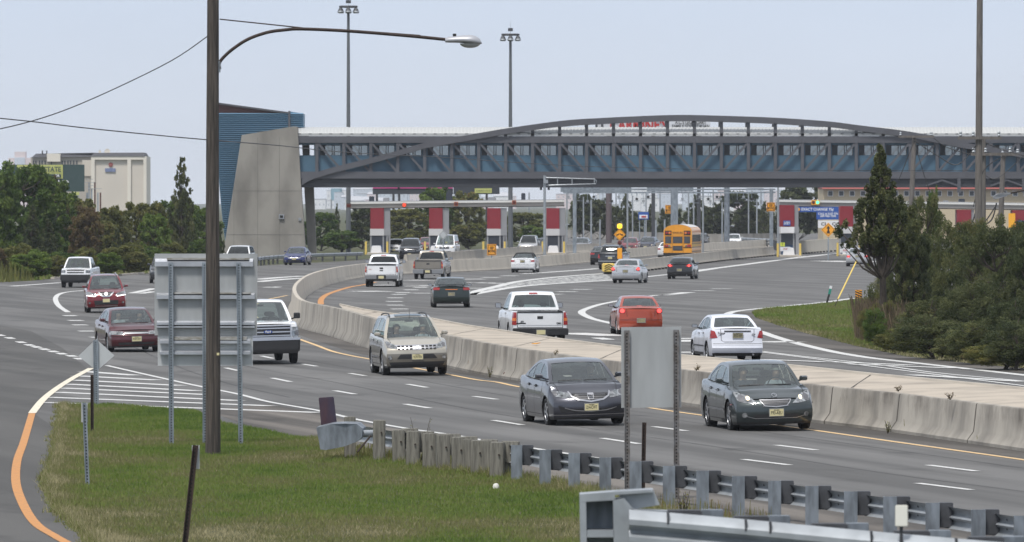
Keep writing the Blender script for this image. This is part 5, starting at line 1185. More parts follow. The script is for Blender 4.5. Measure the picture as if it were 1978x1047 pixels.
slab((1218,983),(1318,988),(1305,1003),(1222,1000), -.02, .16); slab((1222,1000),(1290,1006),(1296,1085),(1222,1085), .06, .10, 'galv_dark'); slab((1236,1000),(1242,1001),(1243,1085),(1237,1085), .0, .05, 'galv'); slab((1262,1001),(1272,1002),(1276,1085),(1264,1085), .0, .05, 'galv')
hd.build('end_terminal', ng)
MB().use('galv_blue').box(N2(1160,1000).x-.1, N2(1160,1000).x+.1, D1+.42, D1+.55, 1.3, 2.1).build('post', ng)
p_ = P(1741, 995, 61.9); o = MB().use(mat('reflector_white', (.75, .74, .68), .5)).box(-.055, .055, -.01, .01, -.10, .09).build('reflector', bevel=.006); o.location = p_+Vector((0, -.03, 0)); tag(o, 'small white reflector plate standing on the out-of-focus near guardrail', 'reflector')
m = MB().use('galv_dark').beam(p_+Vector((0,.0,-.25)), p_+Vector((0,.0,-.07)), .03, .02); m.build('bracket', o).parent = None if False else o
for ch in o.children: ch.matrix_parent_inverse = Matrix.Translation(-o.location)
# ---- perforated sign posts
def perf_post(name, pxb, pyb, pxt, pyt, parent=None, m='galv', w=.075, holes=True, D=None, zb=0.0):
    g = G(pxb, pyb); D = D or g.y; a = Vector((Xat(pxb, D), D, zb)); t = P(pxt, pyt, D); mb = MB().use(m)
    mb.beam(a, t, w, .008, up=(0, 1, 0)); mb.beam(a+Vector((-w/2, -.022, 0)), t+Vector((-w/2, -.022, 0)), .012, .045, up=(0, 1, 0)); mb.beam(a+Vector((w/2, -.022, 0)), t+Vector((w/2, -.022, 0)), .012, .045, up=(0, 1, 0))
    if holes:
        mb.use('seam'); n = int((t-a).length/.055)
        for k in range(1, n): q = a.lerp(t, k/n); mb.box(q.x-.011, q.x+.011, q.y-.0075, q.y-.005, q.z-.012, q.z+.012)
    return mb.build(name, parent), a, t
big = empty('large_sign', (0, 0, 0)); tag(big, 'large two-panel sign seen from its grey back, on three posts by the wooden pole', 'sign')
Ds = G(330, 858).y
for (xb, yb, xt, yt) in [(331,858,330,507),(396,855,395,507),(465,853,461,507)]: perf_post('post', xb, yb, xt, yt, big, D=Ds, w=.085)
def panel(parent, px, D, m, th=.006, name='panel', dy=.03):
    mb = MB().use(m); mb.prism([P(a, b, D)+Vector((0, dy, 0)) for a, b in px], (0, 0, 0), (0, th, 0)); return mb.build(name, parent)
panel(big, [(298,490),(497,490),(496,648),(298,648)], Ds, 'sign_back', dy=.12); panel(big, [(304,646),(488,646),(488,707),(304,707)], Ds, 'sign_back_light', dy=.135)
mat('stringer', (.50, .52, .56), .35, .6, var=.1, vscale=4); mat('dirty', (.20, .19, .16), .8, col2=(.42, .42, .42), vscale=4, stretch=(1.5, 1, 6))
for (x0, x1, y0, y1, dirt) in [(299,489,500,514.7,1),(302,492,566,577.6,1),(302,492,620,627.6,0),(302,492,629,633,0),(308,484,655,663.6,2),(308,484,677,685,0)]:
    mb = MB().use('stringer'); a = P(x0, y0, Ds); b = P(x1, y1, Ds); mb.box(a.x, b.x, Ds+.03, Ds+.035, b.z, b.z+(a.z-b.z)*.62); mb.box(a.x, b.x, Ds+.035, Ds+.12, b.z+(a.z-b.z)*.62-.005, b.z+(a.z-b.z)*.62)
    mb.prism([(a.x+.01, Ds+.032, b.z+(a.z-b.z)*.62), (b.x-.01, Ds+.032, b.z+(a.z-b.z)*.62), (b.x, Ds+.11, a.z), (a.x, Ds+.11, a.z)], (0, 0, 0), (0, .005, .003))
    mb.build('stringer', big)
    if dirt:
        mb = MB().use('dirty'); mb.box(a.x+.25, b.x-.08, Ds+.024, Ds+.115, a.z-.02, a.z+.018 if dirt == 1 else a.z+.05); mb.build('grime_strip', big)
dm = empty('diamond_sign', (0, 0, 0)); tag(dm, 'small diamond sign seen from its back, left of the large sign', 'sign'); Dd = G(186, 783).y
perf_post('post', 186, 783, 185, 657, dm, D=Dd, w=.11); panel(dm, [(151,688),(186,655),(221,687),(187,716)], Dd, 'sign_back_light', dy=.02)
for (a, b, c, d, mm, lab, w_) in [(178,834,178,724,'rust_dark','short dark rusty perforated post in front of the diamond sign',.055), (169,938,163,778,'galv','thin galvanised leaning post with a small plate at its top, left edge of the lawn',.06), (356,1060,378,860,'rust_dark','dark rusty perforated post leaning right at the bottom of the lawn',.07), (1242,950,1244.5,816,'rust_dark','short dark rusty perforated post between the legs of the blank two-post sign',.06)]:
    o, pa, pt = perf_post('post', a, b, c, d, None, mm, w_); o.name = 'perforated_post'; tag(o, lab, 'post')
    if a in (169, 356): q = MB().use('sign_back_light').box(pt.x-.055, pt.x+.055, pt.y+.02, pt.y+.03, pt.z-.34, pt.z); q.build('plate', o)
rs = empty('blank_sign', (0, 0, 0)); tag(rs, 'blank grey rectangular sign seen from its back on two weathered perforated posts', 'sign'); Dr = G(1255, 965).y
perf_post('post', 1212, 955, 1211, 638, rs, 'rust_steel', .085, D=Dr); perf_post('post', 1307, 985, 1306, 637, rs, 'rust_steel', .085, D=Dr); panel(rs, [(1200,632),(1316,631),(1316,787),(1200,788)], Dr, 'sign_back', dy=.02)
o = MB().use(mat('trash_white', (.70, .69, .64), .6)).lathe([(.02, 0), (.05, .01), (.055, .05), (.04, .09), (.001, .10)], 12).build('crumpled_cup', smooth=40); g = G(958, 947); o.location = (g.x, g.y, .02); tag(o, 'crumpled white cup lying in the mown grass', 'litter')
o = MB().use(mat('orange_litter', (.75, .33, .03), .6)).prism([(-.12,0,0),(.02,.05,0),(.13,0,.02),(.0,-.4,.0)], (0,0,0), (0,0,.02)).build('orange_scrap'); g = G(1035, 665, .92); o.location = g+Vector((0, 0, .01)); tag(o, 'small orange scrap on the flat median cap below the white regular-cab pickup', 'litter')
o = MB().use('rust').lathe([(.22, 0), (.18, .16), (.05, .24)], 8).build('debris_bag', smooth=40); g = G(985, 731); o.location = (g.x, g.y, 0); tag(o, 'dark rag of debris against the foot of the median wall', 'litter')
# ---- utility pole with the lamp arm
Dp = G(411, 879).y
up = empty('utility_pole', (Xat(411, Dp), Dp, 0)); tag(up, 'tall wooden pole in front of the large sign back, with a long street-lamp arm', 'utility pole')
mb = MB().use('wood_pole'); h = 12.0; k = 26; pts = [(math.sin(i*.4)*.006, 0, h*i/k-.1) for i in range(k+1)]; mb.tube(pts, [.150-.048*i/k for i in range(k+1)], 14); mb.build('pole', up, smooth=60)
def UP(px, py, dy=0): v = P(px, py, Dp); return Vector((v.x-up.location.x, dy, v.z))
arm = smooth_curve([UP(424.5,134), UP(424,122), UP(432.5,110), UP(452,93), UP(480.6,75), UP(517,62.5), UP(548.5,58), UP(582.5,56), UP(673,60), UP(786,69), UP(862,76.5)], 5)
MB().use('rust_dark').tube(arm, .032, 8).build('lamp_arm', up, smooth=60); MB().use('rust_dark').tube([UP(424,37), UP(586,54)], .014, 6).build('tie_rod', up); MB().use('rust_dark').tube([UP(706,60), UP(812,68)], .008, 5).build('tie_rod', up)
MB().use('galv').box(UP(417,136).x, UP(426,136).x, -.03, .03, UP(0,140).z, UP(0,118).z).build('bracket', up)
mb = MB().use(mat('lamp_grey', (.36, .37, .40), .4, .2)); axp = [(860,79,.055),(866,78.5,.075),(880,78,.085),(895,78,.10),(910,79,.12),(920,80.5,.105),(927,82,.07),(931,84,.01)]
rows = []
for x, y, r in axp:
    c = UP(x, y); rows.append([c+Vector((0, r*1.3*math.cos(a), r*(1.0 if math.sin(a) > 0 else .55)*math.sin(a))) for a in np.linspace(0, 2*math.pi, 17)])
mb.grid(rows); mb.add(rows[0][:-1], [tuple(range(16))]); lh = mb.build('lamp_head', up, smooth=50)
mb = MB().use(mat('lamp_bowl', (.30, .31, .32), .15, coat=1)); c = UP(908, 84); rows = [[c+Vector((.20*math.cos(a)*math.cos(b), .12*math.sin(a)*math.cos(b), -.09*math.sin(b))) for a in np.linspace(0, 2*math.pi, 17)] for b in np.linspace(0, 1.57, 6)]; mb.grid(rows); mb.build('lamp_bowl', lh, smooth=60)
c = UP(878, 70); MB().use('rubber').lathe([(.035, -.03), (.035, .05)], 10, tuple(c)).build('photocell', lh)
MB().use('galv_light').tube([UP(402,66), UP(400,100), UP(404,112)], .008, 5).build('service_clamp', up); MB().use('plate_base').box(UP(419,0).x, UP(424,0).x, -.17, -.15, UP(0,686).z, UP(0,681).z).build('pole_tag', up)
# overhead wires
mat('wire', (.03, .03, .032), .6)
def wire(name, pts, r, lab): o = MB().use('wire').tube(smooth_curve(pts, 5), r, 5).build(name, smooth=60); tag(o, lab, 'wire'); return o
wire('overhead_wire', [P(401,70,Dp), P(330,118,Dp-1), P(203,180,Dp-3), P(100,222,Dp-4.5), P(0,249,Dp-6), P(-90,262,Dp-7)], .011, 'sagging wire that rises steeply from the left edge to the top of the wooden pole')
wire('overhead_wire', [P(-80,221,Dp-8), P(54,234,Dp-6), P(145,245,Dp-4), P(270,258,Dp-2), P(400,270,Dp), P(537,281,Dp+25), P(640,292,Dp+45), P(743,298.6,Dp+65), P(842,303,Dp+85), P(1000,314,Dp+110), P(1125,321,Dp+130), P(1220,323.5,Dp+145), P(1375,327.6,Dp+160), P(1600,329,Dp+162), P(1880,329.5,Dp+163)], .011, 'long thin wire crossing the whole picture in front of the bridge')
# ================================================================= bridge, toll plaza, masts, buildings
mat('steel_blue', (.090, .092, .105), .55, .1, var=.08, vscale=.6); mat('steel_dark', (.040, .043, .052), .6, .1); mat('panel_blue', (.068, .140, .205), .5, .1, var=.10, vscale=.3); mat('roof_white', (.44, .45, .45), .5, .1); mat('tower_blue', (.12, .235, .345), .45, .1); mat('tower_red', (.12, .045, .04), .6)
mat('stair_dark', (.03, .035, .04), .8)
DB = 603.0; SB = F/DB
def B(px, py, D=DB): return P(px, py, D)
br = empty('footbridge', (0, 0, 0)); tag(br, 'covered footbridge with a shallow steel arch, blue panels and white vaulted roof spanning the road', 'bridge')
xL, xR = Xat(576, DB), Xat(2120, DB); Zb = lambda y: Zat(y, DB)
WD = 4.2
def bbox(mb, y0, y1, d0, d1, x0=xL, x1=xR): mb.box(x0, x1, DB+d0, DB+d1, Zb(y1), Zb(y0))
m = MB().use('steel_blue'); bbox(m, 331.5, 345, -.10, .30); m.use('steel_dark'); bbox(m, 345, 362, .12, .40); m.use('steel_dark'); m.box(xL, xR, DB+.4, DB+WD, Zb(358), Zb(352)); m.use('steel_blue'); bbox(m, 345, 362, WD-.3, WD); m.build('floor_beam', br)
m = MB().use('steel_blue'); bbox(m, 263, 276, -.05, .28); m.build('top_chord', br); m = MB().use('steel_blue'); bbox(m, 263, 276, WD-.3, WD-.02); m.build('top_chord', br)
m = MB().use('panel_blue'); bbox(m, 300, 331.5, .45, .60); m.build('wall_panel', br); m = MB().use('panel_blue'); bbox(m, 276, 280, .45, .60); m.build('wall_panel', br); m = MB().use('panel_blue'); bbox(m, 302, 331.5, WD-.6, WD-.45); m.build('wall_panel', br)
step = 52.1/SB; x0 = Xat(612, DB); n = 0; verts_x = []
x = x0
while x < xR: verts_x.append(x); x += step
archp = [(583,347),(600,337),(640,324),(700,309),(760,293),(820,276),(897,262),(985,247),(1092,232.5),(1169,227.6),(1220,225),(1310,222),(1407,224),(1500,227.5),(1600,234.5),(1659,242),(1759,254.6),(1858,274.5),(1978,294),(2120,322)]
ap = smooth_curve([B(a, b) for a, b in archp], 5)
def arch_z(x): return interp([(p.x, p.z) for p in ap], x)
for dy, nm in ((0, 'arch'), (WD-.1, 'arch')):
    m = MB().use('steel_blue'); rows = [[p+Vector((0, dy-.28, 0)), p+Vector((0, dy+.22, 0)), p+Vector((0, dy+.22, -.50)), p+Vector((0, dy-.28, -.50)), p+Vector((0, dy-.28, 0))] for p in ap]; m.grid(rows); m.build(nm, br)
for k, x in enumerate(verts_x):
    for dy in (0, WD-.1):
        m = MB().use('steel_blue'); z1 = max(Zb(263), arch_z(x)-.3); m.box(x-.14, x+.14, DB+dy-.02, DB+dy+.22, Zb(332), z1); m.build('vertical_post', br)
    if x+step < xR:
        right = x+step/2 > Xat(1355, DB); a, b = (x, x+step)
        m = MB().use('steel_blue')
        if not right: m.beam((a+.1, DB+.08, Zb(277)), (b-.1, DB+.08, Zb(331)), .19, .2, up=(0, 1, 0))
        else: m.beam((b-.1, DB+.08, Zb(277)), (a+.1, DB+.08, Zb(331)), .19, .2, up=(0, 1, 0))
        m.build('diagonal_brace', br)
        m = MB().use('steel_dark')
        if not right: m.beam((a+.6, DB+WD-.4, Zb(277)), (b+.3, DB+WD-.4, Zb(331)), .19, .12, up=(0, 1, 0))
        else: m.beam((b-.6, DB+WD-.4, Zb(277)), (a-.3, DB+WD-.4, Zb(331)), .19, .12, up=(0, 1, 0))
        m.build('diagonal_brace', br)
        w_ = MB().use('steel_dark'); wx0, wx1 = a+.28, b-.28; zz0, zz1 = Zb(301), Zb(280)
        for q in (wx0, wx0+.42, (wx0+wx1)/2+.15, wx1-.55, wx1): w_.box(q-.035, q+.035, DB+.46, DB+.56, zz0, zz1)
        w_.box(wx0, wx1, DB+.46, DB+.56, zz0, zz0+.06); w_.box(wx0, wx1, DB+.46, DB+.56, zz1-.06, zz1)
        fr = w_.build('window', br); m = MB().use('stair_dark'); m.box(wx0, wx0+.42, DB+.50, DB+.505, zz0, zz1); m.use('glass_build').box(wx0+.42, wx1, DB+.50, DB+.505, zz0, zz1); m.build('pane', fr)
        w2 = MB().use('panel_blue').box(a-.25, a+.25, DB+.45, DB+.6, Zb(301), Zb(279)); w2.build('wall_panel', br)
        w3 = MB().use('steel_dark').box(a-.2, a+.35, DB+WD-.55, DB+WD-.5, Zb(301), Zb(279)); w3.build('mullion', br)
rf = MB().use('roof_white'); nx = int((xR-xL)/.30); rows = []
for i in range(nx*2+1):
    x = xL+(xR-xL)*i/(nx*2); r = .0 if i % 2 else .05
    rows.append([(x, DB+.1+WD/2-.1-(WD/2)*math.cos(a), Zb(262)+(1.02 if True else 0)*(.0+math.sin(a))*.72+r) for a in np.linspace(0, math.pi, 11)])
rf.grid(rows); rf.build('vaulted_roof', br, smooth=25); MB().use('roof_white').box(xL, xR, DB-.02, DB+.15, Zb(262.5), Zb(257.5)).build('gutter', br)
sm_ = MB().use('steel_dark')
for i in range(int((xR-xL)/.9)): x = xL+i*.9; sm_.box(x, x+.25, DB-.035, DB-.02, Zb(259.2), Zb(258))
sm_.build('gutter_clips', br)
for x in (770, 1045, 1060): MB().use('steel_dark').box(Xat(x, DB)-.1, Xat(x, DB)+.1, DB+.5, DB+.7, Zb(367), Zb(360)).build('lamp_fitting', br)
for k in (1820, 1945):                                                # knee braces at the right
    X = Xat(k, DB); m = MB().use('steel_blue'); m.beam((X-1.4, DB-.0, Zb(359)), (X, DB, Zb(348)), .14, .14); m.beam((X+1.4, DB, Zb(359)), (X, DB, Zb(348)), .14, .14); m.box(X+1.3, X+1.6, DB-.1, DB+.15, Zb(372), Zb(345)); m.build('knee_brace', br)
# concrete pylon and stair tower
py = empty('concrete_pylon', (0, 0, 0)); tag(py, 'tall tapering board-marked concrete pylon carrying the left end of the footbridge', 'pylon')
m = MB().use('conc_pylon'); m.prism([B(*q) for q in [(429,505),(467,261),(568,244),(575,245),(581,348),(592,505)]], (0, -.3, 0), (0, 1.2, 0)); o = m.build('slab', py)
m = MB().use('conc_pylon'); m.prism([B(*q) for q in [(572,505),(596,245),(585,245),(580,252)]][:0] or [B(*q) for q in [(580,246),(594,246),(596,300),(604,363),(610,505),(594,505),(586,363)]], (0, 2.6, 0), (0, 4.1, 0)); m.build('slab', py)
mat('form_line', (.13, .125, .115), .9); m = MB().use('form_line')
for y in (368.5, 453): m.box(Xat(430+(503-y)*.155, DB)+.05, Xat(598, DB) - (.0 if y > 400 else .55), DB-.312, DB-.3, Zb(y+.45), Zb(y))
for x in (452, 498, 540): m.box(Xat(x, DB)-.012, Xat(x, DB)+.012, DB-.312, DB-.3, Zb(500), Zb(266 if x > 460 else 360))
m.build('form_lines', py)
w_ = MB().use('alloy').box(Xat(539, DB), Xat(549, DB), DB-.45, DB-.3, Zb(423), Zb(414)); w_.use('seam').box(Xat(541, DB), Xat(547, DB), DB-.46, DB-.445, Zb(421), Zb(416)); w_.build('wall_light', py); MB().use('alloy').box(Xat(580, DB)-.15, Xat(580, DB)+.1, DB-.4, DB-.3, Zb(426), Zb(421)).build('wall_light', py)
tw = empty('stair_tower', (0, 0, 0)); tag(tw, 'blue corrugated stair tower with a dark red gable strip behind the concrete pylon', 'tower')
m = MB().use('tower_blue'); yy = 218.0; rows = []
def lx(y): return interp([(198,419),(330,420.5),(340,421),(400,426),(460,433),(505,438)], y)
while yy < 500:
    for k, dd in ((0, 0), (1.8, -.22), (2.2, -.22), (2.5, .0)):
        y = yy+k; xr = 585 if y < 263 else interp([(248,468),(262,467),(505,430)], y)+6; x_l = lx(y); z = Zb(y); rows.append([(Xat(x_l, DB)-.0, DB+1.3+dd, z), (Xat(max(xr, x_l+1), DB), DB+1.3+dd, z)])
    yy += 4.0
m.grid(rows); m.build('corrugated_wall', tw)
m = MB().use('tower_blue'); m.prism([B(585,219), B(585,270), B(560,270), B(560,215)], (0, 1.29, 0), (0, 6, 0)); m.build('side_wall', tw)
m = MB().use('tower_red'); m.prism([B(*q) for q in [(419,200),(545,218.5),(419,218.5)]], (0, 1.5, 0), (0, 1.7, 0)); m.build('gable', tw); m = MB().use('steel_blue'); m.prism([B(*q) for q in [(419,197.5),(556,216),(556,219),(419,201)]], (0, 1.1, 0), (0, 6, 0)); m.build('roof', tw)
m = MB().use('steel_blue'); m.prism([B(*q) for q in [(556,214),(560,214),(560,246),(556,246)]], (0, 1.0, 0), (0, 1.4, 0)); m.build('corner_post', tw)
# ---- toll plaza
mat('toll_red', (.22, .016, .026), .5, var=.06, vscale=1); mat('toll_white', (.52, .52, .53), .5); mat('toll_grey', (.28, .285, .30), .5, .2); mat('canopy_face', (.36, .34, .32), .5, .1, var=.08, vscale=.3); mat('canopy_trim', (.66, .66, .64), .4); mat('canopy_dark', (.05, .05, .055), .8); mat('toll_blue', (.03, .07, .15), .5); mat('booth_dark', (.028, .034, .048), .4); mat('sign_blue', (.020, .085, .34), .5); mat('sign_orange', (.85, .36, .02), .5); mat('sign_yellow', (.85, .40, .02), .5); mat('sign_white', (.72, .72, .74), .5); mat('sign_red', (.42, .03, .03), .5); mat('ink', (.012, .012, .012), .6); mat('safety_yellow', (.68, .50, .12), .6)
DT = 672.0
def canopy(px0, px1, y0, y1, y0b, y1b, D, lab, dep=9.0):
    r = empty('toll_canopy', (0, 0, 0)); tag(r, lab, 'canopy'); a0, a1 = Xat(px0, D), Xat(px1, D)
    def quad(m, z0, z1, zz0, zz1, d0, d1, nm):
        mb = MB().use(m); mb.prism([(a0, 0, z0), (a1, 0, zz0), (a1, 0, zz1), (a0, 0, z1)], (0, D+d0, 0), (0, D+d1, 0)); mb.build(nm, r)
    z = lambda y: Zat(y, D)
    quad('canopy_face', z(y1), z(y0+5), z(y1b), z(y0b+5), 0, dep, 'fascia'); quad('canopy_trim', z(y0+5), z(y0+1.5), z(y0b+5), z(y0b+1.5), -.15, dep+.1, 'trim'); quad('toll_grey', z(y0+1.5), z(y0), z(y0b+1.5), z(y0b), .2, dep, 'roof_edge')
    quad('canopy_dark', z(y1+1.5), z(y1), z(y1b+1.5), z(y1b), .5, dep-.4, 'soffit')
    return r
cL = canopy(677, 1090, 389, 402, 385, 397, DT, 'flat grey canopy over the four left toll booths'); cR = canopy(1505, 2080, 385, 397.5, 393, 406, DT, 'flat grey canopy over the right toll booths')
def booth(px, D, w, lab, y=(402,442,455,478,497), sidew=12, blue=True, right=0):
    r = empty('toll_booth', (Xat(px, D), D, 0)); tag(r, lab, 'toll booth', 'toll booths'); z = lambda q: Zat(q, D); W_ = w/(F/D)/2; sw = sidew/(F/D); dp = 2.2
    MB().use('toll_red').box(-W_, W_, 0, dp, z(y[1]), z(y[0])).build('red_pier', r); MB().use('toll_grey').box(W_, W_+sw, .15, dp, z(y[2])-.3, z(y[0])).build('grey_pier', r)
    MB().use('toll_white').box(-W_-.04, W_+.02, -.04, dp, z(y[2]), z(y[1])).build('white_band', r); MB().use('toll_grey').box(W_+.02, W_+sw+.03, -.01, dp, z(y[2]), z(y[1])-.02).build('white_band', r)
    b = MB().use('toll_grey'); zb = z(y[3]); zt = z(y[2])-.01
    for x in (-W_+.04, W_-.06, W_+sw*.5, W_+sw-.05): b.box(x-.07, x+.07, .02, .2, 0, zt)
    b.box(-W_, W_+sw, dp-.2, dp, 0, zt); b.use('toll_blue' if blue else 'toll_grey').box(-W_+.05, W_+sw-.06, .12, dp-.2, 0, zb+.25); b.build('cabin', r)
    g = MB().use('booth_dark').box(-W_+.1, W_-.12, .06, .08, zb+.25, zt); g.build('window', r); g = MB().use('booth_dark').box(W_, W_+sw*.45, .10, .12, .3, zt); g.build('door', r)
    isl_ = MB().use('conc_light'); isl_.prism([(-W_-.2, -6, 0), (W_+sw, -6, 0), (W_+sw, 3, 0), (-W_-.2, 3, 0)], (0, 0, 0), (0, 0, .18)); isl_.build('island_kerb', r)
    n_ = MB().use('sign_white'); n_.prism([(-.55, -4.5, 0), (.55, -4.5, 0), (.42, -4.5, .85), (-.42, -4.5, .85)], (0, 0, 0), (0, 1.5, 0)); n_.build('crash_block', r, bevel=.05)
    for x in (-1.0, 1.05): MB().use('safety_yellow').tube([(x, -3.8, 0), (x, -3.8, 1.25)], .10, 8).build('bollard', r)
    return r
b1_ = booth(728.5, DT, 26, 'leftmost red and white toll booth'); booth(842, DT, 26, 'second red and white toll booth from the left'); booth(954, DT, 26, 'third red and white toll booth from the left, beside the tall mast foot'); booth(1068, DT, 25, 'fourth red and white toll booth, at the right end of the left canopy')
b5 = booth(1520.5, DT-30, 28, 'red toll booth with white posters at the left end of the right canopy', y=(396,438,451,478,497), sidew=8); b6 = booth(1635, DT-20, 26, 'red toll booth half hidden by the tall tree on the right', y=(398,438,451,478,497), sidew=6)
booth(1862, DT, 28, 'red toll booth seen above the bushes behind the double wooden pole', y=(405,446,458,480,497), sidew=6); b8 = booth(1968, DT, 26, 'red toll booth at the right edge of the photograph', y=(406,446,458,480,497), sidew=6)
def lamp(parent, px, py, D, m, w=7, h=7, housing='sign_orange', r=.16):
    X, z_ = Xat(px, D), Zat(py, D); k = F/D; mb = MB().use(housing).box(X-w/k/2, X+w/k/2, D-.35, D-.16, z_-h/k/2, z_+h/k/2); o = mb.build('signal_housing', parent); MB().use(m).lathe([(.001, D-.37), (r, D-.355)], 14, (X, 0, z_), 'y').build('lens', o); return o
mat('sig_red', (.9, .05, .02), .4, emit=.8); mat('sig_green', (.1, .8, .4), .4, emit=1.2); mat('sig_off', (.10, .02, .015), .4); mat('sig_amber', (1.0, .55, .02), .4, emit=2.2); mat('sig_house', (.35, .12, .06), .5)
lamp(cL, 673.5, 397, DT, 'sig_off', 9, 8, 'rust'); lamp(cL, 781, 396, DT, 'sig_red', 8, 8, 'sig_house'); lamp(cL, 881, 394, DT, 'sig_off', 8, 8, 'sig_house'); lamp(cL, 993, 391, DT, 'sig_off', 8, 8, 'sig_house')
lamp(cR, 1571, 391, DT, 'sig_off', 8, 9); lamp(cR, 1579, 391, DT, 'sig_green', 8, 9)
for (x, w_, h_, d) in [(717,10,11,2),(745,12,8,3),(867,12,18,3),(950,16,9,3),(1011,8,17,3),(1862,12,11,3),(1830,10,8,2)]: 
    X = Xat(x, DT); zb = Zat(390 if x < 1200 else 395, DT); k = F/DT; MB().use('booth_dark' if h_ > 9 else 'toll_grey').box(X-w_/k/2, X+w_/k/2, DT+d, DT+d+1, zb-.1, zb+h_/k).build('roof_unit', cL if x < 1200 else cR, bevel=.05)
def signboard(name, px0, py0, px1, py1, D, m, text, tsize, tm, lab, parent=None, border=None, fit=None, post=None, offs=0):
    a, b = P(px0, py0, D), P(px1, py1, D); r = MB().use(m).box(a.x, b.x, D-.06, D, b.z, a.z).build(name, parent)
    if border: q = MB().use(border); t = .05; [q.box(*v, D-.066, D-.061, *w2) for v, w2 in (((a.x+t, b.x-t), (a.z-2*t, a.z-t)), ((a.x+t, b.x-t), (b.z+t, b.z+2*t)), ((a.x+t, a.x+2*t), (b.z+t, a.z-t)), ((b.x-2*t, b.x-t), (b.z+t, a.z-t)))]; q.build('border', r)
    if text:
        n = text.count('\n')+1; put_text(text, tsize, tm, r, ((a.x+b.x)/2, D-.07, (a.z+b.z)/2+offs), fitw=(b.x-a.x)*(fit or .86), bold=.02*tsize)
    if post:
        px, yb = post; X = Xat(px, D); MB().use('galv').box(X-.05, X+.05, D+.01, D+.08, 0 if yb is None else Zat(yb, D), a.z-.1).build('post', r)
    if not parent: tag(r, lab, 'sign')
    return r
signboard('exact_change_sign', 1536, 399.5, 1622, 409.5, DT-1.5, 'sign_blue', 'EXACT CHANGE 75¢', .36, 'white_text', 'long blue EXACT CHANGE 75¢ sign hanging under the right canopy', fit=.72)
X = Xat(1542.5, DT-1.6); MB().use('sign_orange').lathe([(.001, 0), (.16, .02), (.16, .04)], 12, (X, DT-1.62, Zat(404.5, DT)), 'y').build('coin_symbol', bpy.data.objects['exact_change_sign'])
signboard('phone_sign', 1577, 409.8, 1622, 424, DT-1.5, 'sign_blue', 'CALL # ACE ON\n609-965-7200', .26, 'white_text', 'blue sign giving the telephone number 609-965-7200, under the exact-change sign', offs=.08)
signboard('notice_board', 1580, 426, 1620, 440, DT-1.5, 'sign_white', 'CL   C', .42, 'ink', 'white notice board with dark letters behind the yellow merge diamond', fit=.7)
signboard('small_blue_plate', 1513, 426, 1527, 436, DT-30.2, 'sign_blue', 'CARS\nONLY', .17, 'white_text', '', parent=b5).matrix_parent_inverse = Matrix.Translation(-b5.location)
def fixp(o, par): o.matrix_parent_inverse = Matrix.Translation(-par.location); return o
fixp(signboard('poster', 1508, 438.5, 1534, 450, DT-30.2, 'sign_white', '', .1, 'ink', '', parent=b5), b5); fixp(signboard('stop_plate', 1507, 477, 1527, 485, DT-36, 'sign_white', 'STOP', .2, 'sign_red', '', parent=b5, fit=.4), b5)
fixp(signboard('yellow_plate', 1507, 468.5, 1516, 476, DT-36, mat('lime', (.55, .62, .06), .5), 'V', .3, 'ink', '', parent=b5, fit=.3), b5); fixp(signboard('notice_plate', 1622, 470, 1638, 478, DT-26, 'sign_white', '', .1, 'ink', '', parent=b6), b6); fixp(signboard('stop_plate', 1622, 480, 1642, 488, DT-26, 'sign_white', 'STOP', .2, 'sign_red', '', parent=b6, fit=.4), b6)
fixp(signboard('blue_plate', 1966, 426, 1980, 438, DT-.5, 'sign_blue', 'CARS', .2, 'white_text', '', parent=b8), b8); fixp(signboard('yellow_panel', 1948, 412, 1961, 440, DT-.6, 'sign_yellow', '', .2, 'ink', '', parent=b8), b8)
signboard('keep_moving_sign', 941, 471.5, 958.5, 493, 560, 'sign_orange', 'KEEP\nMOVING', .30, 'ink', 'orange KEEP MOVING sign standing on the long median barrier', border='ink', fit=.74, post=(949.5, 506))
signboard('keep_moving_sign', 1285, 396, 1301, 412.5, 655, 'sign_orange', 'KEEP\nMOVING', .30, 'ink', 'orange KEEP MOVING sign on the middle gantry post above the school bus', border='ink', fit=.74)
signboard('keep_moving_sign', 1481, 391, 1497, 408, 648, 'sign_orange', 'KEEP\nMOVING', .30, 'ink', 'orange KEEP MOVING sign on the gantry post left of the right toll booths', border='ink', fit=.74)
signboard('blue_board', 1233, 409.5, 1253, 424, 760, 'sign_blue', '', .4, 'white_text', 'small blue and white board on two posts left of the middle gantry post', post=(1235.5, None))
o = bpy.data.objects['blue_board']; MB().use('sign_white').box(Xat(1235,760), Xat(1251,760), 759.9, 759.93, Zat(422,760), Zat(415,760)).build('stripe', o); MB().use('sign_red').box(Xat(1239,760), Xat(1248,760), 759.86, 759.89, Zat(420,760), Zat(417,760)).build('stripe', o); MB().use('galv').box(Xat(1244,760), Xat(1246,760), 760.02, 760.1, 0, Zat(412,760)).build('post', o)
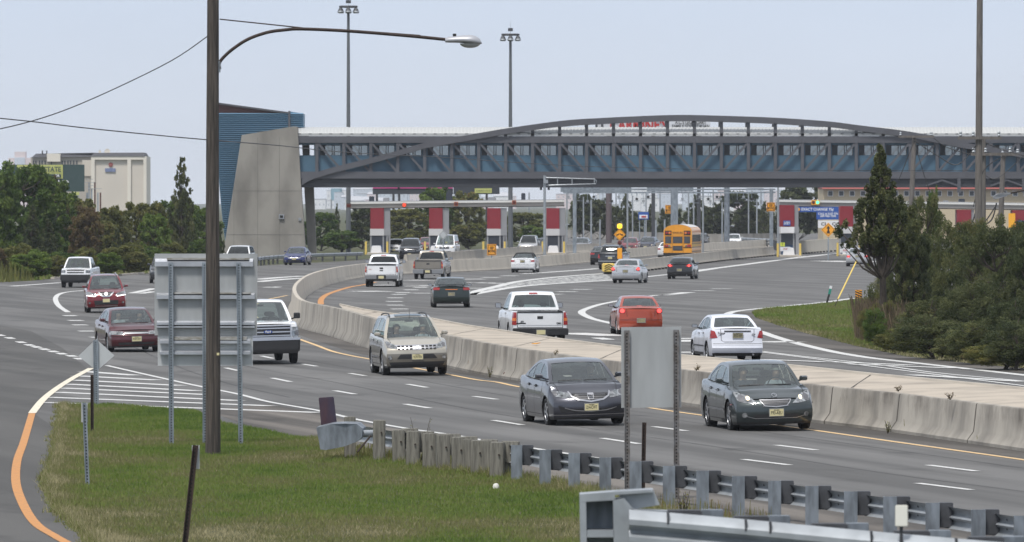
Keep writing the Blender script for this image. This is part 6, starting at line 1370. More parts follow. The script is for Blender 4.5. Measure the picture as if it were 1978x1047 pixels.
def diamond(name, px, py, half, D, m, lab, arrow, post_to=0.0, pm='galv'):
    c = P(px, py, D); h = half/(F/D); r = empty(name, (c.x, D, 0)); tag(r, lab, 'sign'); 
    MB().use(m).prism([(-h, 0, c.z), (0, 0, c.z+h), (h, 0, c.z), (0, 0, c.z-h)], (0, -.03, 0), (0, 0, 0)).build('plate', r)
    b = MB().use('ink'); t = h*.86; u = h*.80
    for q in range(4):
        A1 = [(-1,0),(0,1),(1,0),(0,-1)][q]; B1 = [(0,1),(1,0),(0,-1),(-1,0)][q]; b.add([(A1[0]*t, -.034, c.z+A1[1]*t), (B1[0]*t, -.034, c.z+B1[1]*t), (B1[0]*u, -.034, c.z+B1[1]*u), (A1[0]*u, -.034, c.z+A1[1]*u)], [(0,1,2,3)])
    b.build('border', r); a = MB().use('ink')
    for poly in arrow: a.add([(x*h, -.036, c.z+z*h) for x, z in poly], [tuple(range(len(poly)))])
    a.build('arrow', r); MB().use(pm).box(-.05, .05, .01, .09, post_to, c.z).build('post', r); return r
dbl = [[(-.10,-.05),(-.06,-.35),(.06,-.35),(.10,-.05)][:0] or [(-.04,.02),(-.04,.24),(-.42,-.02),(-.34,-.12)], [(.04,.02),(.04,.24),(.42,-.02),(.34,-.12)], [(-.56,-.20),(-.22,-.16),(-.48,.14)], [(.56,-.20),(.22,-.16),(.48,.14)]]
da = diamond('arrow_sign', 1197, 453, 11.5, 510, 'sign_orange', 'yellow diamond double-arrow sign between two round beacons at the crash cushion', dbl)
mrg = [[(-.10,-.50),(.10,-.50),(.10,.25),(-.10,.25)], [(-.28,.18),(.28,.18),(0,.58)], [(.10,-.1),(.22,-.25),(.22,-.5),(.12,-.5)], [(-.10,-.1),(-.22,-.25),(-.22,-.5),(-.12,-.5)]]
diamond('merge_sign', 1600, 444, 14, 600, 'sign_orange', 'yellow diamond merge arrow sign above the tall precast barrier', mrg)
diamond('diamond_sign', 856, 454, 9, 600, 'sign_back_light', 'tiny diamond sign back in front of the second toll booth', [])
diamond('diamond_sign', 1320, 436, 9, 700, 'sign_back_light', 'small grey sign back showing just above the roof of the school bus', [])
z_ = Zat(437, 510); MB().use('safety_yellow').box(-.20, .20, -.02, .2, z_-.2, z_+.2).build('beacon_box', da, bevel=.04); MB().use('sig_amber').lathe([(.001, -.12), (.12, -.10), (.17, -.02)], 14, (0, 0, z_), 'y').build('beacon', da)
z_ = Zat(469, 510); MB().use('sig_off').lathe([(.001, -.10), (.15, -.08), (.17, .1)], 14, (0, -.02, z_), 'y').build('beacon', da); MB().use('sign_orange').box(-.17, .17, -.10, -.04, Zat(500,510), Zat(479,510)).build('object_marker', da)
cc = empty('crash_cushion', (Xat(1176, 484), 484, 0)); tag(cc, 'yellow crash cushion with a black chevron face at the end of the low barrier', 'crash cushion')
MB().use('safety_yellow').box(-.42, .42, 0, 5, .16, .72).build('cushion', cc, bevel=.05); MB().use('sign_white').box(.43, .95, .3, 5, .2, .70).build('side_panel', cc, bevel=.03); MB().use('ink').box(-.3, .85, .3, 5, 0, .19).build('skid', cc)
ch = MB().use('ink')
for k in range(3):
    z = .27+k*.15; ch.add([(-.30, -.01, z), (0, -.01, z+.15), (.30, -.01, z), (.30, -.01, z-.07), (0, -.01, z+.08), (-.30, -.01, z-.07)], [(0,1,4,5), (1,2,3,4)])
ch.build('chevrons', cc); 
# posts and gantry
def pole(name, px, y0, y1, D, r, m, lab, cat='pole', taper=1.0, parent=None):
    X = Xat(px, D); o = MB().use(m).tube([(X, D, 0), (X, D, Zat(y0, D))], [r, r*taper], 10).build(name, parent, smooth=60)
    if not parent: tag(o, lab, cat)
    return o
ga = empty('toll_gantry', (0, 0, 0)); tag(ga, 'thin grey steel gantry with hanging aerials spanning the middle express lanes', 'gantry'); DG_ = 655
mb = MB().use('galv'); a, b = Xat(1088, DG_), Xat(1498, DG_)
for y in (366, 372): mb.box(a, b, DG_-.08, DG_+.08, Zat(y, DG_)-.07, Zat(y, DG_)+.07)
mb.build('beam', ga)
for px in (1110, 1299, 1306, 1490): MB().use('galv').box(Xat(px, DG_)-.17, Xat(px, DG_)+.17, DG_-.15, DG_+.15, 0, Zat(364, DG_)).build('column', ga)
MB().use('galv').box(Xat(1083,DG_), Xat(1220,DG_), DG_+1, DG_+1.1, Zat(371,DG_), Zat(358,DG_)).build('catwalk', ga); MB().use('galv').box(Xat(1250,DG_), Xat(1340,DG_), DG_+1, DG_+1.1, Zat(370,DG_), Zat(357,DG_)).build('catwalk', ga)
for i, x in enumerate([1098,1120,1135,1147,1165,1182,1195,1230,1243,1252,1318,1345,1352,1368,1372,1385,1392,1424,1436,1452,1470]):
    mb = MB().use('galv'); X = Xat(x, DG_); z = Zat(372, DG_); mb.box(X-.02, X+.02, DG_-.1, DG_-.05, z-.55-.2*(i % 3), z); mb.box(X-.25, X+.25, DG_-.1, DG_-.05, z-.6-.2*(i % 3), z-.55-.2*(i % 3)); mb.use('rubber' if i % 2 else 'galv_light').box(X-.12, X+.12, DG_-.25, DG_+.1, z-.50-.2*(i % 3), z-.30-.2*(i % 3)); mb.build('aerial', ga)
st = empty('sign_mast', (Xat(1052, 575), 575, 0)); tag(st, 'slim grey mast with a long horizontal tube arm reaching right under the bridge', 'mast'); z0 = lambda y: Zat(y, 575); Xr = lambda x: Xat(x, 575)-st.location.x
MB().use('galv_light').tube([(0,0,0),(0,0,z0(339))], [.13,.10], 10).build('mast', st, smooth=50); MB().use('galv_light').tube([(0,0,z0(343)),(Xr(1148),0,z0(346)),(Xr(1152),0,z0(349)),(Xr(1151),0,z0(355)),(Xr(1054),0,z0(358))], .05, 6).build('arm', st, smooth=50)
for x in (1077, 1105, 1148): MB().use('galv_light').tube([(Xr(x),0,z0(344)),(Xr(x),0,z0(356))], .04, 6).build('strut', st)
MB().use('galv_light').box(-.1, .28, -.2, .1, z0(354), z0(347)).build('control_box', st)
def mast(px, ytop, D, lab, n=5, r=(.26,.13)):
    X = Xat(px, D); root = empty('light_mast', (X, D, 0)); tag(root, lab, 'light mast'); zt = Zat(ytop, D)
    MB().use(mat('mast_grey', (.13, .14, .15), .5, .3)).tube([(0,0,0),(0,0,zt)], [r[0], r[1]], 10).build('pole', root, smooth=60)
    MB().use('galv_dark').lathe([(.9, zt-.15), (.95, zt-.05), (.9, zt+.05)], 12).build('ring', root); MB().use('galv_dark').box(-.25, .25, -.2, .2, zt+.3, zt+.62).build('winch_cap', root); MB().use('galv_dark').tube([(0,0,zt), (0,0,zt+1.4)], .010, 4).build('lightning_rod', root)
    for k in range(6):
        a = math.pi/6+k*math.pi/3; x, y = math.cos(a)*.88, math.sin(a)*.88; f = MB().use('galv_dark').lathe([(.29, .0), (.19, .24), (.07, .36)], 12, (x, y, zt-.50)); f.use('galv_light').lathe([(.24, -.20), (.33, -.09), (.29, .02)], 12, (x, y, zt-.50)); f.build('floodlight', root, smooth=40)
mast(673, 12, 700, 'tall grey high-mast light with its lamp ring cut by the top edge of the photograph'); mast(986, 66, 715, 'second grey high-mast light with a full ring of lamps, above the middle of the bridge')
pole('steel_column', 1404, 360, 455, 760, .30, 'galv_blue', 'thick blue-grey steel column right of the school bus'); pole('wooden_column', 1176, 370, 440, 760, .32, mat('col_brown', (.11,.085,.09), .8), 'thick brown column behind the gantry, above the yellow arrow sign')
for i, (x, y0, D) in enumerate([(1052,440,640),(1212,371,700),(1142,386,720),(1358,360,690),(1159,424,700),(1267,425,720),(1284,424,720),(1503,360,640),(1095,372,900),(1127,380,880),(1190,366,940),(1222,378,860),(1248,372,900),(1275,368,950),(1330,372,900),(1340,384,860),(1378,366,930),(1395,390,850),(1446,372,900),(1462,384,880),(1470,368,950),(1515,384,860),(640,385,900),(1022,372,900)]): pole('lamp_post', x, y0, 0, D, .09, 'galv_light', 'thin pale post standing on the road island beyond the toll plaza', group_ if False else 'post')
for o in [o for o in C.objects if o.name.startswith('lamp_post')]: o['group'] = 'thin pale posts beyond the plaza'
# guardrail at the pylon foot and beyond the plaza
def far_rail(px, z, lab, double=False):
    pts = resample([G(*q) for q in px], 2.0); r = empty('guardrail', (0, 0, 0)); tag(r, lab, 'guardrail'); wbeam('w_beam', pts, z, 'galv_light', r, flip=-1)
    if double: wbeam('w_beam', pts, z-.4, 'galv_light', r, flip=-1)
    for p in pts[::2]: MB().use('galv_dark').box(p.x-.08, p.x+.08, p.y+.1, p.y+.3, 0, z+.15).build('post', r)
far_rail([(497,514),(510,512),(540,509),(600,506),(700,502.5)], .55, 'guardrail running from the concrete pylon to the leftmost toll booth')
far_rail([(1085,455),(1130,456),(1300,458),(1500,459)], 1.6, 'long pale guardrail on the far barrier beyond the toll plaza'); far_rail([(1420,474),(1490,478),(1500,484)], .8, 'short double guardrail right of the lone white car', True)
# yellow guy guard, delineator, striped panel
g0 = G(1612, 593); o = MB().use('safety_yellow').tube([g0+Vector((.15,0,.35)), P(1655,503,g0.y+2)], .035, 6).use('rust_dark').tube([g0, g0+Vector((.17,0,.4))], .02, 6).build('guy_wire_guard', smooth=60); tag(o, 'long thin yellow guy-wire guard leaning over the grass triangle', 'guy wire')
g0 = G(1597, 586); o = MB().use('ink').beam(g0, g0+Vector((.12,0,.45)), .10, .02, up=(0,1,0)).use(mat('sign_green', (.02,.22,.16), .5)).beam(g0+Vector((.12,0,.45)), g0+Vector((.18,0,.72)), .13, .02, up=(0,1,0)).use('sign_white').beam(g0+Vector((.18,0,.72)), g0+Vector((.21,0,.86)), .12, .02, up=(0,1,0)).build('mile_marker'); tag(o, 'small green and white marker post leaning at the tip of the grass triangle', 'marker post')
D = G(1658, 578).y+2; o = MB().use('sign_orange').box(Xat(1652,D), Xat(1665,D), D, D+.02, Zat(577,D), Zat(560,D)).build('striped_panel'); tag(o, 'orange and black striped hazard panel at the bushes of the grass triangle', 'sign'); q = MB().use('ink')
x0_, x1_, za, zb_ = Xat(1652,D), Xat(1665,D), Zat(577,D), Zat(560,D)
for k in range(4): z = za+(zb_-za)*(k*.28-.06); q.add([(x0_, D-.004, max(za, z+.10)), (x1_, D-.004, max(za, z-.04)), (x1_, D-.004, min(zb_, z+.04)), (x0_, D-.004, min(zb_, z+.18))], [(0,1,2,3)])
q.build('stripes', o); MB().use('galv').box((x0_+x1_)/2-.03, (x0_+x1_)/2+.03, D+.02, D+.06, 0, zb_).build('post', o)
# ---- utility poles at the right
def upole(px, yb, px_t, yt, D, r, lab, arms, m='wood_grey'):
    a = Vector((Xat(px, D), D, 0)); t = P(px_t, yt, D); root = empty('utility_pole', a); tag(root, lab, 'utility pole'); MB().use(m).tube([(0,0,0), t-a], [r, r*.72], 12).build('pole', root, smooth=60)
    for (x0, x1, y) in arms:
        p0, p1 = P(x0, y, D)-a, P(x1, y, D)-a; MB().use(m).beam(p0+Vector((0,-.2,0)), p1+Vector((0,-.2,0)), .10, .13).build('crossarm', root)
        for f in (.06, .35 if x1-x0 > 70 else .9, .94): q = p0.lerp(p1, f)+Vector((0,-.2,.06)); MB().use('galv_light').lathe([(.03, 0), (.08, .05), (.04, .12), (.07, .17), (.03, .22)], 8, tuple(q)).build('insulator', root)
    return root
upole(1889, 0, 1893, -60, 300, .175, 'very tall pole of the wooden pair right of centre, leaving the frame at the top', [(1850,1934,266.5)]); upole(1897, 0, 1899, 268, 306, .17, 'shorter wooden pole standing right behind the very tall one', [(1875,1955,298)])
upole(1754, 0, 1766, 266, 420, .19, 'leaning grey wooden pole rising behind the bushes in front of the right canopy', [(1735,1804,264)]); upole(1928, 0, 1938, 300, 380, .18, 'grey wooden pole right of the wooden pair, leaning slightly right', [(1934,1968,298)])
lr = empty('street_lamp', P(1935, 378, 330)); tag(lr, 'pale cobra-head street lamp reaching in from the right edge on a dark arm', 'street lamp'); k = 330/F
MB().use('lamp_grey').add([(x*k, y*.2, z*k) for x, y, z in [(-18,0,-5),(-16,-1,-1),(-8,-1.5,4),(6,-1,6),(17,-.7,6.5),(18,.0,3),(4,-1,-2),(-12,-1.5,-7),(-16,1,-1),(-8,1.5,4),(6,1,6),(17,.7,6.5),(4,1,-2),(-12,1.5,-7)]], [(0,1,2,3,4,5,6,7),(0,13,12,5,11,10,9,8),(1,8,9,2),(2,9,10,3),(3,10,11,4),(7,13,12,6),(6,12,5),(4,11,5),(0,8,1),(0,7,13)]).build('lamp_head', lr, bevel=.02, smooth=60); MB().use('rust_dark').tube([(17*k,0,5*k), (60*k,0,14*k)], .05, 6).build('arm', lr)
MB().use('rust_dark').tube([(60*k,0,14*k), (62*k,0,-P(1935,378,330).z)], .14, 8).build('pole', lr)
for i, pts in enumerate([[(1766,272),(1810,300),(1850,318),(1890,275)],[(1893,272),(1940,290),(2010,310)],[(1803,266),(1830,285),(1880,300)],[(1766,272),(1755,300),(1735,350)],[(1766,272),(1800,380),(1850,455)],[(1893,330),(1925,345),(1978,300)],[(1938,302),(1900,330),(1880,400)],[(1890,440),(1915,425),(1925,392)],[(1890,432),(1905,425),(1922,400)],[(1870,455),(1885,430),(1893,400)],[(1860,450),(1880,425),(1890,380)]]):
    wire('overhead_wire', [P(a, b, 300+(i % 3)*30) for a, b in pts], .035 if i > 6 else .02, 'thin service wire looping between the wooden poles at the right')['group'] = 'service wires at the right'
# ---- billboards and buildings
mat('bb_green', (.025, .055, .055), .7); mat('bb_yellow', (.48, .50, .16), .6); mat('bb_dark', (.03, .035, .045), .7); mat('bb_pink', (.55, .06, .25), .6); mat('stucco', (.68, .64, .57), .8, var=.04, vscale=.2); mat('stucco_dark', (.40, .37, .33), .8); mat('slate', (.045, .045, .05), .7); mat('beige', (.50, .42, .29), .8); mat('roof_red', (.26, .06, .05), .7); mat('win_dark', (.05, .06, .07), .3)
DH = 1250.0; hb = empty('casino_billboard', (Xat(90, 900), 900, 0)); tag(hb, 'dark green billboard with a yellow GARDEN STATE panel rising behind the trees at the left', 'billboard')
def bb(root, D, px0, py0, px1, py1, m, nm, dy=0): a, b = P(px0, py0, D), P(px1, py1, D); ox = root.location.x; oy = root.location.y; return MB().use(m).box(a.x-ox, b.x-ox, D-oy-.1+dy, D-oy+.3+dy, b.z, a.z).build(nm, root)
bb(hb, 900, 10, 318, 163, 370, 'bb_green', 'panel'); bb(hb, 900, 33, 318.5, 121.5, 345, 'bb_yellow', 'yellow_panel', -.12); bb(hb, 900, 36, 336.5, 118, 343, 'bb_green', 'stripe', -.24); bb(hb, 900, 140, 371, 153, 377, 'bb_yellow', 'small_plate', -.1)
k = F/900; loc = lambda px, py: (P(px, py, 900).x-hb.location.x, -.42, P(px, py, 900).z)
put_text('GARDEN STATE', .9, 'bb_green', hb, loc(77, 327.5), fitw=82/k, bold=.02); put_text('OR', .42, 'sign_white', hb, loc(111, 339.8), bold=.01); put_text('CASINO', .75, 'sign_white', hb, loc(95, 352), fitw=76/k)
for x in (150, 170): MB().use('galv').box(Xat(x, 905)-.25-hb.location.x, Xat(x, 905)+.1-hb.location.x, 5, 5.4, 0, Zat(372, 905)).build('support', hb)
sr = empty('steel_rack', (0, 0, 0)); tag(sr, 'pale steel frame with crossbars and a brown post, between the billboard and the hotel', 'steel frame'); DR = 850
for x, y0, m_ in ((172,352,'galv_light'),(177,365,'galv'),(183,352,'rust'),(189,372,'galv_light'),(194,372,'rust')): MB().use(m_).box(Xat(x,DR)-.09, Xat(x,DR)+.09, DR, DR+.2, 0, Zat(y0,DR)).build('upright', sr)
for x0_, x1_, y in ((163,182,352),(163,197,364),(165,180,346),(163,180,358)): MB().use('galv_light').box(Xat(x0_,DR), Xat(x1_,DR), DR-.1, DR, Zat(y+1,DR), Zat(y,DR)).build('crossbar', sr)
ht = empty('hotel', (0, 0, 0)); tag(ht, 'large beige hotel block with a dark mansard roof and recessed wall panels behind the trees', 'building'); H_ = lambda px, py, dy=0: P(px, py, DH)+Vector((0, dy, 0))
def hbox(px0, py0, px1, py1, m, nm, d0=0, d1=1, par=ht): a, b = P(px0, py0, DH), P(px1, py1, DH); return MB().use(m).box(a.x, b.x, DH+d0, DH+d1, b.z, a.z).build(nm, par)
hw = hbox(176, 302, 283, 410, 'stucco', 'wall', 0, 14); hbox(57, 303, 176, 410, 'stucco_dark', 'wall', 3, 14)
fr_ = MB().use('stucco'); [fr_.box(H_(a, 0).x, H_(b, 0).x, DH-.5, DH, H_(0, d).z, H_(0, c_).z) for a, b, c_, d in ((176,183,302,410),(246,253,302,410),(277,283,302,410),(183,246,302,308.5),(253,277,302,308.5))]; fr_.build('wall_ribs', ht)
mat('stucco_mid', (.58, .535, .475), .8, var=.04, vscale=.2)
hbox(183, 308.5, 246, 410, 'stucco_mid', 'recessed_panel', -.06, 0); hbox(253, 308.5, 277, 410, 'stucco_mid', 'recessed_panel', -.06, 0); hbox(157, 309, 175, 340, 'stucco_mid', 'recessed_panel', 2.8, 3)
rfm = MB().use('slate'); rfm.add([H_(59,304,2.6), H_(180,303,2.6), H_(178,294.5,5), H_(66,296.5,5)], [(0,1,2,3)]); rfm.add([H_(176,302,-.6), H_(280,302,-.6), H_(276,294.5,2), H_(180,295,2)], [(0,1,2,3)]); rfm.add([H_(66,296.5,5), H_(276,294.5,2), H_(276,294.5,14), H_(66,296.5,14)], [(0,1,2,3)]); rfm.add([H_(280,302,-.6), H_(276,294.5,2), H_(276,294.5,12), H_(280,302,14)], [(0,1,2,3)]); rfm.build('roof', ht)
hbox(89, 296.5, 115, 312, 'stucco', 'dormer', 2.0, 4)
for i in range(9):
    x = 61+i*4.2 + (52 if i > 6 else 0)
for x in [61,66,73,78,84,96,117,122,128,133,139,145]: hbox(x, 310, x+2.6, 317.5, 'win_dark', 'window', 2.85, 3)
for x, y in ((79,290.5),(87.5,290.5)): MB().use('slate').tube([H_(x, 298, 4), H_(x, y, 4)], .12, 6).build('chimney', ht)
for x, r_ in ((191, .25), (205.5, .5)): MB().use('stucco').lathe([(.001, .0), (r_, -.25), (r_*1.05, -.2)], 12, tuple(H_(x, 292.5, 3)), 'y').use('slate').tube([H_(x, 292.5, 3.1), H_(x, 296, 3.1)], .06, 5).build('dish_aerial', ht)
lg_ = MB().use('roof_red').lathe([(.001, -.02), (.42, 0)], 8, tuple(H_(214, 318, -.2)), 'y').build('logo', ht); MB().use(mat('logo_blue', (.16,.20,.34), .6)).box(H_(203,0).x, H_(223,0).x, DH-.25, DH-.1, H_(0,332).z, H_(0,325).z).build('logo', ht)
ft = empty('far_tower', (0, 0, 0)); tag(ft, 'hazy pink and white hotel tower far off at the left edge', 'building'); DF_ = 4500
def fbox(px0, py0, px1, py1, m, nm, root, D, dep=12): a, b = P(px0, py0, D), P(px1, py1, D); return MB().use(m).box(a.x, b.x, D, D+dep, b.z, a.z).build(nm, root)
mat('hazed_pink', (.66, .56, .56), .8); mat('hazed_white', (.72, .73, .75), .8); mat('hazed_blue', (.52, .57, .64), .8)  # wall colours lightened so they carry part of the distance haze
fbox(16, 305, 60, 420, 'hazed_pink', 'wall', ft, DF_); fbox(28, 293, 49, 305, 'hazed_pink', 'penthouse', ft, DF_); fbox(28, 304, 48, 330, 'hazed_blue', 'window_band', ft, DF_-1, 1)
# beige building with a red roof on the right
rb = empty('beige_building', (0, 0, 0)); tag(rb, 'long beige building with a dark red roof, under the bridge at the right', 'building'); DR_ = 880
fbox(1590, 364, 2100, 470, 'beige', 'wall', rb, DR_, 15); a, b = P(1588, 359, DR_), P(2100, 365, DR_); MB().use('roof_red').prism([(a.x, 0, b.z), (b.x, 0, b.z), (b.x, 3, a.z+.9), (a.x, 3, a.z+.9)], (0, DR_-.8, 0), (0, DR_+10, 0)).build('roof', rb)
for i, x in enumerate(range(1600, 1990, 21)):
    w_ = MB().use('sign_white'); a, b = P(x, 369.5, DR_), P(x+8, 378, DR_); w_.box(a.x-.08, b.x+.08, DR_-.12, DR_, b.z-.08, a.z+.08); o = w_.build('window', rb); MB().use('win_dark').box(a.x, b.x, DR_-.16, DR_-.12, b.z, a.z).build('pane', o)
# billboards seen beyond the bridge
b2_ = empty('dark_billboard', (Xat(800, 900), 900, 0)); tag(b2_, 'dark billboard with a magenta top strip just under the bridge, above the left toll canopy', 'billboard'); bb(b2_, 900, 720, 363.5, 875, 375, 'bb_dark', 'panel'); bb(b2_, 900, 720, 358, 875, 364, 'bb_pink', 'strip', -.1)
for x in (728, 760, 771, 850): MB().use('slate').box(Xat(x, 902)-.15-b2_.location.x, Xat(x, 902)+.15-b2_.location.x, 2, 2.3, 0, Zat(372, 902)).build('support', b2_)
b3_ = empty('green_billboard', (Xat(920, 895), 895, 0)); tag(b3_, 'dark billboard with a pale green plate reading GARDEN STATE, left of the second mast', 'billboard'); bb(b3_, 895, 876, 358, 965, 375, 'bb_dark', 'panel'); bb(b3_, 895, 917, 364, 950, 373, 'bb_yellow', 'plate', -.15)
put_text('GARDEN STATE', .3, 'bb_green', b3_, (P(933.5,0,895).x-b3_.location.x, -.35, Zat(368.5, 895)), fitw=28*895/F)
for x in (885, 940): MB().use('slate').box(Xat(x, 897)-.15-b3_.location.x, Xat(x, 897)+.15-b3_.location.x, 2, 2.3, 0, Zat(372, 897)).build('support', b3_)
cb = empty('restaurant_billboard', (Xat(1262, 760), 760, 0)); tag(cb, 'white billboard with big red letters showing above the bridge roof behind the arch', 'billboard'); k = F/760
bb(cb, 760, 1150, 231, 1372, 262, mat('bb_white', (.62, .64, .68), .6), 'panel'); put_text("CARMINE'S", 1.7, mat('letter_red', (.42, .03, .03), .6), cb, (Xat(1233,760)-cb.location.x, -.25, Zat(242.5, 760)), fitw=110/k, bold=.05); put_text("A.C.'S LEGENDARY\nFAMILY STYLE ITALIAN", .5, 'ink', cb, (Xat(1334,760)-cb.location.x, -.25, Zat(240.5, 760)), fitw=72/k, bold=.012)
for x in (1176, 1262, 1350): MB().use('galv_dark').box(Xat(x, 762)-.2-cb.location.x, Xat(x, 762)+.2-cb.location.x, 2, 2.4, 0, Zat(262, 762)).build('support', cb)
for x in (1163, 1152): MB().use('galv_dark').box(Xat(x, 760)-.12-cb.location.x, Xat(x, 760)+.12-cb.location.x, -.4, 0, Zat(262, 760), Zat(240, 760)).build('frame', cb)
# hazy town: part of the haze is painted into its pale, low-contrast colours
cols = ['hazed_white', 'hazed_blue', 'hazed_pink', 'hazed_white', 'hazed_blue', 'hazed_white']; mat('hazed_roof', (.42, .43, .46), .8); mat('hazed_window', (.34, .38, .43), .5)
tr_ = random.Random(5)
def house(px, w, ytop, D, gable):
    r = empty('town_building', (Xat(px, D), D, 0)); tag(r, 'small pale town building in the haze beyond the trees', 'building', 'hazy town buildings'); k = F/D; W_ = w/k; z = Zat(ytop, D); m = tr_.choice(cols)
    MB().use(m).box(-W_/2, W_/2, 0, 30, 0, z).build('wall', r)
    if gable: MB().use('hazed_roof').prism([(-W_/2-.3, 0, z), (W_/2+.3, 0, z), (W_*.3, 5, z+W_*.22), (-W_*.3, 5, z+W_*.22)], (0, -.3, 0), (0, 6, 0)).build('roof', r)
    else: MB().use('hazed_roof').box(-W_/2-.2, W_/2+.2, -.2, 10, z, z+.4).build('roof', r)
    n = min(6, max(1, int(W_/3)))
    wd = MB().use('hazed_window')
    for i in range(n):
        for fz in np.arange(z*.4, z-1.2, 4.2): x = -W_/2+(i+.5)*W_/n; wd.box(x-.45, x+.45, -.05, 0, fz, fz+1.3)
    if wd.v: wd.build('windows', r)
for i in range(100):
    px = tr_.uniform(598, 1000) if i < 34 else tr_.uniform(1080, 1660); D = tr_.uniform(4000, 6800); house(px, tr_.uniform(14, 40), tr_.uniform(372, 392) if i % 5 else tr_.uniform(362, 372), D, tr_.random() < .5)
o = MB().use(mat('tank_blue', (.10, .28, .36), .6)).lathe([(.001, 0), (8.2, 0), (8.2, 17)], 20).build('water_tank', smooth=40); D = 6000; o.location = (Xat(650, D), D, 0); o.scale = (.42*D/F*22/8.2/.42/1.0 if False else 1, 1, 1); o.data.transform(Matrix.Diagonal((22*D/F/2/8.2, .5, Zat(364, D)/17, 1))); tag(o, 'blue water tank in the haze right of the concrete pylon', 'water tank')
# ================================================================= trees and shrubs
def leafmat(name, dark, mid, light, brown=None):
    m = bpy.data.materials.new(name); m.use_nodes = True; M[name] = m; n = m.node_tree; b = n.nodes['Principled BSDF']; b.inputs['Roughness'].default_value = .65; b.inputs['Specular IOR Level'].default_value = .25
    a = n.nodes.new('ShaderNodeAttribute'); a.attribute_name = 'tone'; oi = n.nodes.new('ShaderNodeObjectInfo'); ma = n.nodes.new('ShaderNodeMath'); ma.operation = 'MULTIPLY_ADD'; ma.inputs[1].default_value = .22; n.links.new(oi.outputs['Random'], ma.inputs[0]); n.links.new(a.outputs['Fac'], ma.inputs[2])
    cr = n.nodes.new('ShaderNodeValToRGB'); el = cr.color_ramp.elements; el[0].position = 0; el[0].color = (*dark, 1); el[1].position = 1.15 if False else 1.0; el[1].color = (*(brown or light), 1); e = el.new(.45); e.color = (*mid, 1); e = el.new(.82); e.color = (*light, 1)
    n.links.new(ma.outputs[0], cr.inputs[0]); n.links.new(cr.outputs[0], b.inputs['Base Color']); leafy(m, cr.outputs[0], .42); return m
leafmat('leaf_green', (0.037, 0.075, 0.018), (0.088, 0.140, 0.030), (0.150, 0.206, 0.045)); leafmat('leaf_olive', (0.069, 0.083, 0.022), (0.138, 0.147, 0.043), (0.213, 0.206, 0.062), (0.225, 0.125, 0.062)); leafmat('leaf_dark', (0.033, 0.048, 0.022), (0.070, 0.088, 0.037), (0.122, 0.135, 0.056)); leafmat('leaf_brown', (0.075, 0.057, 0.030), (0.138, 0.098, 0.048), (0.188, 0.150, 0.062)); leafmat('leaf_cedar', (0.043, 0.057, 0.025), (0.100, 0.117, 0.045), (0.169, 0.177, 0.069), (0.200, 0.150, 0.075)); leafmat('leaf_lime', (0.062, 0.106, 0.019), (0.112, 0.175, 0.031), (0.175, 0.237, 0.050)); leafmat('reed_leaf', (0.088, 0.069, 0.044), (0.188, 0.144, 0.094), (0.312, 0.250, 0.169)); mat('bark', (.060, .048, .038), .9, var=.3, vscale=6, stretch=(4, 4, 1))
def leaf_mesh(name, pts, size, tone, m, flat=.0, elong=1.5):
    n = len(pts); a = rng.normal(0, 1, (n, 3)); a /= np.linalg.norm(a, axis=1)[:, None]; b = rng.normal(0, 1, (n, 3)); b[:, 2] *= (1-flat); b -= (b*a).sum(1)[:, None]*a; b /= np.linalg.norm(b, axis=1)[:, None]
    s = (size*rng.uniform(.6, 1.4, n))[:, None]; v = np.zeros((n, 4, 3)); v[:, 0] = pts-a*s*elong*.5; v[:, 1] = pts+b*s*.45; v[:, 2] = pts+a*s*elong*.5; v[:, 3] = pts-b*s*.45
    me = bpy.data.meshes.new(name); me.vertices.add(4*n); me.vertices.foreach_set('co', v.reshape(-1)); me.loops.add(4*n); me.loops.foreach_set('vertex_index', np.arange(4*n)); me.polygons.add(n); me.polygons.foreach_set('loop_start', np.arange(n)*4); me.update(calc_edges=True)
    at_ = me.attributes.new('tone', 'FLOAT', 'FACE'); at_.data.foreach_set('value', np.clip(tone, 0, .8).astype(np.float32)); me.materials.append(M[m]); return me
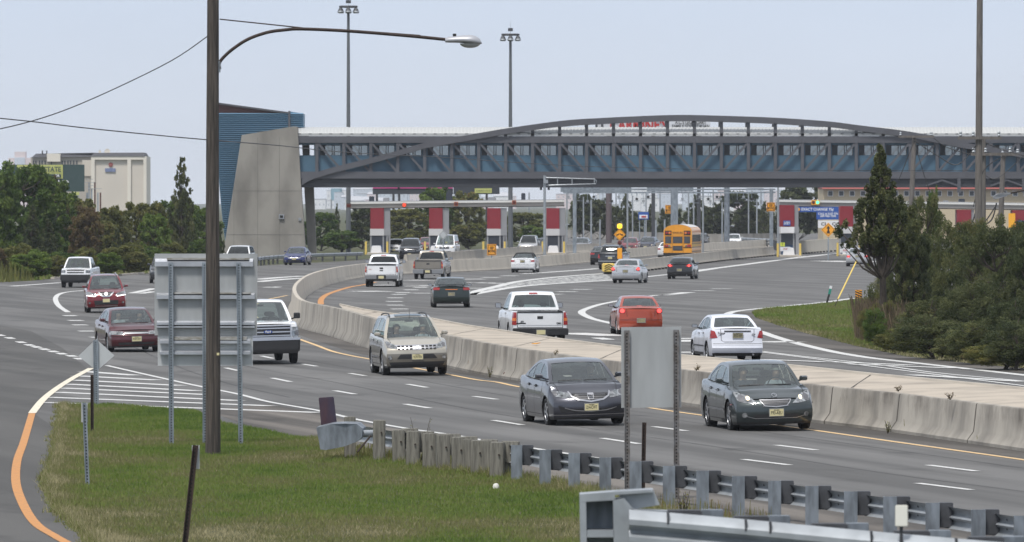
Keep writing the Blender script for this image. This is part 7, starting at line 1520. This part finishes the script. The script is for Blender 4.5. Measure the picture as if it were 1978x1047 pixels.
def crown_pts(kind, n, seed):
    """unit crown: height 1, radius about .5, base at z = 0"""
    r = np.random.default_rng(seed); P_ = []; T_ = []
    if kind == 'bush':
        K = 110; c = r.normal(0, 1, (K, 3)); c /= np.linalg.norm(c, axis=1)[:, None]; c *= r.uniform(.45, 1.0, (K, 1)); cen = np.c_[c[:, 0]*.40, c[:, 1]*.40, .50+c[:, 2]*.40]; rad = r.uniform(.035, .105, K)
    elif kind == 'tree':
        K = 130; z = r.uniform(.18, .98, K); rr = .46*np.sqrt(np.clip(1-((z-.52)/.52)**2, .04, 1))*r.uniform(.35, 1.05, K); a = r.uniform(0, 6.28, K); cen = np.c_[rr*np.cos(a), rr*np.sin(a), z]; rad = r.uniform(.025, .085, K)
    elif kind == 'cone':
        K = 150; z = r.uniform(0.04, .99, K)**1.1; rr = .40*(1-z)**.75*r.uniform(.2, 1.15, K)+.02; a = r.uniform(0, 6.28, K); cen = np.c_[rr*np.cos(a), rr*np.sin(a), z]; rad = .018+.06*(1-z)*r.uniform(.6, 1.3, K)
    elif kind == 'cedar':                                           # open, irregular, with a thin leader
        K = 260; z = r.uniform(.46, 1.0, K); prof = np.interp(z, [.22, .44, .52, .58, .66, .75, .85, 1], [.08, .26, .46, .44, .35, .18, .11, .02]); rr = prof*r.uniform(.15, 1.1, K); a = r.uniform(0, 6.28, K); cen = np.c_[rr*np.cos(a), rr*np.sin(a), z]; rad = np.interp(z, [.2, .7, 1], [.042, .032, .016])*r.uniform(.5, 1.5, K)
    w_ = rad**2; w_ /= w_.sum(); idx = r.choice(K, n, p=w_); d = r.normal(0, 1, (n, 3)); d /= np.linalg.norm(d, axis=1)[:, None]; q = r.uniform(0, 1, n)**.45
    pts = cen[idx]+d*(rad[idx]*q)[:, None]*np.array([1.15, 1.15, .85]); ct = r.uniform(-.26, .30, K)
    tone = .36+ct[idx]+r.normal(0, .11, n); pts[:, 2] = np.maximum(pts[:, 2], 0.0)
    return pts, tone, cen
def make_tree(name, kind, h, w_, n, leaf, m, seed, label, cat, group=None):
    root = empty(name, (0, 0, 0)); tag(root, label, cat, group); pts, tone, cen = crown_pts(kind, n, seed); base = .0 if kind in ('bush', 'cone') else 0
    pts = pts*np.array([w_, w_*.8, h]); cen = cen*np.array([w_, w_*.8, h]); o = bpy.data.objects.new('crown', leaf_mesh('crown', pts, leaf, tone, m)); C.objects.link(o); o.parent = root
    r = random.Random(seed); t = MB().use('bark'); rt = h*.018+.03; k = 8; tr = [(math.sin(i*1.3+seed)*rt*.8, math.cos(i*1.7+seed)*rt*.6, h*.86*i/k) for i in range(k+1)]; t.tube(tr, [rt*(1-.85*i/k) for i in range(k+1)], 8)
    for c in list(cen)[::3]:
        z0 = max(.05*h, c[2]-h*.14); i = min(k, int(z0/(h*.86)*k)); s = Vector(tr[i]); e = Vector(c); mid = s.lerp(e, .5)+Vector((0, 0, -.03*h)); t.tube([s, mid, e], [rt*.35, rt*.22, rt*.08], 5)
    t.build('trunk', root, smooth=60); return root
def clone(root, loc, rz, sc, label=None):
    c = root.copy(); C.objects.link(c); c.location = loc; c.rotation_euler = (0, 0, rz); c.scale = sc
    if label: c['label'] = label
    for ch in root.children: d = ch.copy(); C.objects.link(d); d.parent = c
    return c
proto = {}
def getp(kind, m, seed, far_):
    key = (kind, m, seed, far_)
    if key not in proto: 
        n = {'near': 20000, 'mid': 13000, 'far': 7000}[far_]; leaf = {'near': .085, 'mid': .16, 'far': .24}[far_]
        proto[key] = [make_tree({'bush': 'shrub', 'tree': 'leafy_tree', 'cone': 'conifer', 'cedar': 'cedar_tree'}[kind], kind, 6.0, 6.0, n, leaf, m, seed, '', 'shrub' if kind == 'bush' else 'tree'), False]
    return proto[key]
ORD = ['first','second','third','fourth','fifth','sixth','seventh','eighth','ninth','tenth','eleventh','twelfth','thirteenth','fourteenth','fifteenth','sixteenth','seventeenth','eighteenth','nineteenth','twentieth']
def put(kind, m, px, pyb, ytop, wpx, far_='mid', D=None, seed=0, label='', group=None, ysc=1.0):
    D = D or G(px, pyb).y; k = F/D; e = getp(kind, m, seed % 3, far_); z = Zat(ytop, D); h = z; sc = (wpx/k/6.0, wpx/k/6.0*ysc, h/6.0); loc = (Xat(px, D), D, 0)
    if not e[1]: o = e[0]; e[1] = True; o.location = loc; o.rotation_euler = (0, 0, seed*1.1); o.scale = sc
    else: o = clone(e[0], loc, seed*1.1, sc)
    o['label'] = label; o['category'] = 'shrub' if kind == 'bush' else 'tree'
    if group: o['group'] = group
    return o
# left belt of trees: (kind, leaf, px, ybase, ytop, width px, words)
left = [('tree','leaf_green',-20,528,330,150,'broad green tree at the left edge'),('tree','leaf_green',45,524,318,180,'tallest green tree covering the billboard'),('tree','leaf_green',105,520,352,130,'green tree in front of the billboard'),
 ('tree','leaf_brown',100,518,345,70,'thin reddish tree beside the billboard'),('cone','leaf_dark',62,530,395,90,'dark conifer below the billboard'),('cone','leaf_dark',93,528,420,70,'dark low conifer right of the other one'),
 ('tree','leaf_olive',140,518,385,120,'olive tree under the steel frame'),('tree','leaf_brown',165,522,400,90,'brownish tree below the steel frame'),('bush','leaf_olive',30,540,465,110,'bushy olive shrub at the far left verge'),('bush','leaf_brown',-25,541,470,100,'brown shrub at the left edge'),
 ('tree','leaf_olive',215,516,400,110,'olive tree below the hotel'),('tree','leaf_olive',262,512,392,90,'thin yellowish tree in front of the hotel corner'),('cone','leaf_dark',226,526,440,46,'small dark conifer below the hotel'),('tree','leaf_olive',190,520,425,120,'dull olive tree left of the small conifer'),
 ('cone','leaf_cedar',352,515,300,92,'tall pointed cedar left of the utility pole'),('tree','leaf_green',345,512,388,120,'bright green tree at the foot of the tall cedar'),('tree','leaf_olive',300,514,392,80,'dull tree between the hotel and the tall cedar'),('tree','leaf_green',390,510,400,90,'green tree behind the utility pole'),
 ('bush','leaf_green',120,536,480,90,'low green shrub behind the white truck'),('bush','leaf_olive',165,534,470,80,'low olive shrub right of the white truck'),('bush','leaf_olive',240,530,465,110,'wide shrub behind the red crossover'),('bush','leaf_green',285,526,470,90,'green shrub left of the large sign back'),('bush','leaf_olive',330,522,462,100,'shrub just above the large sign back'),('bush','leaf_brown',75,538,490,70,'rusty low shrub left of the white truck'),('bush','leaf_green',390,516,455,90,'green shrub behind the pole and sign'),('cone','leaf_dark',425,505,430,30,'dark narrow conifer between pole and pylon'),('bush','leaf_lime',60,541,478,100,'yellowish low shrub at the far left verge'),('bush','leaf_olive',110,538,488,80,'low olive shrub hidden behind the white truck'),('bush','leaf_lime',205,533,482,90,'yellow-green low shrub above the red crossover'),('bush','leaf_olive',265,529,490,80,'low shrub on the verge left of the sign'),('tree','leaf_lime',300,518,415,90,'yellow-green tree left of the sign'),('bush','leaf_lime',315,524,480,80,'pale low shrub at the sign edge')]
for i, (kd, lf, px, yb, yt, wp_, lab) in enumerate(left): put(kd, lf, px, yb, yt, wp_, 'mid', seed=i, label=lab+', in the left tree belt', group='left tree belt')
# trees behind the toll booths and under the bridge
mid = [('tree','leaf_green',620,492,412,80,'bright green tree right of the concrete pylon'),('tree','leaf_dark',700,488,400,90,'dark tree behind the leftmost booth'),('cone','leaf_dark',651,486,392,26,'small dark conifer behind the left mast'),('tree','leaf_olive',790,486,405,110,'leafy tree between the first two booths'),('tree','leaf_green',845,485,362,110,'tall tree rising through the canopy line'),('tree','leaf_olive',900,485,372,90,'yellow-green tree between booths two and three'),
 ('tree','leaf_olive',1010,482,412,110,'green tree right of the third booth'),('bush','leaf_green',660,495,440,110,'shrub mass left of the leftmost booth'),('bush','leaf_olive',780,490,440,90,'shrub between booths one and two'),('bush','leaf_olive',905,488,425,90,'light shrub between booths two and three'),('bush','leaf_green',1030,486,430,90,'shrub by the fourth booth')]
for i, (kd, lf, px, yb, yt, wp_, lab) in enumerate(mid): put(kd, lf, px, yb, yt, wp_, 'far', D=G(px, yb).y+50, seed=i, label=lab+', beyond the toll plaza', group='trees behind the left booths')
far_l = [('tree','leaf_dark',1125,1000,375,70),('cone','leaf_dark',1210,990,372,60),('cone','leaf_dark',1257,990,394,34),('tree','leaf_dark',1160,1000,385,60),('cone','leaf_dark',1345,980,375,90),('tree','leaf_dark',1425,990,372,110),('tree','leaf_dark',1370,990,400,80),('cone','leaf_dark',1477,980,388,46),('tree','leaf_dark',1455,990,405,70),('tree','leaf_dark',1540,980,358,110),('tree','leaf_dark',1590,980,360,90),('cone','leaf_dark',1280,990,402,40),('tree','leaf_dark',1230,1000,412,60),('tree','leaf_dark',1305,1000,405,60),('tree','leaf_dark',1185,1000,400,50),('tree','leaf_dark',1640,1000,368,60),('tree','leaf_dark',1510,1000,400,60)]
for i, (kd, lf, px, D, yt, wp_) in enumerate(far_l): put(kd, lf, px, 0, yt, wp_, 'far', D=D-60, seed=i+1, label='dark %s beyond the road behind the gantry, %s of its row from the left' % ('conifer' if kd == 'cone' else 'tree', ORD[sorted(f[2] for f in far_l).index(px)]), group='dark trees beyond the gantry')
# right-hand thicket
ced = make_tree('cedar_tree', 'cedar', 7.2, 3.3, 30000, .060, 'leaf_cedar', 11, 'tall open cedar with a thin pointed top at the left end of the right-hand thicket', 'tree'); g = G(1700, 662); ced.location = g; ced.scale = (1.0, 1.0, Zat(283, g.y)/7.2)
right = [('tree','leaf_cedar',1790,640,378,120,'cedar rising left of the wooden poles'),('tree','leaf_cedar',1735,648,395,130,'cedar leaning against the tall one'),('tree','leaf_green',1803,635,366,60,'slender light green tree below the leaning pole'),('tree','leaf_cedar',1850,660,430,150,'dense cedar below the wooden poles'),('tree','leaf_dark',1920,680,440,190,'wide dark cedar at the right edge'),('tree','leaf_dark',1980,690,455,170,'darkest cedar cut by the right edge'),
 ('bush','leaf_dark',1880,690,520,170,'dark shrub in front of the wide cedar'),('bush','leaf_cedar',1800,680,560,150,'cedar shrub over the reeds'),('bush','leaf_olive',1722,664,570,90,'olive shrub right of the tall cedar trunk'),('bush','leaf_cedar',1760,676,600,100,'dull shrub among the reeds'),('bush','leaf_olive',1722,680,640,110,'low green shrub below the tall cedar'),('bush','leaf_olive',1820,694,628,110,'olive weeds below the cedar shrub'),('bush','leaf_olive',1685,664,580,72,'olive shrub leaning over the grass'),('bush','leaf_dark',1960,705,560,170,'dark shrub at the right edge'),('bush','leaf_green',1690,670,585,100,'fresh green shrub at the foot of the tall cedar'),('bush','leaf_olive',1700,640,530,60,'olive shrub beside the striped panel'),('bush','leaf_olive',1745,684,625,130,'low green shrub at the grass edge'),('bush','leaf_cedar',1860,698,630,210,'low green shrub under the dark cedar'),('bush','leaf_olive',1945,714,655,210,'low weedy shrub near the right edge'),('tree','leaf_dark',1860,668,470,140,'dark inner cedar behind the shrubs'),('tree','leaf_dark',1765,655,450,120,'dark inner cedar behind the reeds'),('bush','leaf_dark',1800,694,600,200,'dark low shrub reaching the verge'),('bush','leaf_cedar',1880,704,610,200,'cedar shrub reaching the verge'),('bush','leaf_dark',1965,716,600,200,'dark shrub reaching the verge at the right edge'),('tree','leaf_cedar',1885,670,425,150,'full cedar between the wooden poles and the edge'),('tree','leaf_cedar',1745,655,430,130,'full cedar filling the gap behind the tall one'),('tree','leaf_cedar',1955,675,420,150,'tallest cedar at the right edge')]
for i, (kd, lf, px, yb, yt, wp_, lab) in enumerate(right): put(kd, lf, px, yb, yt, wp_, 'near', seed=i+2, label=lab+', in the right-hand thicket', group='right-hand thicket', ysc=.8)
def stalks(name, n, px0, px1, y0, y1, h, wid, m, label, tone=.4, spread=.5):
    v = np.zeros((n, 4, 3)); ts = np.zeros(n)
    for i in range(n):
        px = random.uniform(px0, px1); f = (px-px0)/(px1-px0); g = G(px, y0+(y1-y0)*f+random.uniform(-14, 2)); hh = h*random.uniform(.5, 1.15); a = random.uniform(0, 3.14); lx_, ly_ = random.gauss(0, .12)*hh, random.gauss(0, .12)*hh
        c, s = math.cos(a)*wid, math.sin(a)*wid; v[i] = [(g.x-c, g.y-s, 0), (g.x+c, g.y+s, 0), (g.x+lx_+c*.4, g.y+ly_, hh), (g.x+lx_*.9-c*.4, g.y+ly_, hh*.98)]; ts[i] = tone+random.gauss(0, .2)
    me = bpy.data.meshes.new(name); me.vertices.add(4*n); me.vertices.foreach_set('co', v.reshape(-1)); me.loops.add(4*n); me.loops.foreach_set('vertex_index', np.arange(4*n)); me.polygons.add(n); me.polygons.foreach_set('loop_start', np.arange(n)*4); me.update(calc_edges=True)
    at_ = me.attributes.new('tone', 'FLOAT', 'FACE'); at_.data.foreach_set('value', np.clip(ts, 0, .8).astype(np.float32)); me.materials.append(M[m]); o = bpy.data.objects.new(name, me); C.objects.link(o); o['kind'] = 'stuff'; o['label'] = label; o['category'] = 'reeds'; return o
stalks('reeds', 3600, 1652, 1800, 655, 680, 1.3, .009, 'reed_leaf', 'tall dry tan reeds at the foot of the right-hand thicket', .25); stalks('verge_weeds', 500, -20, 60, 545, 541, 1.2, .03, 'leaf_olive', 'dry weeds at the foot of the left tree belt', .5)
stalks('rail_weeds', 900, 690, 990, 884, 922, .22, .010, 'leaf_olive', 'weeds around the wooden guardrail posts', .5); stalks('gravel_weeds', 220, 1230, 1500, 985, 1025, .26, .008, 'leaf_olive', 'weeds on the gravel behind the steel guardrail', .6); stalks('median_weeds', 260, 900, 1978, 716, 870, .30, .012, 'leaf_olive', 'small weeds at the foot of the median wall', .5)
def weed(px, yb, h, n, lab, m='leaf_olive', z=0.0, spread=.10):
    g = G(px, yb, z); t = MB().use('bark'); pts = []
    for i in range(n):
        a = random.uniform(0, 6.28); l = Vector((math.cos(a)*spread*h*2, math.sin(a)*spread*h*2, h*random.uniform(.6, 1))); t.tube([(0,0,0), l*.5+Vector((0,0,.04*h)), l], [.010, .007, .003], 4)
        for k in range(14): pts.append(np.array(l*(random.uniform(.2, 1)))+rng.normal(0, .02, 3))
    o = empty('weed', g); tag(o, lab, 'weed'); t.build('stem', o); q = bpy.data.objects.new('leaves', leaf_mesh('leaves', np.array(pts), .02, rng.uniform(.3, .8, len(pts)), m)); C.objects.link(q); q.parent = o
weed(812, 900, .95, 4, 'tall thin green weed standing among the wooden guardrail posts'); weed(946, 730, .35, 6, 'small weed at the foot of the median wall right of the beige crossover'); weed(1715, 838, .30, 7, 'green weed at the median wall, second joint right of the green-grey saloon'); weed(1320, 1008, .5, 8, 'bushy weed between the posts right of the blank sign')
for x, yb, lab in [(1072,686,'reddish tuft on the median cap left of the blank sign'),(1735,756,'sprawling dry weed on the median cap'),(1835,772,'dry weed on the cap, right of the sprawling one'),(1345,716,'bare twig on the median cap between the blank sign and the green-grey saloon')]: weed(x, yb, .14, 6, lab, 'leaf_brown', .85, .30)
# ================================================================= haze
hz = MB().add([(x, y, z) for z in (-1.0, 70.0) for y in (-60, 7400) for x in (-1400, 1400)], [(0,2,3,1),(4,5,7,6),(0,1,5,4),(2,6,7,3),(0,4,6,2),(1,3,7,5)])
if HAZE:
    m = bpy.data.materials.new('haze'); m.use_nodes = True; n = m.node_tree; n.nodes.clear(); o_ = n.nodes.new('ShaderNodeOutputMaterial'); v = n.nodes.new('ShaderNodeVolumePrincipled'); v.inputs['Color'].default_value = (.86, .91, 1.0, 1); v.inputs['Density'].default_value = HAZE; v.inputs['Anisotropy'].default_value = .1; n.links.new(v.outputs[0], o_.inputs['Volume'])
    hz.use(m); ho = hz.build('haze'); ho['kind'] = 'stuff'; ho['label'] = 'thin pale haze filling the air'; ho['category'] = 'haze'; m.volume_intersection_method if False else None
